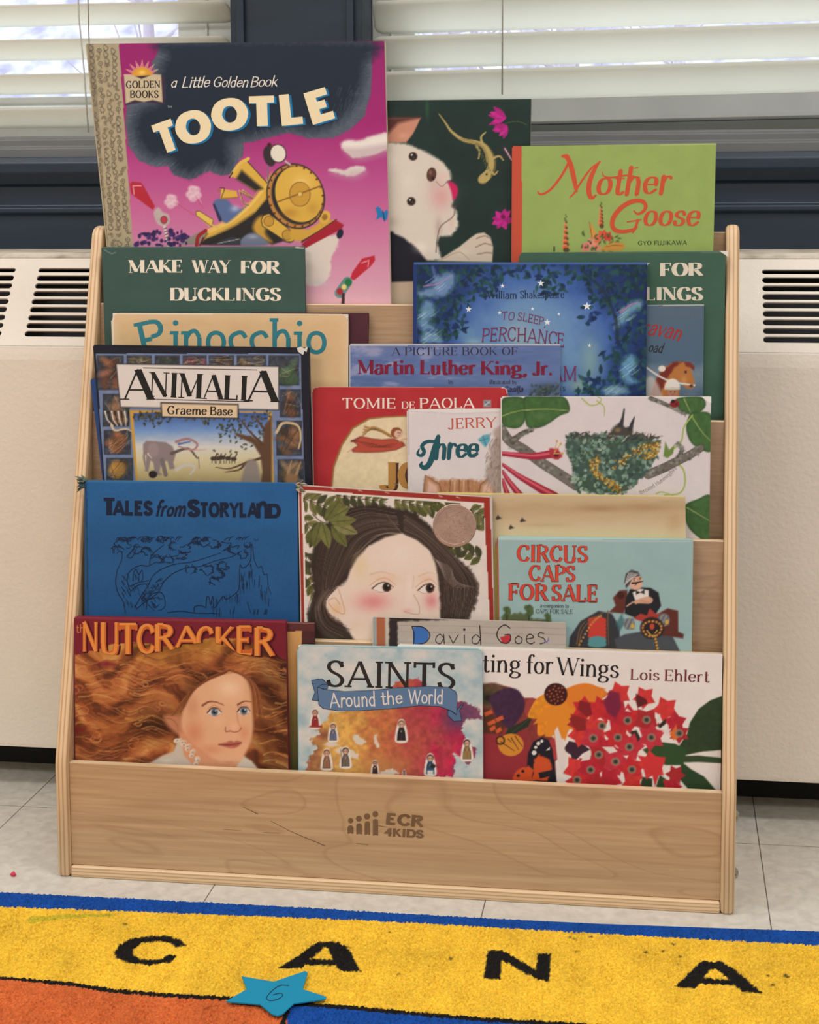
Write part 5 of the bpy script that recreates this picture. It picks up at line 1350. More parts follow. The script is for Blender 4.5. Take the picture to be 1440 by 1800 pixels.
def art_red(cv):
    cv.crop(*D_); x, y = cv.xy(); cv.C[:] = mixc((168, 40, 46), (182, 50, 54), fbm(x / 60, y / 60, 3)); cv.C[y < 495] = (214, 120, 112)
    cv.poly([(-30, 1100), (-38, 860), (-30, 780), (0, 700), (40, 640), (100, 606), (160, 600), (240, 596), (330, 600), (420, 640), (470, 720), (490, 800), (492, 1100)], (150, 110, 60), 1); cv.poly([(-24, 1100), (-32, 860), (-24, 784), (5, 706), (44, 646), (102, 612), (160, 605), (240, 602), (328, 606), (415, 646), (464, 722), (484, 800), (486, 1100)], (222, 204, 166), 1, tex=.05)
    T = (230, 216, 204); st = style(.14, .07, .1, .05)
    cv.text('TOMIE', (5, 572), (196, 572), 38, T, st); cv.text('DE', (219, 572), (266, 572), 25, T, st); cv.text('PAOLA', (284, 572), (480, 571), 38, T, st)
    for cx in (-142, 528): cv.poly([(cx - 14, 541), (cx + 14, 541), (cx + 14, 567), (cx - 14, 567)], (140, 146, 150), 1); cv.line([(cx - 8, 548), (cx + 8, 560)], 4, (80, 90, 100)); cv.line([(cx + 8, 548), (cx - 8, 560)], 4, (190, 190, 186))
    Rd, Ol = (178, 74, 56), (100, 44, 36)
    body = [(38, 688), (70, 672), (110, 680), (150, 684), (190, 680), (224, 694), (232, 706), (200, 722), (150, 730), (90, 732), (44, 730), (34, 722), (60, 706)]
    cv.poly(body, Ol, 1.5); cv.poly([(p[0] + (134 - p[0]) * .05, p[1] + (706 - p[1]) * .09) for p in body], Rd, 1.2)
    for i in range(5): cv.line([(60 + i * 12, 690 + i * 2), (110 + i * 16, 712), (170 + i * 8, 702 - i)], 2.5, Ol, 1.5, alpha=.7)
    for i in range(4): cv.line([(180, 672), (140 - i * 8, 652 - i * 4), (82 - i * 2, 636 + i * 11)], 11, (176, 136, 78), 4); cv.line([(180, 674), (140 - i * 8, 655 - i * 4), (84 - i * 2, 640 + i * 11)], 2, (96, 70, 40), 1.5)
    cv.ell(200, 660, 21, 20, (140, 76, 46)); cv.ell(206, 664, 15, 14, (214, 176, 150)); cv.ell(206, 660, 2, 2, (50, 34, 30)); cv.ell(213, 661, 2, 2, (50, 34, 30)); cv.line([(204, 671), (212, 670)], 2, (150, 70, 60)); cv.line([(212, 688), (236, 682), (246, 690)], 8, (212, 172, 146), 5); cv.line([(36, 722), (22, 730)], 6, (212, 172, 146), 4); cv.line([(38, 690), (62, 690)], 8, Ol, 3)
    gs = style(.24, .08, .13, .05)
    for off, c in (((10, 2), (74, 44, 34)), ((0, 0), (176, 128, 66))): cv.text('JO', (148, 862), (300, 862), 96, c, gs, off=off)


book('red picture book with cream arch and small flying angel, partly covered at centre', 3, .0118, .0062, (549, 680), (892, 681), (552, 850), (892, 700), art_red, (174, 44, 50), tvis=872, radius=.006, edge=(206, 190, 180))


def art_kittens(cv):
    cv.crop(*D_); x, y = cv.xy(); cv.C[:] = mixc((210, 202, 202), (218, 210, 208), fbm(x / 60, y / 60, 3)); cv.C[y < 590] = (224, 218, 214); cv.C[x < 246] = (190, 182, 178)
    cv.line([(240, 582), (330, 586), (420, 590), (600, 584)], 5, (196, 188, 186), alpha=.7)
    cv.text('JERRY', (388, 646), (560, 641), 38, (186, 82, 62), style(.13, .07, .08, .05))
    Tl = (30, 84, 92)
    cv.pen([(282, 718), (276, 736), (290, 742), (300, 728), (292, 708), (310, 692), (340, 690), (356, 676)], 5, Tl, 7, 14); cv.pen([(348, 680), (336, 720), (322, 766), (304, 786), (288, 778), (292, 766)], 16, Tl, 6, 20)
    cv.text('hree', (338, 752), (492, 748), 74, Tl, style(.22, .09, serif=False, rnd=True, slant=.12, gap=.0)); cv.pen([(470, 742), (486, 736), (498, 720)], 9, Tl, 4)
    rg = random.Random(5)
    # tabby kitten's head and ears, and a raised tail
    cv.poly([(300, 880), (302, 830), (318, 814), (350, 836), (390, 828), (470, 828), (500, 836), (530, 818), (548, 832), (556, 880)], (178, 126, 92), 3, edge=4, sm=False)
    cv.poly([(308, 860), (312, 826), (340, 846), (330, 872)], (214, 170, 150), 4); cv.poly([(510, 872), (520, 836), (540, 830), (546, 872)], (214, 170, 150), 4)
    for i in range(170):
        px = rg.uniform(300, 560); py = rg.uniform(824, 880); py = max(py, 836); cv.line([(px, py), (px + rg.uniform(-3, 3) + (px - 430) * .05, py - rg.uniform(5, 11))], 2.5, rg.choice([(130, 84, 58), (196, 154, 120), (214, 186, 160), (150, 100, 70)]), 1, alpha=.4, sm=False)
    for ex in (((296, 890), (304, 814), (356, 846), (366, 890)), ((494, 890), (504, 846), (550, 814), (560, 890))):
        cv.poly(ex, (176, 128, 96), 2.5); cv.line(list(ex), 4, (112, 74, 54), 3, sm=False, alpha=.7); cx_ = sum(p[0] for p in ex) / 4; cy_ = sum(p[1] for p in ex) / 4; cv.poly([(p[0] * .6 + cx_ * .4, p[1] * .6 + cy_ * .4) for p in ex], (220, 178, 160), 3)
    for i in range(5): cv.line([(395 + i * 16, 832), (392 + i * 17, 872)], 7, (120, 76, 54) if i % 2 == 0 else (214, 186, 158), 4, alpha=.6, sm=False)
    cv.poly([(600, 600), (566, 650), (548, 700), (536, 760), (516, 820), (560, 880), (620, 880)], (166, 150, 140), 4, edge=5)
    for i in range(150): px = rg.uniform(525, 600); py = rg.uniform(660, 880); cv.line([(px, py), (px + rg.uniform(-12, 4), py + rg.uniform(8, 22))], 3, rg.choice([(126, 112, 104), (196, 184, 174), (150, 120, 96), (100, 88, 82)]), 1, alpha=.6, sm=False)
    cv.poly([(494, 684), (514, 668), (536, 664), (538, 690), (520, 712)], (96, 164, 180), 1.5); cv.line([(500, 690), (530, 680)], 3, (60, 120, 140)); cv.line([(512, 672), (524, 706)], 3, (60, 120, 140)); cv.ell(566, 660, 16, 18, (176, 160, 150), soft=3)


book('small white picture book with teal script and tabby kitten ears, at the middle', 3, .0056, .0058, (717, 720), (975, 717), (719, 862), (976, 862), art_kittens, (212, 204, 202), tvis=884, edge=(214, 208, 204))


def art_nest(cv):
    cv.crop(*D_); x, y = cv.xy(); cv.C[:] = mixc((208, 198, 200), (216, 208, 206), fbm(x / 60, y / 60, 3)); cv.C[y < 534] = (222, 214, 208)
    rg = random.Random(14); G, Gd, Vn = (66, 100, 54), (44, 74, 44), (150, 166, 96)
    # leaves
    for pts, vein in (([(580, 545), (610, 530), (660, 536), (668, 580), (662, 620), (640, 642), (600, 640), (580, 620)], ((580, 600), (620, 586), (665, 576))), ([(664, 530), (740, 528), (808, 532), (826, 580), (790, 598), (740, 632), (700, 644), (672, 636), (664, 590)], ((664, 578), (740, 574), (824, 580))), ([(1215, 536), (1300, 530), (1318, 560), (1290, 588), (1240, 590), (1216, 566)], ((1240, 536), (1265, 590))), ([(1262, 592), (1290, 584), (1340, 600), (1340, 722), (1295, 716), (1262, 690), (1248, 640)], ((1268, 600), (1300, 650), (1336, 690))), ([(1240, 930), (1290, 900), (1340, 894), (1340, 1050), (1262, 1010)], ((1250, 930), (1336, 980)))):
        cv.poly(pts, Gd, 1.2, sm=True); c = np.mean(pts, 0); cv.poly([(p[0] + (c[0] - p[0]) * .05, p[1] + (c[1] - p[1]) * .05) for p in pts], G, 3, sm=True, tex=.14, seed=int(c[0])); cv.line(vein, 4, Vn, 2)
    cv.glow(640, 620, 22, 16, (90, 118, 70), .6); cv.glow(720, 600, 40, 20, (96, 122, 76), .5)
    for q, w, w2 in ((((870, 535), (900, 560), (930, 555), (940, 538), (925, 528)), 5, 3), (((925, 545), (950, 565), (952, 598)), 5, 3), (((1200, 720), (1230, 690), (1240, 640), (1270, 596)), 7, 5), (((1216, 768), (1240, 800), (1242, 850), (1220, 880), (1170, 884)), 7, 5), (((1140, 880), (1160, 874), (1200, 886)), 5, 3)): cv.line(q, w, (160, 176, 92), w2)
    # branches
    Br, Bd, Bl = (112, 106, 98), (66, 62, 60), (160, 158, 150)
    for q, w, w2 in ((((580, 650), (610, 690), (660, 720), (720, 765), (790, 810), (850, 850)), 30, 34), (((620, 690), (650, 665), (690, 648)), 18, 10), (((1110, 810), (1160, 790), (1210, 765), (1260, 740), (1300, 715)), 30, 24), (((1215, 765), (1232, 720), (1216, 700)), 14, 5), (((1120, 535), (1180, 560), (1240, 590)), 12, 7)):
        cv.line(q, w + 4, Bd, w2 + 4); cv.line(q, w, Br, w2)
        s = spline(q, False, 10)
        for i in range(46): p = s[rg.randrange(len(s))]; cv.ell(p[0] + rg.gauss(0, w * .25), p[1] + rg.gauss(0, w * .25), rg.uniform(2, 7), rg.uniform(2, 5), rg.choice([Bl, Bd, (126, 138, 118), (96, 88, 80)]), soft=1.5, alpha=.7)
    # nest
    nest = [(812, 680), (832, 662), (880, 664), (960, 668), (1040, 672), (1090, 662), (1126, 680), (1146, 700), (1138, 740), (1110, 800), (1060, 850), (1010, 880), (920, 878), (850, 862), (838, 800), (818, 740)]
    cv.poly(nest, (64, 86, 78), 2, edge=6, seed=7)
    for i in range(420):
        px, py = rg.uniform(815, 1145), rg.uniform(670, 878)
        if px < 815 + (py - 670) * .18 or px > 1150 - max(0, py - 720) * .75: continue
        cv.leaf(px, py, rg.uniform(12, 24), rg.uniform(8, 15), rg.uniform(0, 360), rg.choice([(120, 150, 134), (96, 126, 112), (146, 170, 150), (52, 70, 64), (76, 104, 88), (60, 82, 60)]), alpha=.9)
    for i in range(70): px = rg.uniform(830, 1130); cv.line([(px, rg.uniform(655, 690)), (px + rg.uniform(-40, 40), rg.uniform(655, 700))], 3, rg.choice([(60, 48, 44), (110, 90, 74), (40, 36, 38)]), 1.5, alpha=.8)
    for q in (((930, 750), (910, 780), (930, 815), (980, 845), (1010, 870)), ((985, 785), (1040, 745), (1100, 712), (1140, 705), (1130, 740), (1095, 745))):
        s = spline(q, False, 12)
        for i in range(150): p = s[rg.randrange(len(s))]; cv.ell(p[0] + rg.gauss(0, 8), p[1] + rg.gauss(0, 8), 3.4, 3.4, rg.choice([(186, 150, 62), (150, 112, 40), (206, 176, 96), (112, 80, 34)]), soft=.8)
    # two nestling beaks
    cv.poly([(962, 668), (985, 640), (1010, 622), (1030, 640), (1055, 640), (1052, 672)], (70, 66, 60), 2, edge=2); cv.poly([(1000, 640), (1014, 604), (1022, 570), (1026, 574), (1020, 636)], (54, 54, 58), 1); cv.poly([(1036, 650), (1046, 625), (1060, 600), (1062, 606), (1052, 656)], (54, 54, 58), 1); cv.ell(1000, 650, 10, 7, (130, 112, 80), soft=2)
    # red trumpet flowers
    for q, w, w2 in ((((580, 735), (650, 742), (700, 745), (770, 735)), 16, 30), (((584, 775), (640, 815), (700, 850), (770, 890)), 12, 34), (((584, 800), (610, 840), (650, 890)), 12, 26), (((584, 830), (600, 880)), 12, 20)):
        cv.line(q, w, (156, 40, 62), w2); cv.line([(p[0], p[1] - 3) for p in q], w * .35, (206, 90, 104), w2 * .3)
    cv.poly([(750, 715), (785, 718), (802, 745), (786, 758), (758, 752)], (170, 52, 60), 1.5, edge=2); cv.ell(778, 740, 9, 8, (90, 30, 34)); 
    for t in ((780, 690), (794, 700), (800, 735)): cv.line([(770, 735), t], 3, (206, 150, 90), 2); cv.ell(t[0], t[1], 4, 4, (200, 150, 70))
    cv.poly([(1165, 745), (1172, 692), (1186, 722), (1205, 704), (1200, 735), (1180, 752)], (106, 132, 66), 1.2); cv.ell(1206, 555, 17, 14, (130, 30, 36)); cv.ell(1200, 546, 7, 6, (30, 26, 26)); cv.ell(1212, 556, 3, 3, (30, 26, 26))
    sm = style(.1, .06, .06, .05)
    cv.text('throated Hummingbird', (1083, 882), (1214, 790), 15, (90, 86, 90), sm, arc=-9); cv.shape([[(1306, 531), (1338, 530), (1338, 552), (1322, 546)]], (232, 228, 222))


book('white picture book showing a mossy nest, branches and green leaves, right side', 3, 0, .0052, (882, 697), (1250, 697), (883, 866), (1247, 948), art_nest, (212, 204, 204), tvis=962, edge=(220, 214, 210))


# ================================================================= second tier
def art_storyland(cv):
    cv.crop(*E_); x, y = cv.xy(); n = fbm(x / 7, y / 7, 3, 3)
    cv.C[:] = mixc((32, 82, 132), (40, 94, 146), fbm(x / 200, y / 150, 5)) * (.95 + .1 * n)[..., None]; cv.C[:] *= np.interp(y, [80, 400, 900], [1.08, 1., .96])[..., None]
    cv.C[(y < 96) & (y > 82)] = (56, 112, 160); gx = x - np.interp(y, [80, 900], [108, 120]); cv.C[np.abs(gx) < 4] *= .72; cv.C[(gx < -4)] *= .95
    Ik = (22, 34, 58); st = style(.27, .25, serif=False)
    cv.text('T', (226, 294), (282, 294), 104, Ik, style(.32, .22, serif=False)) if 0 else cv.text('T', (212, 294), (282, 294), 106, Ik, style(.34, .2, serif=False))
    cv.text('ALES', (274, 296), (504, 298), 92, Ik, st); cv.text('from', (522, 302), (700, 304), 92, Ik, style(.2, .17, serif=False, slant=.28))
    cv.text('S', (728, 306), (786, 306), 108, Ik, style(.30, .24, serif=False)); cv.text('TORYLA', (796, 306), (1140, 308), 92, Ik, st); cv.text('n', (1136, 312), (1206, 312), 138, Ik, style(.19, .17, serif=False)); cv.text('D', (1206, 312), (1276, 312), 88, Ik, st)
    P = lambda *a, w=4.5: cv.pen(a, w, (20, 38, 66), w * .6, w)
    rg = random.Random(6)
    P((345, 880), (335, 820), (300, 760), (286, 700), (295, 630), (320, 570), (325, 520), (300, 500)); P((400, 850), (440, 780), (480, 720), (510, 660), (560, 620), (640, 590), (740, 575), (830, 550), (920, 520)); P((410, 860), (470, 810), (540, 760), (580, 690), (640, 640), (720, 610), (800, 600), (880, 570), (980, 545), (1030, 520))
    P((355, 690), (365, 640), (400, 610), (440, 595), (480, 600), (520, 580)); P((355, 690), (370, 720), (420, 700), (490, 685)); P((380, 750), (420, 715), (490, 705)); P((355, 540), (390, 500), (410, 470)); P((355, 545), (380, 550), (400, 520), (415, 480)); P((490, 590), (500, 540), (540, 500), (580, 470))
    for bx, by, s in ((330, 470, 55), (300, 500, 40), (420, 500, 40), (470, 510, 36), (530, 560, 44), (600, 560, 40), (640, 480, 40), (700, 500, 40), (760, 480, 44), (820, 460, 36), (880, 470, 40), (940, 480, 44), (1000, 500, 40), (1050, 530, 36), (840, 620, 46), (900, 650, 46), (930, 600, 40), (880, 690, 36), (740, 620, 40), (680, 540, 36), (560, 440, 30), (470, 440, 30), (1080, 470, 26)):
        for j in range(5):
            a0 = rg.uniform(0, 6.28); pts = [(bx + s * .8 * math.cos(a0 + t) * (1 + .3 * math.sin(5 * t + j)) + rg.uniform(-6, 6), by + s * .55 * math.sin(a0 + t) * (1 + .3 * math.cos(4 * t)) + rg.uniform(-6, 6)) for t in np.linspace(0, rg.uniform(1.2, 2.6), 6)]; P(*pts, w=rg.uniform(3, 4.6))
    for i in range(46): px = rg.uniform(285, 1080); P((px, 452 - rg.uniform(0, 14)), (px + 12, 434 - rg.uniform(0, 10)), (px + 30, 430 + rg.uniform(-10, 14)), w=3.6)
    for i in range(40): t = rg.random(); px = 300 + 220 * t * t; py = 640 + 200 * rg.random(); P((px + 20, py), (px + 30, py + 14), (px + 34, py + 30), w=3)
    for i in range(26): px = rg.uniform(440, 560); py = 820 - (px - 440) * 1.0 + rg.uniform(-40, 20); P((px, py), (px + 10, py - 6), (px + 22, py - 20), w=3)
    P((390, 690), (395, 640), (410, 620), (425, 650), (445, 625), (450, 670), (440, 690)); P((405, 650), (410, 685)); P((425, 660), (428, 690))
    P((470, 860), (480, 800), (510, 765), (560, 760), (582, 800), (578, 850), (540, 870)); P((490, 800), (530, 790), (570, 800)); P((500, 810), (520, 850), (550, 830)); P((480, 830), (520, 870))
    P((760, 880), (762, 845), (800, 838), (830, 850)); P((830, 850), (836, 785), (850, 790), (858, 830), (872, 780), (880, 850), (905, 820), (935, 780), (950, 800), (1000, 770), (1030, 730), (1035, 600), (1050, 610), (1075, 600), (1100, 560), (1102, 480), (1110, 480), (1122, 560), (1145, 610), (1165, 600), (1180, 650), (1200, 650), (1206, 720), (1225, 770))
    for i in range(70): px = rg.uniform(840, 1215); top = np.interp(px, [840, 1030, 1040, 1100, 1150, 1215], [800, 740, 620, 570, 620, 740]); y0 = top + rg.uniform(10, 120); P((px, y0), (px + rg.uniform(-3, 3), y0 + rg.uniform(18, 60)), w=2.8)
    P((600, 880), (680, 872), (760, 882), (900, 886)); P((1080, 820), (1100, 880)); P((1120, 436), (1132, 446), (1148, 436), w=3)
    for i in range(12): px = rg.uniform(1110, 1200); P((px, 890), (px + 6, 860), w=2.5)


STORY = book('worn blue cloth storybook with black hand lettering and tree line drawing', 2, 0, .0100, (150, 845), (522, 850), (150, 1078), (524, 1087), art_storyland, (36, 88, 138), material=M_cloth, tvis=1102, radius=.003, edge=(58, 110, 152), board=(40, 84, 122), step=1.6)
root, pl, tl, tr, bl, br = BOOKS['worn blue cloth storybook with black hand lettering and tree line drawing']
for c, sgn, cols in ((tl + (-.001, -.001), -1, [(70, 96, 96), (96, 112, 104), (52, 78, 84)]), (tr + (.001, -.002), 1, [(150, 136, 112), (110, 110, 96), (176, 164, 140)])):
    q = MB(); rg = random.Random(3 + sgn)
    for i in range(26):
        L = rg.uniform(.005, .013); a = rg.uniform(-.9, .9) + (math.pi if sgn < 0 else 0) * 1; z = rg.uniform(-.006, .003)
        p = pl.pt(c[0] + rg.uniform(-.002, .002), c[1] + z, rg.uniform(-.006, .002)); e2 = np.array((math.cos(a) * L * .8, rg.uniform(-.003, .002), math.sin(a) * L * .5 + rg.uniform(-.003, .003)))
        q.tube([p, p + e2 * .6, p + e2 + np.array((0, 0, rg.uniform(-.002, .001)))], [.0014, .0011, .0004], 5, rg.choice(cols))
    tag(q.build('frayed_corner', M_cloth, root, smooth=True), 'frayed cloth corner')


def art_leafgirl(cv):
    cv.crop(*F_); x, y = cv.xy(); cv.C[:] = (150, 48, 38); nn = fbm(x / 40, y / 40, 2); cv.C[:] = cv.C * (.94 + .12 * nn)[..., None]
    xl = np.interp(y, [80, 900], [108, 128]); xr = np.interp(y, [150, 900], [1262, 1300]); yt = np.interp(x, [110, 1262], [76, 158]); wf = (x > xl) & (x < xr) & (y > yt); cv.C[wf] = (222, 210, 200)
    inn = (x > xl + 12) & (x < xr - 3) & (y > yt + 14); cv.C[inn] = mixc((214, 202, 192), (222, 212, 202), nn)[inn]
    rg = random.Random(33); clip = cv.C.copy(); keep = ~inn
    Gs = [(84, 88, 44), (70, 76, 40), (96, 98, 52), (60, 62, 38), (110, 108, 62)]
    for sx, sy, ang, n, L in ((120, 130, 20, 12, 100), (120, 250, 60, 8, 90), (330, 110, 8, 14, 100), (700, 140, 12, 12, 92), (880, 170, -10, 10, 90), (1280, 300, 200, 8, 80), (1240, 500, 200, 10, 78), (1100, 420, 150, 9, 80), (150, 480, 110, 8, 80), (150, 640, 60, 8, 70), (1180, 200, 30, 6, 80), (170, 330, 20, 8, 96)):
        ca, sa = math.cos(math.radians(ang)), math.sin(math.radians(ang))
        for i in range(n):
            if i % 2: continue
            px = sx + ca * i * 23; py = sy + sa * i * 23
            for sd in (55, -55): cv.leaf(px, py, L * rg.uniform(.75, 1.05), 42, ang + sd + rg.uniform(-12, 12), rg.choice(Gs), vein=(54, 54, 32), alpha=.97); cv.line([(px, py), (px + ca * 46, py + sa * 46)], 4, (70, 60, 44), 3, sm=False)
    Hr = (52, 42, 36)
    cv.poly([(150, 960), (140, 860), (185, 780), (190, 700), (160, 560), (180, 430), (230, 320), (330, 230), (430, 180), (560, 170), (700, 190), (830, 220), (930, 310), (1000, 420), (1080, 500), (1180, 580), (1230, 680), (1215, 790), (1170, 880), (1150, 960), (980, 960), (980, 700), (940, 480), (740, 350), (520, 440), (400, 640), (340, 700), (260, 780), (300, 900), (400, 960), (500, 1100), (150, 1100)], Hr, 3, edge=4)
    # face, ear, neck
    Sk = (226, 206, 190)
    cv.poly([(745, 352), (640, 375), (540, 430), (460, 510), (415, 590), (395, 680), (330, 690), (260, 750), (250, 800), (300, 880), (400, 935), (430, 1000), (470, 1060), (500, 1120), (1010, 1120), (980, 960), (985, 860), (975, 760), (972, 640), (955, 540), (920, 460), (840, 390)], Sk, 2.5)
    cv.poly([(390, 940), (440, 1120), (180, 1120), (200, 940), (280, 860)], Hr, 3, edge=4)
    for gx, gy, rx, ry, c, al in ((560, 785, 150, 80, (216, 128, 126), .8), (930, 780, 60, 70, (214, 124, 128), .8), (480, 560, 70, 120, (220, 196, 150), .6), (640, 640, 130, 40, (222, 186, 150), .6), (900, 640, 60, 40, (220, 180, 150), .6), (740, 480, 130, 90, (230, 214, 202), .8), (330, 830, 60, 60, (222, 180, 130), .7), (450, 940, 60, 60, (224, 196, 170), .6), (790, 700, 30, 110, (232, 214, 204), .7), (780, 840, 50, 20, (222, 160, 150), .6)): cv.glow(gx, gy, rx, ry, c, al)
    cv.line([(820, 740), (850, 800), (852, 860), (800, 858), (760, 846)], 4, (176, 124, 110), alpha=.8); cv.line([(820, 620), (812, 700)], 5, (206, 170, 150), alpha=.6)
    cv.line([(340, 700), (370, 790), (380, 858), (340, 850), (300, 820), (280, 780), (320, 760), (350, 800)], 5, (190, 140, 100), alpha=.8); cv.line([(260, 760), (252, 800), (290, 880), (350, 920), (395, 936)], 4, (150, 100, 76), alpha=.8)
    for pts, ir in (([(555, 700), (600, 668), (645, 662), (690, 690), (660, 716), (600, 722)], (648, 692)), ([(845, 712), (880, 682), (925, 668), (952, 690), (930, 722), (880, 730)], (922, 698))):
        cv.poly(pts, (228, 216, 206), 2, sm=True); cv.ell(ir[0], ir[1], 27, 30, (58, 42, 36)); cv.ell(ir[0], ir[1], 13, 15, (24, 18, 18)); cv.ell(ir[0] + 9, ir[1] - 10, 5, 5, (214, 206, 200)); cv.line(pts[:4], 8, (70, 48, 40), 4); cv.line([pts[0]] + pts[:2:-1], 3, (150, 100, 86), alpha=.8); cv.line([(pts[0][0] - 14, pts[0][1] - 20), (pts[1][0] - 4, pts[1][1] - 26), (pts[2][0], pts[2][1] - 26), (pts[3][0] + 12, pts[3][1] - 14)], 4, (196, 140, 110), alpha=.8)
    cv.line([(545, 610), (620, 596), (700, 620)], 12, (206, 176, 140), 5, alpha=.6); cv.line([(850, 622), (910, 600), (960, 608)], 10, (206, 176, 140), 4, alpha=.6)
    # hair strands
    def strands(q0, q1, n, cols, w=3.5):
        for i in range(n):
            t = rg.random(); j = rg.uniform(-12, 12); pts = [(a[0] + (b[0] - a[0]) * t + rg.uniform(-8, 8), a[1] + (b[1] - a[1]) * t + j) for a, b in zip(q0, q1)]; cv.line(pts, w, rg.choice(cols), w * .4, alpha=.6)
    HC = [(34, 28, 26), (72, 58, 50), (92, 76, 66), (120, 102, 90), (46, 36, 32)]
    strands([(730, 340), (600, 360), (480, 430), (390, 600), (330, 680)], [(700, 220), (480, 190), (300, 280), (210, 480), (200, 760)], 120, HC)
    strands([(760, 350), (860, 400), (960, 520), (1000, 720), (1000, 900)], [(760, 230), (960, 380), (1120, 540), (1230, 690), (1160, 900)], 120, HC)
    strands([(330, 700), (260, 780), (290, 900), (420, 960)], [(180, 720), (150, 860), (180, 1000), (280, 1080)], 70, HC)
    for i in range(14): cv.line([(960, 520), (1060, 580 + i * 8), (1040 + i * 14, 700), (1060 + i * 10, 880)], 3.5, (150, 134, 122), 1.5, alpha=.5)
    cv.line([(650, 240), (700, 300), (745, 352)], 5, (110, 92, 76), alpha=.8)
    for i in range(9): cv.line([(740, 352), (640 - i * 8, 350 + i * 2), (520 - i * 6, 420 + i * 6), (450 - i * 5, 500)], 3, (140, 120, 104), 1, alpha=.5)
    for px, py, a in ((230, 280, 105), (240, 285, 75), (300, 300, 55), (310, 290, 22), (290, 280, -5), (270, 270, -30), (260, 270, -55)): cv.leaf(px, py, 165, 70, a, rg.choice([(110, 112, 62), (98, 100, 54), (124, 122, 76)]), vein=(66, 68, 36))
    cv.line([(180, 230), (230, 275), (310, 300)], 7, (60, 56, 40), 5)
    cv.C[keep] = clip[keep]
    # foil medal ground is a separate sticker; scuffs at the top edge
    for px in (300, 470, 640, 980, 1090): cv.line([(px, 52 + (px - 100) * .07), (px + 22, 60 + (px - 100) * .07)], 8, (206, 190, 176), 4, alpha=.8)
    cv.C[(y < np.interp(x, [90, 1290], [49, 122]))] = (214, 204, 194)
    cv.C[x > np.interp(y, [120, 900], [1300, 1326])] = (196, 184, 176)


book('white picture book with red frame, pale dark-haired girl and olive leaves', 2, .0006, .0060, (526, 853), (865, 874), (530, 1090), (869, 1088), art_leafgirl, (150, 48, 38), tvis=1140, edge=(206, 196, 186))
root, pl, tl, tr, bl, br = BOOKS['white picture book with red frame, pale dark-haired girl and olive leaves']
M_foil = noisy(mat('foil_sticker', rough=.34, Metallic=.55), L3(168, 140, 126), L3(186, 158, 142), (60, 60, 60), bump=.25, bscale=260)
q = MB(); th = np.linspace(0, 2 * math.pi, 49)[:-1]; kx = .27778
cx_, cy_ = 500 + 1078 * kx, 840 + 302 * kx
V = []
for rr, dd in ((1., .0002), (.97, .0005), (.86, .0005), (.84, .00035)):
    u, v = pl.uv(cx_ + 138 * kx * rr * np.cos(th), cy_ + 138 * kx * rr * np.sin(th)); V.append(pl.pt(u, v, dd))
u, v = pl.uv(np.array(cx_), np.array(cy_)); n = 48
q.add(np.concatenate(V + [pl.pt(u, v, .00035)[None]]), [(r * n + i, (r + 1) * n + i, (r + 1) * n + (i + 1) % n, r * n + (i + 1) % n) for r in range(3) for i in range(n)] + [(3 * n + i, 4 * n, 3 * n + (i + 1) % n) for i in range(n)])
rg = random.Random(4)
for i in range(60):
    a = rg.uniform(0, 6.28); r_ = 100 * math.sqrt(rg.random()) * kx; px, py = cx_ + r_ * math.cos(a), cy_ + r_ * math.sin(a); b2 = rg.uniform(0, 6.28); L_ = rg.uniform(2, 5)
    P = np.array([(px, py), (px + L_ * math.cos(b2), py + L_ * math.sin(b2)), (px + L_ * math.cos(b2) - .7 * math.sin(b2), py + L_ * math.sin(b2) + .7 * math.cos(b2))]); u, v = pl.uv(P[:, 0], P[:, 1]); q.add(pl.pt(u, v, np.array((.0004, .0009, .0004))), [(0, 1, 2)])
tag(q.build('medal_sticker', M_foil, root), 'round dull bronze foil sticker')


def art_beige(cv):
    cv.crop(*G_); x, y = cv.xy()
    cv.C[:] = ramp(y + 40 * (fbm(x / 110, y / 22, 5) - .5), [(60, (202, 182, 148)), (110, (186, 160, 122)), (150, (196, 172, 136)), (190, (206, 186, 148)), (240, (204, 190, 150))])
    cv.glow(900, 118, 110, 18, (160, 122, 86), .6); cv.glow(1080, 112, 130, 22, (166, 130, 94), .55); cv.glow(1190, 170, 40, 60, (188, 150, 106), .5); cv.glow(700, 180, 140, 14, (178, 156, 118), .5)
    cv.C[y < np.interp(x, [270, 1230], [60, 74])] = (224, 206, 128)
    for bx, by, s in ((517, 152, 12), (610, 162, 12), (566, 189, 11)): cv.poly([(bx - s, by + s * .4), (bx - s * .3, by - s * .9), (bx + s * .3, by - s * .2), (bx + s, by + s * .3), (bx + s * .2, by + s * .5), (bx - s * .5, by + s * .8)], (70, 58, 50), 1)


book('beige sky picture book with pale yellow top edge and three tiny birds', 2, .0092, .0055, (768, 866), (1205, 873), (770, 940), (1206, 945), art_beige, (200, 180, 144), tvis=962, edge=(226, 208, 120))


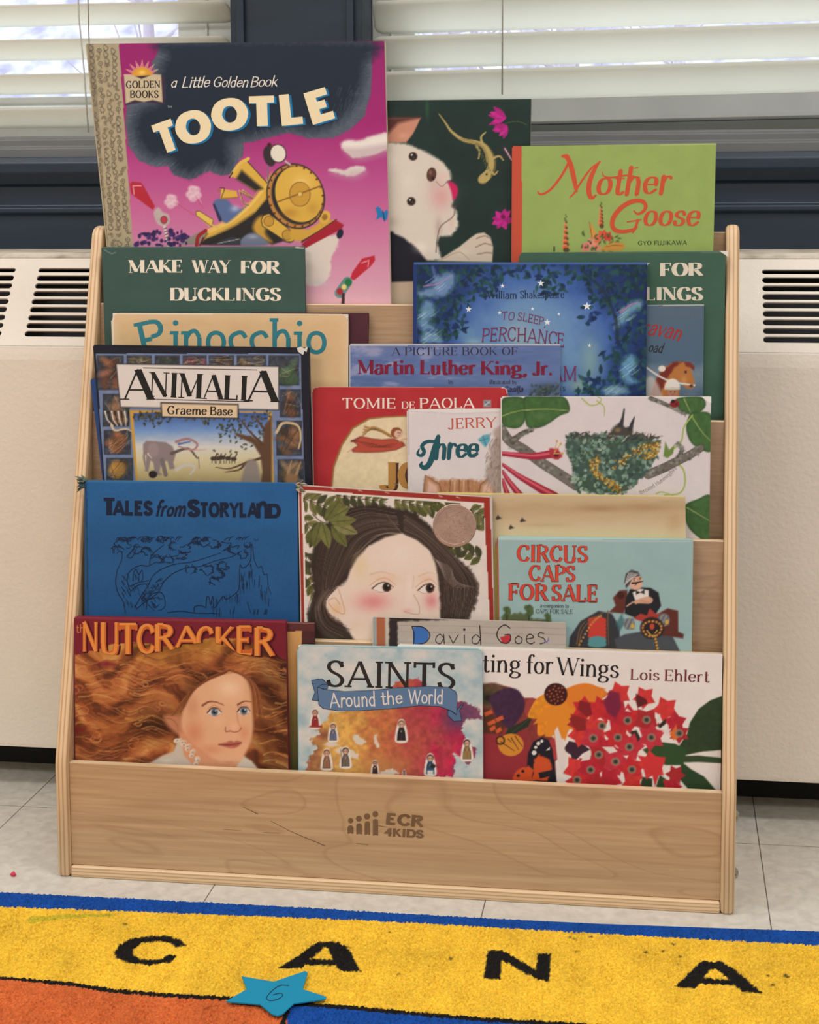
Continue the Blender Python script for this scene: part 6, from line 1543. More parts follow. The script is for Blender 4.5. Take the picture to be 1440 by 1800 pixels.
def art_circus(cv):
    cv.crop(*G_); x, y = cv.xy(); cv.C[:] = mixc((146, 176, 174), (154, 184, 182), fbm(x / 90, y / 70, 3)); cv.C[y < 236] = (170, 206, 206); cv.line([(520, 236), (800, 240), (1260, 244)], 5, (190, 200, 196), alpha=.7)
    Rd, Ik = (206, 70, 52), (70, 34, 36); st = style(.19, .07, .11, .06)
    for txt, a, b_, h in (('CIRCUS', (588, 321), (856, 325), 64), ('CAPS', (634, 396), (808, 399), 62), ('FOR', (556, 468), (702, 470), 62), ('SALE', (722, 471), (894, 474), 62)):
        cv.text(txt, a, b_, h, Ik, st, grow=.022); cv.text(txt, a, b_, h, Rd, st)
    cv.text('a companion to', (676, 496), (785, 498), 15, (60, 66, 66), SERIF); cv.text('CAPS FOR SALE', (659, 519), (800, 521), 17, (60, 66, 66), SERIF)
    cv.poly([(518, 600), (530, 530), (600, 516), (650, 540), (720, 545), (720, 600)], (92, 100, 66), 2, edge=2)
    for tx, ty, s in ((632, 512, 18), (548, 515, 15), (704, 538, 13)):
        for i in range(9): a = i * .7; cv.ell(tx + s * .5 * math.cos(a * 2.3), ty + s * .9 * math.sin(a) , s * .5, s * .55, (66, 86, 52) if i % 2 else (80, 100, 60), soft=1.5)
        cv.line([(tx, ty + s), (tx, ty + s * 1.8)], 6, (66, 60, 46))
    # showman: seated moustached figure with folded arms among tent-like drapery
    cv.poly([(780, 700), (790, 610), (830, 550), (900, 510), (950, 520), (980, 570), (985, 700)], (52, 54, 58), 1.5, sm=False); cv.poly([(985, 700), (960, 620), (1000, 600), (1090, 585), (1180, 600), (1230, 700)], (72, 76, 82), 1.5)
    cv.poly([(1130, 520), (1165, 500), (1205, 510), (1206, 590), (1228, 600), (1224, 616), (1120, 600)], (92, 46, 36), 1.5); cv.poly([(955, 460), (980, 432), (1010, 430), (1012, 470), (996, 520), (940, 515), (965, 490)], (96, 48, 38), 1.5); cv.ell(985, 450, 14, 14, (66, 30, 28))
    cv.poly([(1000, 520), (1005, 460), (1020, 428), (1060, 420), (1100, 422), (1130, 440), (1140, 490), (1115, 530), (1060, 545)], (34, 34, 38), 1.2)
    cv.poly([(1030, 440), (1060, 425), (1092, 432), (1092, 470), (1062, 476), (1040, 468)], (222, 214, 204), 1); cv.poly([(1042, 432), (1060, 438), (1076, 428), (1076, 446), (1060, 440), (1044, 448)], (30, 30, 34), .8)
    cv.poly([(1006, 492), (1040, 470), (1090, 455), (1108, 468), (1096, 482), (1050, 482), (1030, 498)], (206, 160, 134), 1, sm=True); cv.poly([(1000, 500), (1035, 478), (1050, 492), (1020, 512)], (34, 34, 38), 1); cv.line([(1062, 470), (1090, 478), (1106, 466)], 8, (196, 148, 122), 5)
    cv.ell(1042, 400, 27, 30, (214, 168, 144), rot=-10); cv.poly([(998, 402), (1004, 368), (1026, 352), (1052, 360), (1060, 376), (1030, 384), (1018, 410), (1006, 424)], (78, 76, 76), 1); 
    for i in range(8): cv.line([(1000 + i * 3, 412 - i * 3), (1016 + i * 5, 362 + i)], 2, (206, 202, 198), sm=False)
    cv.line([(1030, 404), (1048, 402), (1070, 396)], 8, (36, 30, 30), 3); cv.line([(1048, 402), (1040, 412)], 5, (36, 30, 30), 2); cv.line([(1032, 388), (1042, 386)], 2.5, (60, 40, 36)); cv.line([(1056, 384), (1064, 382)], 2.5, (60, 40, 36)); cv.ell(1037, 393, 2, 2, (30, 24, 24)); cv.ell(1059, 389, 2, 2, (30, 24, 24)); cv.line([(1050, 388), (1054, 398)], 2, (170, 110, 90))
    for i in range(7): cv.poly([(862 + i % 2 * 2, 540 + i * 15), (895, 532 + i * 15), (926, 540 + i * 15), (926, 556 + i * 15), (895, 562 + i * 15), (864, 556 + i * 15)], (196, 62, 50) if i < 5 else (84, 140, 146), 1, sm=True); cv.line([(864, 556 + i * 15), (895, 561 + i * 15), (926, 556 + i * 15)], 2, (96, 30, 30) if i < 5 else (40, 80, 90))
    for q in (((826, 640), (835, 590), (870, 545), (920, 516)), ((935, 510), (938, 640)), ((815, 640), (828, 580), (850, 550))): cv.line(q, 4, (120, 84, 50), 3)
    for i in range(12): cv.ell(826 + i * 7.5, 640 - 112 * math.sin(i / 12 * 1.5), 4, 4, (190, 142, 70))
    cv.poly([(1034, 540), (1060, 520), (1085, 528), (1096, 500), (1118, 520), (1140, 520), (1124, 552), (1080, 556)], (166, 60, 52), 1, sm=False)
    for cx, cy in ((1018, 560), (1150, 545)):
        cv.ell(cx, cy, 22, 24, (150, 152, 152), soft=1.5)
        for i in range(10): cv.line([(cx - 20 + i * 4, cy - 20), (cx - 16 + i * 4, cy + 20)], 2, (90, 92, 96), sm=False)
        cv.ell(cx + 12, cy + 8, 7, 9, (206, 166, 60))
    cv.ell(1105, 576, 46, 42, (40, 34, 34), soft=1.5)
    for i in range(30): a = i / 30 * 6.28; cv.ell(1105 + 36 * math.cos(a), 574 + 30 * math.sin(a) * (1.15 if math.sin(a) > 0 else .8), 4.5, 4.5, (196, 148, 66) if i % 2 else (120, 60, 40))
    cv.ell(1105, 570, 9, 12, (190, 70, 50)); cv.line([(1085, 585), (1105, 605), (1125, 585)], 5, (196, 148, 66)); cv.line([(1115, 600), (1125, 660)], 9, (40, 34, 34)); 
    for i in range(5): cv.ell(1116 + i * 2.5, 606 + i * 12, 5, 5, (196, 148, 66))
    cv.poly([(965, 560), (990, 520), (1000, 560), (980, 590)], (60, 104, 108), 2, alpha=.8)


book('light teal picture book with red outlined capitals and a moustached showman', 2, 0, .0085, (876, 944), (1219, 949), (878, 1085), (1216, 1143), art_circus, (150, 180, 178), tvis=1160, edge=(164, 204, 206), board=(176, 80, 60))


# ================================================================= front tier
def art_redhair(cv):
    cv.crop(*H_); x, y = cv.xy()
    cv.C[:] = mixc((108, 26, 42), (122, 34, 48), fbm(x / 80, y / 50, 2)); cv.C[y < np.interp(x, [100, 1260], [74, 100])] = (140, 52, 70); cv.line([(100, 80), (600, 92), (1262, 104)], 5, (150, 70, 84), alpha=.7)
    cv.text('the', (136, 160), (204, 160), 44, (190, 110, 66), style(.14, .1, .06)); OL = style(.23, .17, .1, .07)
    cv.crop(*H_)
    for ch, x0, x1, yb, h in (('N', 170, 252, 262, 160), ('U', 268, 368, 274, 170), ('T', 366, 462, 276, 162), ('C', 466, 556, 272, 158), ('R', 560, 660, 262, 148), ('A', 676, 786, 240, 116), ('C', 786, 872, 262, 136), ('K', 886, 990, 268, 140), ('E', 1000, 1084, 276, 150), ('R', 1096, 1198, 284, 152)):
        for dx, dy, col, g in ((7, 6, (70, 14, 26), .02), (0, 0, (196, 98, 44), 0.), (-2, -1, (222, 142, 66), -.045)): cv.text(ch, (x0 + dx, yb + dy), (x1 + dx, yb + dy), h, col, OL, grow=g)
    titles = cv.texts; cv.texts = []
    # hair mass: flowing layered waves streaming left from the face
    hair = (y > 250 + 55 * np.sin(x / 95. + .5) * .5 - 60 * np.exp(-((x - 780) / 260) ** 2) + 25 * (fbm(x / 40, y / 40, 3) - .5) + np.clip((x - 1150) / 4, 0, 30))
    hair_top = y - (250 + 28 * np.sin(x / 95. + .5) - 60 * np.exp(-((x - 780) / 260) ** 2))
    u_ = x / 150. + .9 * fbm(x / 190, y / 120, 11); v_ = y / 42. + 2.0 * np.sin(x / 80. + 1.6 * fbm(x / 120, y / 90, 5)) + 3.2 * fbm(x / 130, y / 80, 21)
    w_ = .5 + .5 * np.sin(v_ * 1.25); w2 = fbm(u_ * 1.5, v_ * 1.1, 31, 3); t = np.clip(.55 * w_ + .75 * (w2 - .25), 0, 1)
    col = ramp(t, [(0, (76, 40, 28)), (.25, (118, 62, 36)), (.5, (158, 88, 48)), (.75, (186, 116, 66)), (1, (206, 152, 90))])
    top = np.clip(1 - hair_top / 150., 0, 1) * np.clip(1.3 - np.abs(x - 700) / 420., 0, 1); col = mixc(col, col * np.array((.98, 1.1, .9)) + np.array((6, 14, 0)), top)
    dark = np.clip((x - 1040) / 120, 0, 1) * .35 + .5 * np.exp(-((x - 560) / 140) ** 2 - ((y - 640) / 90) ** 2) + .45 * np.exp(-((x - 800) / 110) ** 2 - ((y - 440) / 70) ** 2); col = col * (1 - dark)[..., None]
    cv.C[hair] = col[hair]; rg = random.Random(17)
    for i in range(520):   # ribbons of lighter and darker hair
        px = rg.uniform(90, 1270); py = rg.uniform(255, 890); L_ = rg.uniform(90, 240); a = px / 60. + py / 90. + rg.uniform(-.5, .5); amp = rg.uniform(8, 20)
        if 640 < px < 1090 and py > 420: continue
        if py < 300 and not 500 < px < 1000: continue
        pts = [(px + L_ * q, py + amp * math.sin(a + q * L_ / 30.) + q * 10) for q in np.linspace(0, 1, 6)]
        if pts[-1][0] > 660 and px < 700 and py > 500: continue
        cv.line(pts, rg.uniform(4, 11), rg.choice([(206, 142, 78), (178, 104, 56), (96, 50, 32), (132, 72, 40), (196, 122, 76), (214, 168, 96), (150, 96, 48)]), 1, alpha=.5)
    for i in range(26):   # curls
        cx = rg.uniform(100, 640); cy = rg.uniform(330, 860); r = rg.uniform(18, 44); a = rg.uniform(0, 6.28)
        cv.line([(cx + r * (1 - q * .6) * math.cos(a + 5.2 * q), cy + r * .7 * (1 - q * .6) * math.sin(a + 5.2 * q)) for q in np.linspace(0, 1, 9)], 9, rg.choice([(196, 116, 70), (206, 150, 84), (112, 58, 36), (170, 92, 52)]), 3, alpha=.6)
    cv.poly([(230, 330), (300, 310), (350, 330), (300, 345)], (112, 26, 44), 4, alpha=.8); cv.poly([(110, 690), (150, 670), (180, 680), (130, 706)], (120, 24, 40), 4, alpha=.8)
    # neck, collar, ear
    cv.poly([(606, 612), (640, 600), (690, 612), (716, 660), (716, 706), (690, 712), (650, 684), (620, 650)], (186, 124, 92), 4, sm=True); cv.line([(618, 620), (650, 626), (678, 656), (684, 694)], 8, (150, 90, 66), 4, alpha=.6)
    cv.poly([(690, 700), (760, 690), (900, 840), (1040, 830), (1060, 900), (690, 900)], (206, 148, 112), 3)
    cv.poly([(520, 870), (600, 820), (660, 800), (680, 740), (705, 760), (715, 820), (760, 870), (800, 900), (500, 900)], (196, 184, 168), 2); cv.poly([(1030, 820), (1080, 850), (1120, 900), (990, 900)], (206, 194, 178), 2); cv.glow(620, 850, 50, 20, (214, 204, 190), .7)
    for i in range(16): t_ = i / 15; px = 672 + t_ * 120 + 14 * math.sin(i * 2); py = 740 + t_ * t_ * 125 + 4 * math.cos(i * 2); cv.ell(px, py, 13, 11, (216, 206, 190)); cv.ell(px + 3, py + 2, 7, 6, (170, 150, 130))
    # face
    face = [(950, 378), (1000, 375), (1040, 400), (1068, 450), (1078, 520), (1086, 600), (1088, 680), (1070, 760), (1035, 830), (1000, 864), (960, 868), (900, 850), (820, 800), (750, 740), (705, 680), (705, 600), (730, 540), (770, 470), (820, 430), (890, 395)]
    cv.poly(face, (222, 172, 134), 3, sm=True)
    for gx, gy, rx, ry, c, al in ((960, 460, 90, 70, (236, 200, 164), .9), (770, 700, 70, 90, (206, 132, 96), .8), (860, 790, 90, 40, (204, 138, 104), .7), (1040, 700, 40, 60, (214, 140, 108), .7), (980, 700, 60, 60, (226, 170, 136), .6), (760, 560, 50, 90, (198, 140, 104), .7), (960, 860, 60, 14, (190, 120, 90), .6), (900, 640, 50, 40, (232, 184, 148), .6), (1000, 830, 40, 20, (226, 172, 136), .5), (1060, 470, 26, 70, (206, 156, 120), .5)): cv.glow(gx, gy, rx, ry, c, al)
    for (ex, ey), w in (((880, 588), 38), ((1038, 582), 34)):
        cv.poly([(ex - w, ey + 2), (ex - w * .4, ey - 20), (ex + w * .4, ey - 20), (ex + w, ey), (ex + w * .4, ey + 18), (ex - w * .4, ey + 20)], (222, 212, 206), 2, sm=True); cv.ell(ex, ey - 1, 19, 20, (84, 108, 124)); cv.ell(ex, ey - 1, 10, 10, (30, 34, 40)); cv.ell(ex + 6, ey - 8, 4, 4, (230, 230, 230)); cv.line([(ex - w, ey + 2), (ex - w * .4, ey - 21), (ex + w * .4, ey - 21), (ex + w, ey)], 8, (84, 50, 40), 5); cv.line([(ex - w * .8, ey + 12), (ex, ey + 22), (ex + w * .8, ey + 10)], 3, (150, 96, 78), alpha=.7); cv.line([(ex - w, ey - 18), (ex, ey - 36), (ex + w, ey - 16)], 4, (176, 116, 88), alpha=.6)
    cv.line([(815, 552), (850, 532), (890, 534), (930, 550)], 12, (116, 66, 44), 4, alpha=.85); cv.line([(1005, 548), (1040, 530), (1078, 532)], 11, (116, 66, 44), 4, alpha=.85)
    cv.line([(1000, 590), (1008, 640), (1026, 676)], 6, (190, 124, 96), 4, alpha=.6); cv.line([(938, 670), (940, 692), (965, 690), (985, 696), (1012, 690), (1025, 672)], 7, (150, 84, 66), 5, alpha=.85); cv.glow(985, 668, 24, 24, (236, 184, 150), .7)
    cv.poly([(902, 762), (940, 752), (965, 742), (985, 748), (1000, 742), (1026, 752), (1000, 776), (970, 782), (935, 774)], (172, 92, 80), 2, sm=True); cv.line([(902, 762), (950, 764), (985, 762), (1026, 752)], 5, (112, 52, 48), 4); cv.glow(970, 776, 22, 6, (206, 130, 114), .7)
    for i in range(46):   # strands at the hairline
        t_ = rg.random(); cv.line([(960 - 30 * t_, 360 + 20 * t_), (860 - 40 * t_, 400 + 30 * t_), (770 - 50 * t_, 470 + 40 * t_), (700 - 60 * t_, 590 + 20 * t_)], 8, rg.choice([(150, 92, 52), (106, 58, 36), (186, 126, 70), (84, 44, 30)]), 2, alpha=.5); cv.line([(960 + 20 * t_, 362), (1030 + 30 * t_, 390 + 10 * t_), (1080 + 40 * t_, 450 + 20 * t_), (1092 + 60 * t_, 620)], 7, rg.choice([(126, 70, 42), (92, 50, 34), (170, 108, 62)]), 2, alpha=.5)
    # the hair laps over the feet of the title letters: keep only the ink above it
    TH = lambda px: np.interp(px, [100, 250, 330, 420, 520, 620, 700, 800, 900, 960, 1020, 1100, 1180, 1260], [285, 262, 278, 284, 272, 258, 236, 212, 214, 240, 276, 288, 296, 292])
    k = cv.T[2]
    for groups, c, pen in titles:
        cv.texts.append(([[[np.array((p[0], min(p[1], cv.T[1] + float(TH((p[0] - cv.T[0]) / k)) * k))) for p in P] for P in grp] for grp in groups], c, pen))


book('maroon picture book with orange title over a girl with flowing red hair', 1, 0, .0088, (121, 1084), (502, 1092), (128, 1338), (507, 1346), art_redhair, (112, 28, 44), tvis=1368, edge=(126, 40, 58))


def art_brown(cv):
    cv.crop(*H_); x, y = cv.xy(); cv.C[:] = mixc((84, 42, 44), (96, 52, 52), fbm(x / 30, y / 30, 3)); cv.C[y < 108] = (178, 140, 116)
    m = (x < 1350) & (y > 152); cv.C[m] = ramp(y, [(150, (204, 156, 96)), (420, (190, 140, 84)), (600, (120, 104, 56)), (860, (84, 80, 44))])[m]
    cv.C[(x >= 1350) & (y > 152)] *= .8


book('brown framed picture book, a narrow tan strip showing beside the red-haired girl', 1, .0091, .0056, (300, 1092), (553, 1095), (300, 1330), (549, 1345), art_brown, (90, 48, 48), tvis=1368)


def art_saints(cv):
    cv.crop(*I_); x, y = cv.xy(); n = fbm(x / 110, y / 90, 3); n2 = fbm(x / 40, y / 40, 8)
    cv.C[:] = ramp(n + .2 * (n2 - .5), [(.2, (152, 178, 188)), (.5, (186, 198, 198)), (.8, (214, 208, 202))]); cv.C[y < np.interp(x, [90, 1320], [208, 242])] = (140, 182, 190)
    land = [(140, 1030), (175, 940), (230, 890), (180, 870), (175, 820), (240, 800), (200, 750), (270, 720), (310, 650), (420, 640), (560, 610), (700, 590), (720, 470), (780, 440), (900, 430), (940, 470), (960, 600), (1100, 560), (1200, 590), (1290, 620), (1320, 700), (1210, 700), (1180, 770), (1210, 820), (1250, 880), (1285, 900), (1260, 950), (1215, 1020), (1190, 960), (1130, 930), (1140, 1000), (1120, 1080), (140, 1100)]
    wcol = ramp(np.clip((x - 180) / 1050 + .18 * (fbm(x / 90, y / 90, 12) - .5) * 2, 0, 1), [(0, (150, 96, 70)), (.14, (206, 160, 88)), (.28, (214, 166, 84)), (.42, (190, 112, 70)), (.6, (178, 82, 72)), (.76, (170, 66, 74)), (.9, (186, 40, 76)), (1, (120, 70, 96))]) * (.82 + .36 * fbm(x / 26, y / 26, 5))[..., None]
    wcol = mixc(wcol, np.broadcast_to((98, 62, 98), wcol.shape), np.exp(-((x - 1140) / 90) ** 2 - ((y - 690) / 90) ** 2)); wcol = mixc(wcol, np.broadcast_to((186, 132, 80), wcol.shape), np.exp(-((x - 620) / 190) ** 2 - ((y - 1010) / 80) ** 2) * .8)
    old = cv.C.copy(); cv.C[:] = 0; cv.poly(land, (1, 1, 1), 1.2, edge=5, seed=4); m = cv.C[..., :1]; cv.C[:] = old * (1 - m) + wcol * m
    sea = (214, 202, 186)
    for p in ([(455, 830), (470, 795), (510, 820), (548, 850), (520, 870), (470, 862)], [(595, 800), (615, 800), (622, 850), (636, 885), (612, 892), (600, 850)], [(330, 900), (370, 880), (440, 900), (495, 935), (490, 965), (420, 950), (350, 920)], [(250, 870), (300, 840), (350, 856), (380, 880), (300, 880)], [(640, 1045), (720, 1030), (770, 1060), (640, 1080)]): cv.poly(p, sea, 1.2, edge=3)
    cv.glow(300, 640, 60, 16, (222, 210, 200), .5)
    rg = random.Random(7)   # little sticker-like people, each with a white rim
    for cx, cy, h, robe, hair in ((205, 695, 120, (150, 44, 50), (96, 52, 40)), (325, 785, 115, (98, 110, 140), (90, 60, 50)), (780, 775, 140, (40, 40, 44), (120, 90, 70)), (1217, 900, 135, (150, 120, 76), (40, 34, 32)), (282, 965, 130, (150, 106, 80), (110, 64, 48)), (408, 952, 130, (110, 100, 90), (50, 42, 38)), (604, 1020, 90, (66, 40, 44), (70, 44, 40)), (972, 1000, 135, (40, 78, 110), (60, 40, 34)), (798, 1062, 50, (120, 100, 90), (90, 90, 92))):
        w = h * .30
        cv.poly([(cx - w * .62, cy - h * .34), (cx - w * .3, cy - h * .54), (cx + w * .3, cy - h * .54), (cx + w * .62, cy - h * .34), (cx + w * .95, cy + h * .1), (cx + w * .9, cy + h * .54), (cx - w * .9, cy + h * .54), (cx - w * .95, cy + h * .1)], (226, 216, 206), 1, sm=True)
        cv.poly([(cx - w * .35, cy - h * .16), (cx + w * .35, cy - h * .16), (cx + w * .62, cy + h * .1), (cx + w * .7, cy + h * .47), (cx - w * .7, cy + h * .47), (cx - w * .62, cy + h * .1)], np.array(robe) * .55, .8); cv.poly([(cx - w * .25, cy - h * .14), (cx + w * .25, cy - h * .14), (cx + w * .52, cy + h * .12), (cx + w * .6, cy + h * .44), (cx - w * .6, cy + h * .44), (cx - w * .5, cy + h * .12)], robe, .8)
        cv.ell(cx, cy - h * .33, w * .55, h * .17, hair); cv.ell(cx, cy - h * .30, w * .40, h * .13, (206, 168, 146)); cv.ell(cx - w * .16, cy - h * .3, 2.6, 3, (50, 36, 34)); cv.ell(cx + w * .16, cy - h * .3, 2.6, 3, (50, 36, 34)); cv.line([(cx - w * .4, cy), (cx, cy + h * .05), (cx + w * .4, cy)], 7, np.array(robe) * .7); cv.ell(cx, cy + h * .03, 5, 4, (206, 168, 146)); cv.line([(cx, cy + h * .1), (cx, cy + h * .42)], 4, np.array(robe) * .6 + 30)
    cv.line([(378, 900), (382, 1015)], 4, (60, 50, 44), sm=False); cv.poly([(255, 740), (250, 755), (165, 752), (170, 742)], (150, 44, 50), 1); cv.ell(990, 1010, 18, 14, (40, 36, 40)); cv.poly([(952, 1040), (992, 1040), (992, 1066), (952, 1066)], (214, 210, 206), 1)
    Ik = (40, 38, 38)
    cv.text('SAINTS', (282, 482), (1135, 500), 176, Ik, style(.135, .085, .12, .065))
    Bl, Bd = (92, 122, 156), (30, 38, 54)
    for pts, c in (([(182, 440), (250, 430), (290, 465), (285, 495), (232, 490), (222, 575), (186, 570), (206, 520)], (82, 112, 146)), ([(1090, 640), (1150, 640), (1195, 590), (1165, 640), (1180, 705), (1130, 710), (1090, 670)], (82, 112, 146)), ([(222, 486), (260, 500), (400, 515), (560, 508), (760, 490), (960, 480), (1090, 486), (1140, 515), (1150, 545), (1146, 668), (1110, 640), (1040, 612), (900, 606), (700, 628), (500, 640), (360, 640), (262, 626), (230, 600)], Bl)):
        cv.shape([[(p[0] + dx, p[1] + dy) for p in pts] for dx, dy in ((-3, -3), (3, -3), (-3, 3), (3, 3))], Bd); cv.shape([pts], c)
    cv.pen([(290, 465), (250, 468), (224, 488)], 4, Bd, 4); cv.pen([(1146, 668), (1110, 640), (1090, 640)], 4, Bd, 4)
    br_ = style(.12, .1, serif=False, rnd=True, gap=.03)
    cv.text('Around', (306, 620), (610, 608), 92, (222, 214, 208), br_, jit=3, seed=2); cv.text('the', (650, 602), (788, 592), 84, (222, 214, 208), br_); cv.text('World', (826, 592), (1058, 594), 88, (222, 214, 208), br_, jit=3, seed=3)


book('watercolour map board book with blue ribbon banner and tiny figures, front centre', 1, 0, .0058, (524, 1134), (848, 1141), (526, 1350), (849, 1362), art_saints, (190, 198, 196), name='board_book', radius=.0055, tvis=1384, edge=(146, 188, 194), pages_top=.0002)


def art_wings(cv):
    cv.crop(*J_); x, y = cv.xy(); cv.C[:] = mixc((226, 216, 210), (232, 224, 216), fbm(x / 90, y / 70, 3)); cv.C[y < np.interp(x, [80, 1320], [122, 152])] = (236, 230, 224); cv.glow(1150, 250, 60, 90, (236, 230, 224), .6)
    rg = random.Random(9)
    cv.poly([(60, 310), (130, 296), (230, 318), (300, 372), (345, 372), (388, 412), (420, 480), (440, 570), (482, 620), (484, 668), (460, 700), (470, 900), (60, 900)], (132, 56, 52), 1.2, tex=.12, seed=3, sm=False)
    cv.poly([(60, 500), (200, 560), (300, 540), (340, 700), (320, 900), (60, 900)], (150, 46, 56), 8, alpha=.8); cv.ell(345, 430, 46, 56, (156, 66, 60)); cv.ell(450, 640, 34, 60, (170, 62, 62)); cv.poly([(80, 300), (150, 296), (230, 330), (200, 420), (120, 430), (70, 400)], (96, 72, 52), 3, tex=.2); cv.ell(110, 370, 40, 34, (70, 62, 44), soft=4); cv.ell(112, 372, 18, 15, (40, 34, 30), soft=2)
    cv.poly([(120, 370), (190, 325), (260, 328), (298, 380), (296, 440), (250, 510), (212, 528), (160, 480), (134, 420)], (66, 40, 66), 1.5, sm=True, tex=.15); cv.poly([(70, 430), (110, 430), (200, 520), (180, 560), (70, 555)], (86, 50, 36), 2)
    for a, b_, w in ((90, 450, 40), (106, 500, 40), (150, 480, 36), (118, 530, 28), (150, 540, 26)): cv.poly([(a, b_), (a + w, b_ - 18), (a + w + 8, b_ + 2), (a + 8, b_ + 18)], (206, 92, 50), 1)
    cv.poly([(190, 586), (215, 530), (280, 500), (346, 464), (320, 520), (250, 560)], (40, 50, 38), 1.2); cv.line([(195, 585), (340, 470)], 3, (70, 80, 56))
    cv.ell(230, 615, 66, 58, (206, 138, 50)); cv.ell(176, 592, 24, 24, (60, 40, 36)); cv.ell(176, 592, 16, 16, (200, 130, 50))
    for q in (((178, 600), (248, 646)), ((232, 580), (270, 640)), ((252, 570), (290, 625)), ((215, 585), (232, 600))): cv.line(q, 5, (66, 42, 34), 3, sm=False)
    cv.poly([(312, 735), (318, 660), (345, 600), (390, 575), (425, 590), (445, 640), (455, 720), (470, 830), (330, 830)], (30, 30, 40), 1, sm=False)
    for q in ([(345, 760), (350, 690), (375, 665), (400, 680), (430, 690), (445, 740), (420, 800), (340, 800)], [(240, 780), (270, 740), (320, 724), (345, 745), (340, 800), (240, 800)]): cv.poly(q, (204, 82, 40), 1.5, sm=False, edge=2)
    for q in ([(372, 760), (440, 745), (440, 775), (380, 790)], [(380, 640), (420, 630), (440, 660), (400, 665)], [(430, 700), (455, 690), (456, 715)]): cv.poly(q, (30, 30, 38), 1)
    for cx, cy, r in ((390, 596, 8), (372, 608, 10), (358, 628, 8), (350, 656, 12)): cv.ell(cx, cy, r, r, (226, 220, 214))
    cv.poly([(410, 645), (432, 625), (430, 642)], (226, 220, 214), .8); cv.ell(292, 752, 8, 8, (40, 26, 26)); cv.ell(268, 774, 8, 8, (40, 26, 26))
    # orange bloom
    for a, L_, c in ((150, 210, (222, 142, 40)), (122, 240, (226, 138, 40)), (96, 240, (222, 130, 44)), (70, 190, (226, 144, 44)), (28, 160, (222, 124, 40)), (-4, 230, (226, 128, 44)), (12, 220, (222, 120, 46)), (44, 150, (226, 136, 40))): cv.leaf(500, 365, L_, 120, a, c)
    cv.poly([(345, 510), (400, 430), (470, 400), (600, 420), (640, 470), (560, 520), (530, 530), (510, 595), (470, 525), (440, 575), (405, 572), (415, 490)], (224, 138, 42), 1.2); cv.poly([(500, 330), (560, 306), (640, 305), (720, 325), (690, 345), (700, 372), (600, 440), (530, 420)], (222, 126, 44), 1.2)
    cv.ell(462, 354, 60, 58, (62, 28, 26)); 
    for i in range(20): a = i * 2.4; r = 48 * math.sqrt((i + .5) / 20); cv.ell(462 + r * math.cos(a), 354 + r * math.sin(a), 4.5, 4.5, (176, 92, 56))
    # leaves
    Gd = (48, 66, 40)
    cv.poly([(1140, 560), (1155, 500), (1200, 430), (1260, 385), (1340, 355), (1340, 640), (1220, 650), (1110, 672), (1100, 620)], Gd, 1.2, tex=.12, sm=False); cv.poly([(1110, 672), (1200, 670), (1340, 684), (1340, 712), (1200, 704), (1120, 706)], (56, 74, 44), 1); cv.poly([(1110, 700), (1160, 740), (1230, 780), (1290, 850), (1160, 860), (1100, 790)], (44, 68, 40), 1.2); cv.poly([(910, 640), (1000, 600), (1080, 610), (1140, 640), (1120, 720), (1030, 720), (960, 690)], (50, 78, 42), 1.2); cv.poly([(980, 830), (1000, 770), (1040, 800), (1020, 860)], (44, 70, 40), 1.2); cv.poly([(890, 860), (910, 780), (960, 790), (960, 860)], (46, 62, 40), 1)
    cv.poly([(500, 640), (530, 595), (600, 610), (640, 640), (600, 660), (570, 690), (545, 692), (540, 668)], (60, 40, 52), 1); cv.poly([(770, 500), (800, 530), (815, 560), (795, 545)], (52, 40, 34), 1); cv.poly([(840, 545), (880, 540), (905, 590), (890, 615)], (52, 44, 36), 1)
    Rs = [(196, 46, 50), (182, 40, 52), (206, 58, 54), (168, 44, 46), (190, 52, 64)]

    def star(cx, cy, r, n, rot, c, inner=.62):
        cv.poly([(cx + (r if i % 2 == 0 else r * inner) * math.cos(rot + i * math.pi / n), cy + (r if i % 2 == 0 else r * inner) * math.sin(rot + i * math.pi / n)) for i in range(2 * n)], c, 1, tex=.1, seed=int(cx + cy))
    for cx, cy, r, k in ((610, 430, 70, 0), (580, 500, 62, 3), (660, 530, 80, 2), (700, 430, 74, 0), (760, 400, 70, 3), (790, 350, 66, 2), (920, 370, 62, 2), (840, 480, 80, 0), (780, 460, 80, 1), (930, 490, 76, 3), (1030, 430, 70, 2), (1080, 500, 62, 1), (1100, 556, 56, 3), (590, 560, 70, 2), (655, 585, 74, 4), (720, 640, 80, 1), (780, 570, 76, 0), (955, 575, 78, 4), (850, 625, 74, 4), (690, 680, 76, 3), (570, 740, 76, 2), (640, 745, 84, 1), (770, 700, 80, 4), (855, 740, 78, 0), (960, 720, 80, 2), (740, 790, 70, 1), (580, 810, 70, 0), (680, 820, 60, 3), (860, 815, 60, 2), (1080, 770, 54, 3), (1060, 830, 56, 1)): star(cx, cy, r, rg.choice([5, 6]), rg.uniform(0, 6), Rs[k])
    cv.poly([(710, 400), (740, 335), (790, 345), (800, 420), (770, 480), (730, 450)], (120, 36, 62), 2, sm=False); cv.poly([(575, 430), (585, 385), (640, 400), (650, 460), (620, 470)], (132, 34, 40), 1.2); cv.poly([(530, 480), (560, 462), (615, 480), (620, 540), (570, 545)], (140, 40, 40), 1.2); cv.poly([(876, 350), (930, 380), (936, 400), (885, 425), (876, 390)], (96, 34, 36), 1.2)
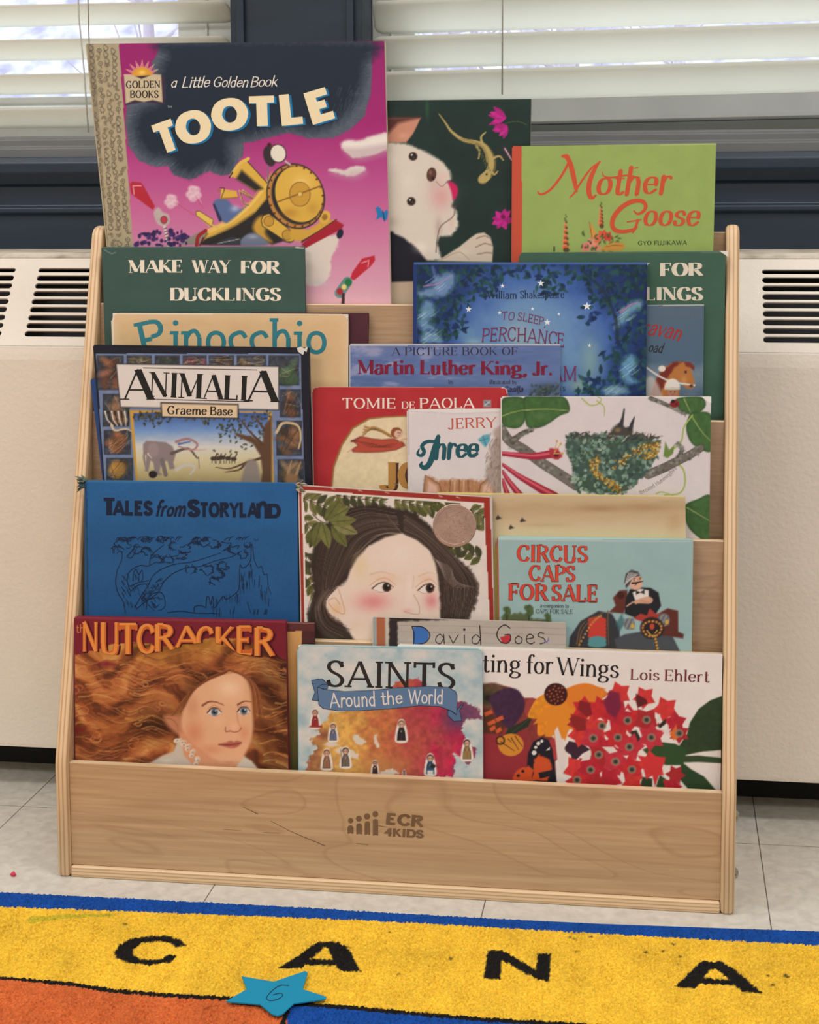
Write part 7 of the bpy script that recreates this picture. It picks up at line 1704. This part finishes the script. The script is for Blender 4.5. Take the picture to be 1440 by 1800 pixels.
    cv.poly([(1050, 560), (1085, 510), (1095, 580), (1070, 590)], (214, 110, 50), 1.2); cv.poly([(980, 490), (1000, 455), (1002, 490), (985, 510)], (222, 212, 204), 1); cv.poly([(988, 518), (1030, 480), (1032, 505), (1000, 530)], (48, 44, 34), 1); cv.poly([(885, 670), (1030, 690), (1000, 760), (975, 830), (960, 770), (930, 740)], (206, 54, 56), 1.2)
    for q in ([(645, 650), (610, 665), (590, 700), (640, 690)], [(455, 545), (470, 520), (500, 600), (520, 680), (500, 770), (470, 690)], [(820, 440), (830, 425), (850, 445)], [(700, 625), (760, 625), (780, 650), (740, 660)], [(1010, 545), (1060, 530), (1040, 565)]): cv.poly(q, (222, 212, 206), 1)
    for cx, cy in ((701, 517), (833, 489), (931, 486), (1100, 556), (656, 581), (783, 577), (956, 577), (842, 626), (684, 666), (771, 702), (642, 744), (855, 743), (572, 797)): cv.ell(cx, cy, 22, 21, (158, 128, 106), soft=1.2); cv.ell(cx, cy, 14, 13, (92, 86, 74), soft=2); cv.ell(cx, cy, 7, 7, (34, 42, 40), soft=2)
    st = style(.135, .045, .10, .04); Ik = (38, 34, 34)
    cv.text('Wai', (-96, 236), (70, 238), 92, Ik, st); cv.text('ting', (84, 238), (276, 243), 92, Ik, st); cv.text('for', (308, 246), (446, 249), 92, Ik, st); cv.text('Wings', (470, 254), (784, 268), 92, Ik, st)
    cv.text('Lois', (848, 278), (995, 282), 56, (116, 50, 56), st); cv.text('Ehlert', (1024, 284), (1252, 291), 58, (116, 50, 56), st)


book('white picture book with red star flowers and orange butterfly, front right', 1, .0062, .0048, (700, 1133), (1271, 1151), (701, 1340), (1270, 1388), art_wings, (228, 220, 212), tvis=1410, radius=.002, edge=(226, 220, 212))


def art_school(cv):
    cv.crop(*G_); x, y = cv.xy(); cv.C[:] = mixc((172, 164, 152), (184, 176, 164), fbm(x / 60, y / 20, 3)); dk = (46, 40, 40)
    cv.C[x < 46] = (150, 160, 160); cv.poly([(48, 500), (80, 500), (82, 720), (50, 720)], (168, 98, 66), 1.2); cv.poly([(84, 500), (100, 500), (102, 720), (86, 720)], (196, 186, 170), 1)
    cv.poly([(96, 500), (800, 520), (800, 552), (640, 545), (400, 540), (128, 552), (130, 720), (96, 720)], dk, 1.5, edge=1.5); cv.C[y < np.interp(x, [30, 780], [524, 550])] = (186, 176, 164)
    for yy in (565, 590, 628): cv.line([(134, yy), (780, yy + 12)], 2, (140, 130, 122), alpha=.6)
    Ik = (44, 40, 44)
    cv.shape([[(188, 574), (215, 570), (240, 580), (250, 602), (244, 624), (225, 636), (188, 638)]], (58, 108, 178)); cv.pen([(184, 570), (192, 600), (190, 640)], 4, Ik, 4); cv.pen([(184, 570), (225, 572), (250, 594), (250, 615), (230, 634), (190, 640)], 4, Ik, 4)
    cv.pen([(305, 612), (292, 600), (278, 610), (276, 628), (292, 636), (305, 618)], 3.5, Ik); cv.pen([(306, 600), (308, 636)], 3.5, Ik); cv.pen([(326, 604), (342, 634), (362, 602)], 3.5, Ik, sm=False); cv.pen([(385, 602), (386, 634)], 3.5, Ik); cv.shape([[(385 + 5 * math.cos(t), 582 + 5 * math.sin(t)) for t in np.linspace(0, 6.28, 11)[:-1]]], Ik); cv.pen([(446, 614), (430, 602), (416, 614), (416, 632), (434, 636), (446, 618)], 3.5, Ik); cv.pen([(444, 566), (448, 640)], 3.5, Ik)
    cv.shape([[(522, 612), (560, 600), (562, 622), (545, 634), (530, 630)]], (186, 52, 60)); cv.pen([(560, 576), (540, 564), (518, 578), (510, 604), (524, 628), (548, 634), (562, 620), (560, 602), (540, 602)], 4, Ik)
    cv.pen([(592, 606), (580, 618), (586, 634), (602, 632), (606, 616), (592, 606)], 3.5, Ik); cv.pen([(624, 618), (650, 612), (640, 600), (626, 606), (624, 626), (640, 636), (654, 630)], 3.5, Ik); cv.pen([(690, 596), (674, 594), (668, 606), (690, 616), (694, 630), (676, 636)], 3.5, Ik); cv.pen([(695, 630), (706, 624), (708, 612)], 6, (126, 112, 176), 3)


book('grey picture book with crayon lettering, tucked behind the watercolour map book', 1, .0112, .0040, (656, 1085), (995, 1095), (657, 1160), (995, 1160), art_school, (176, 168, 156), tvis=1172, edge=(196, 188, 176))
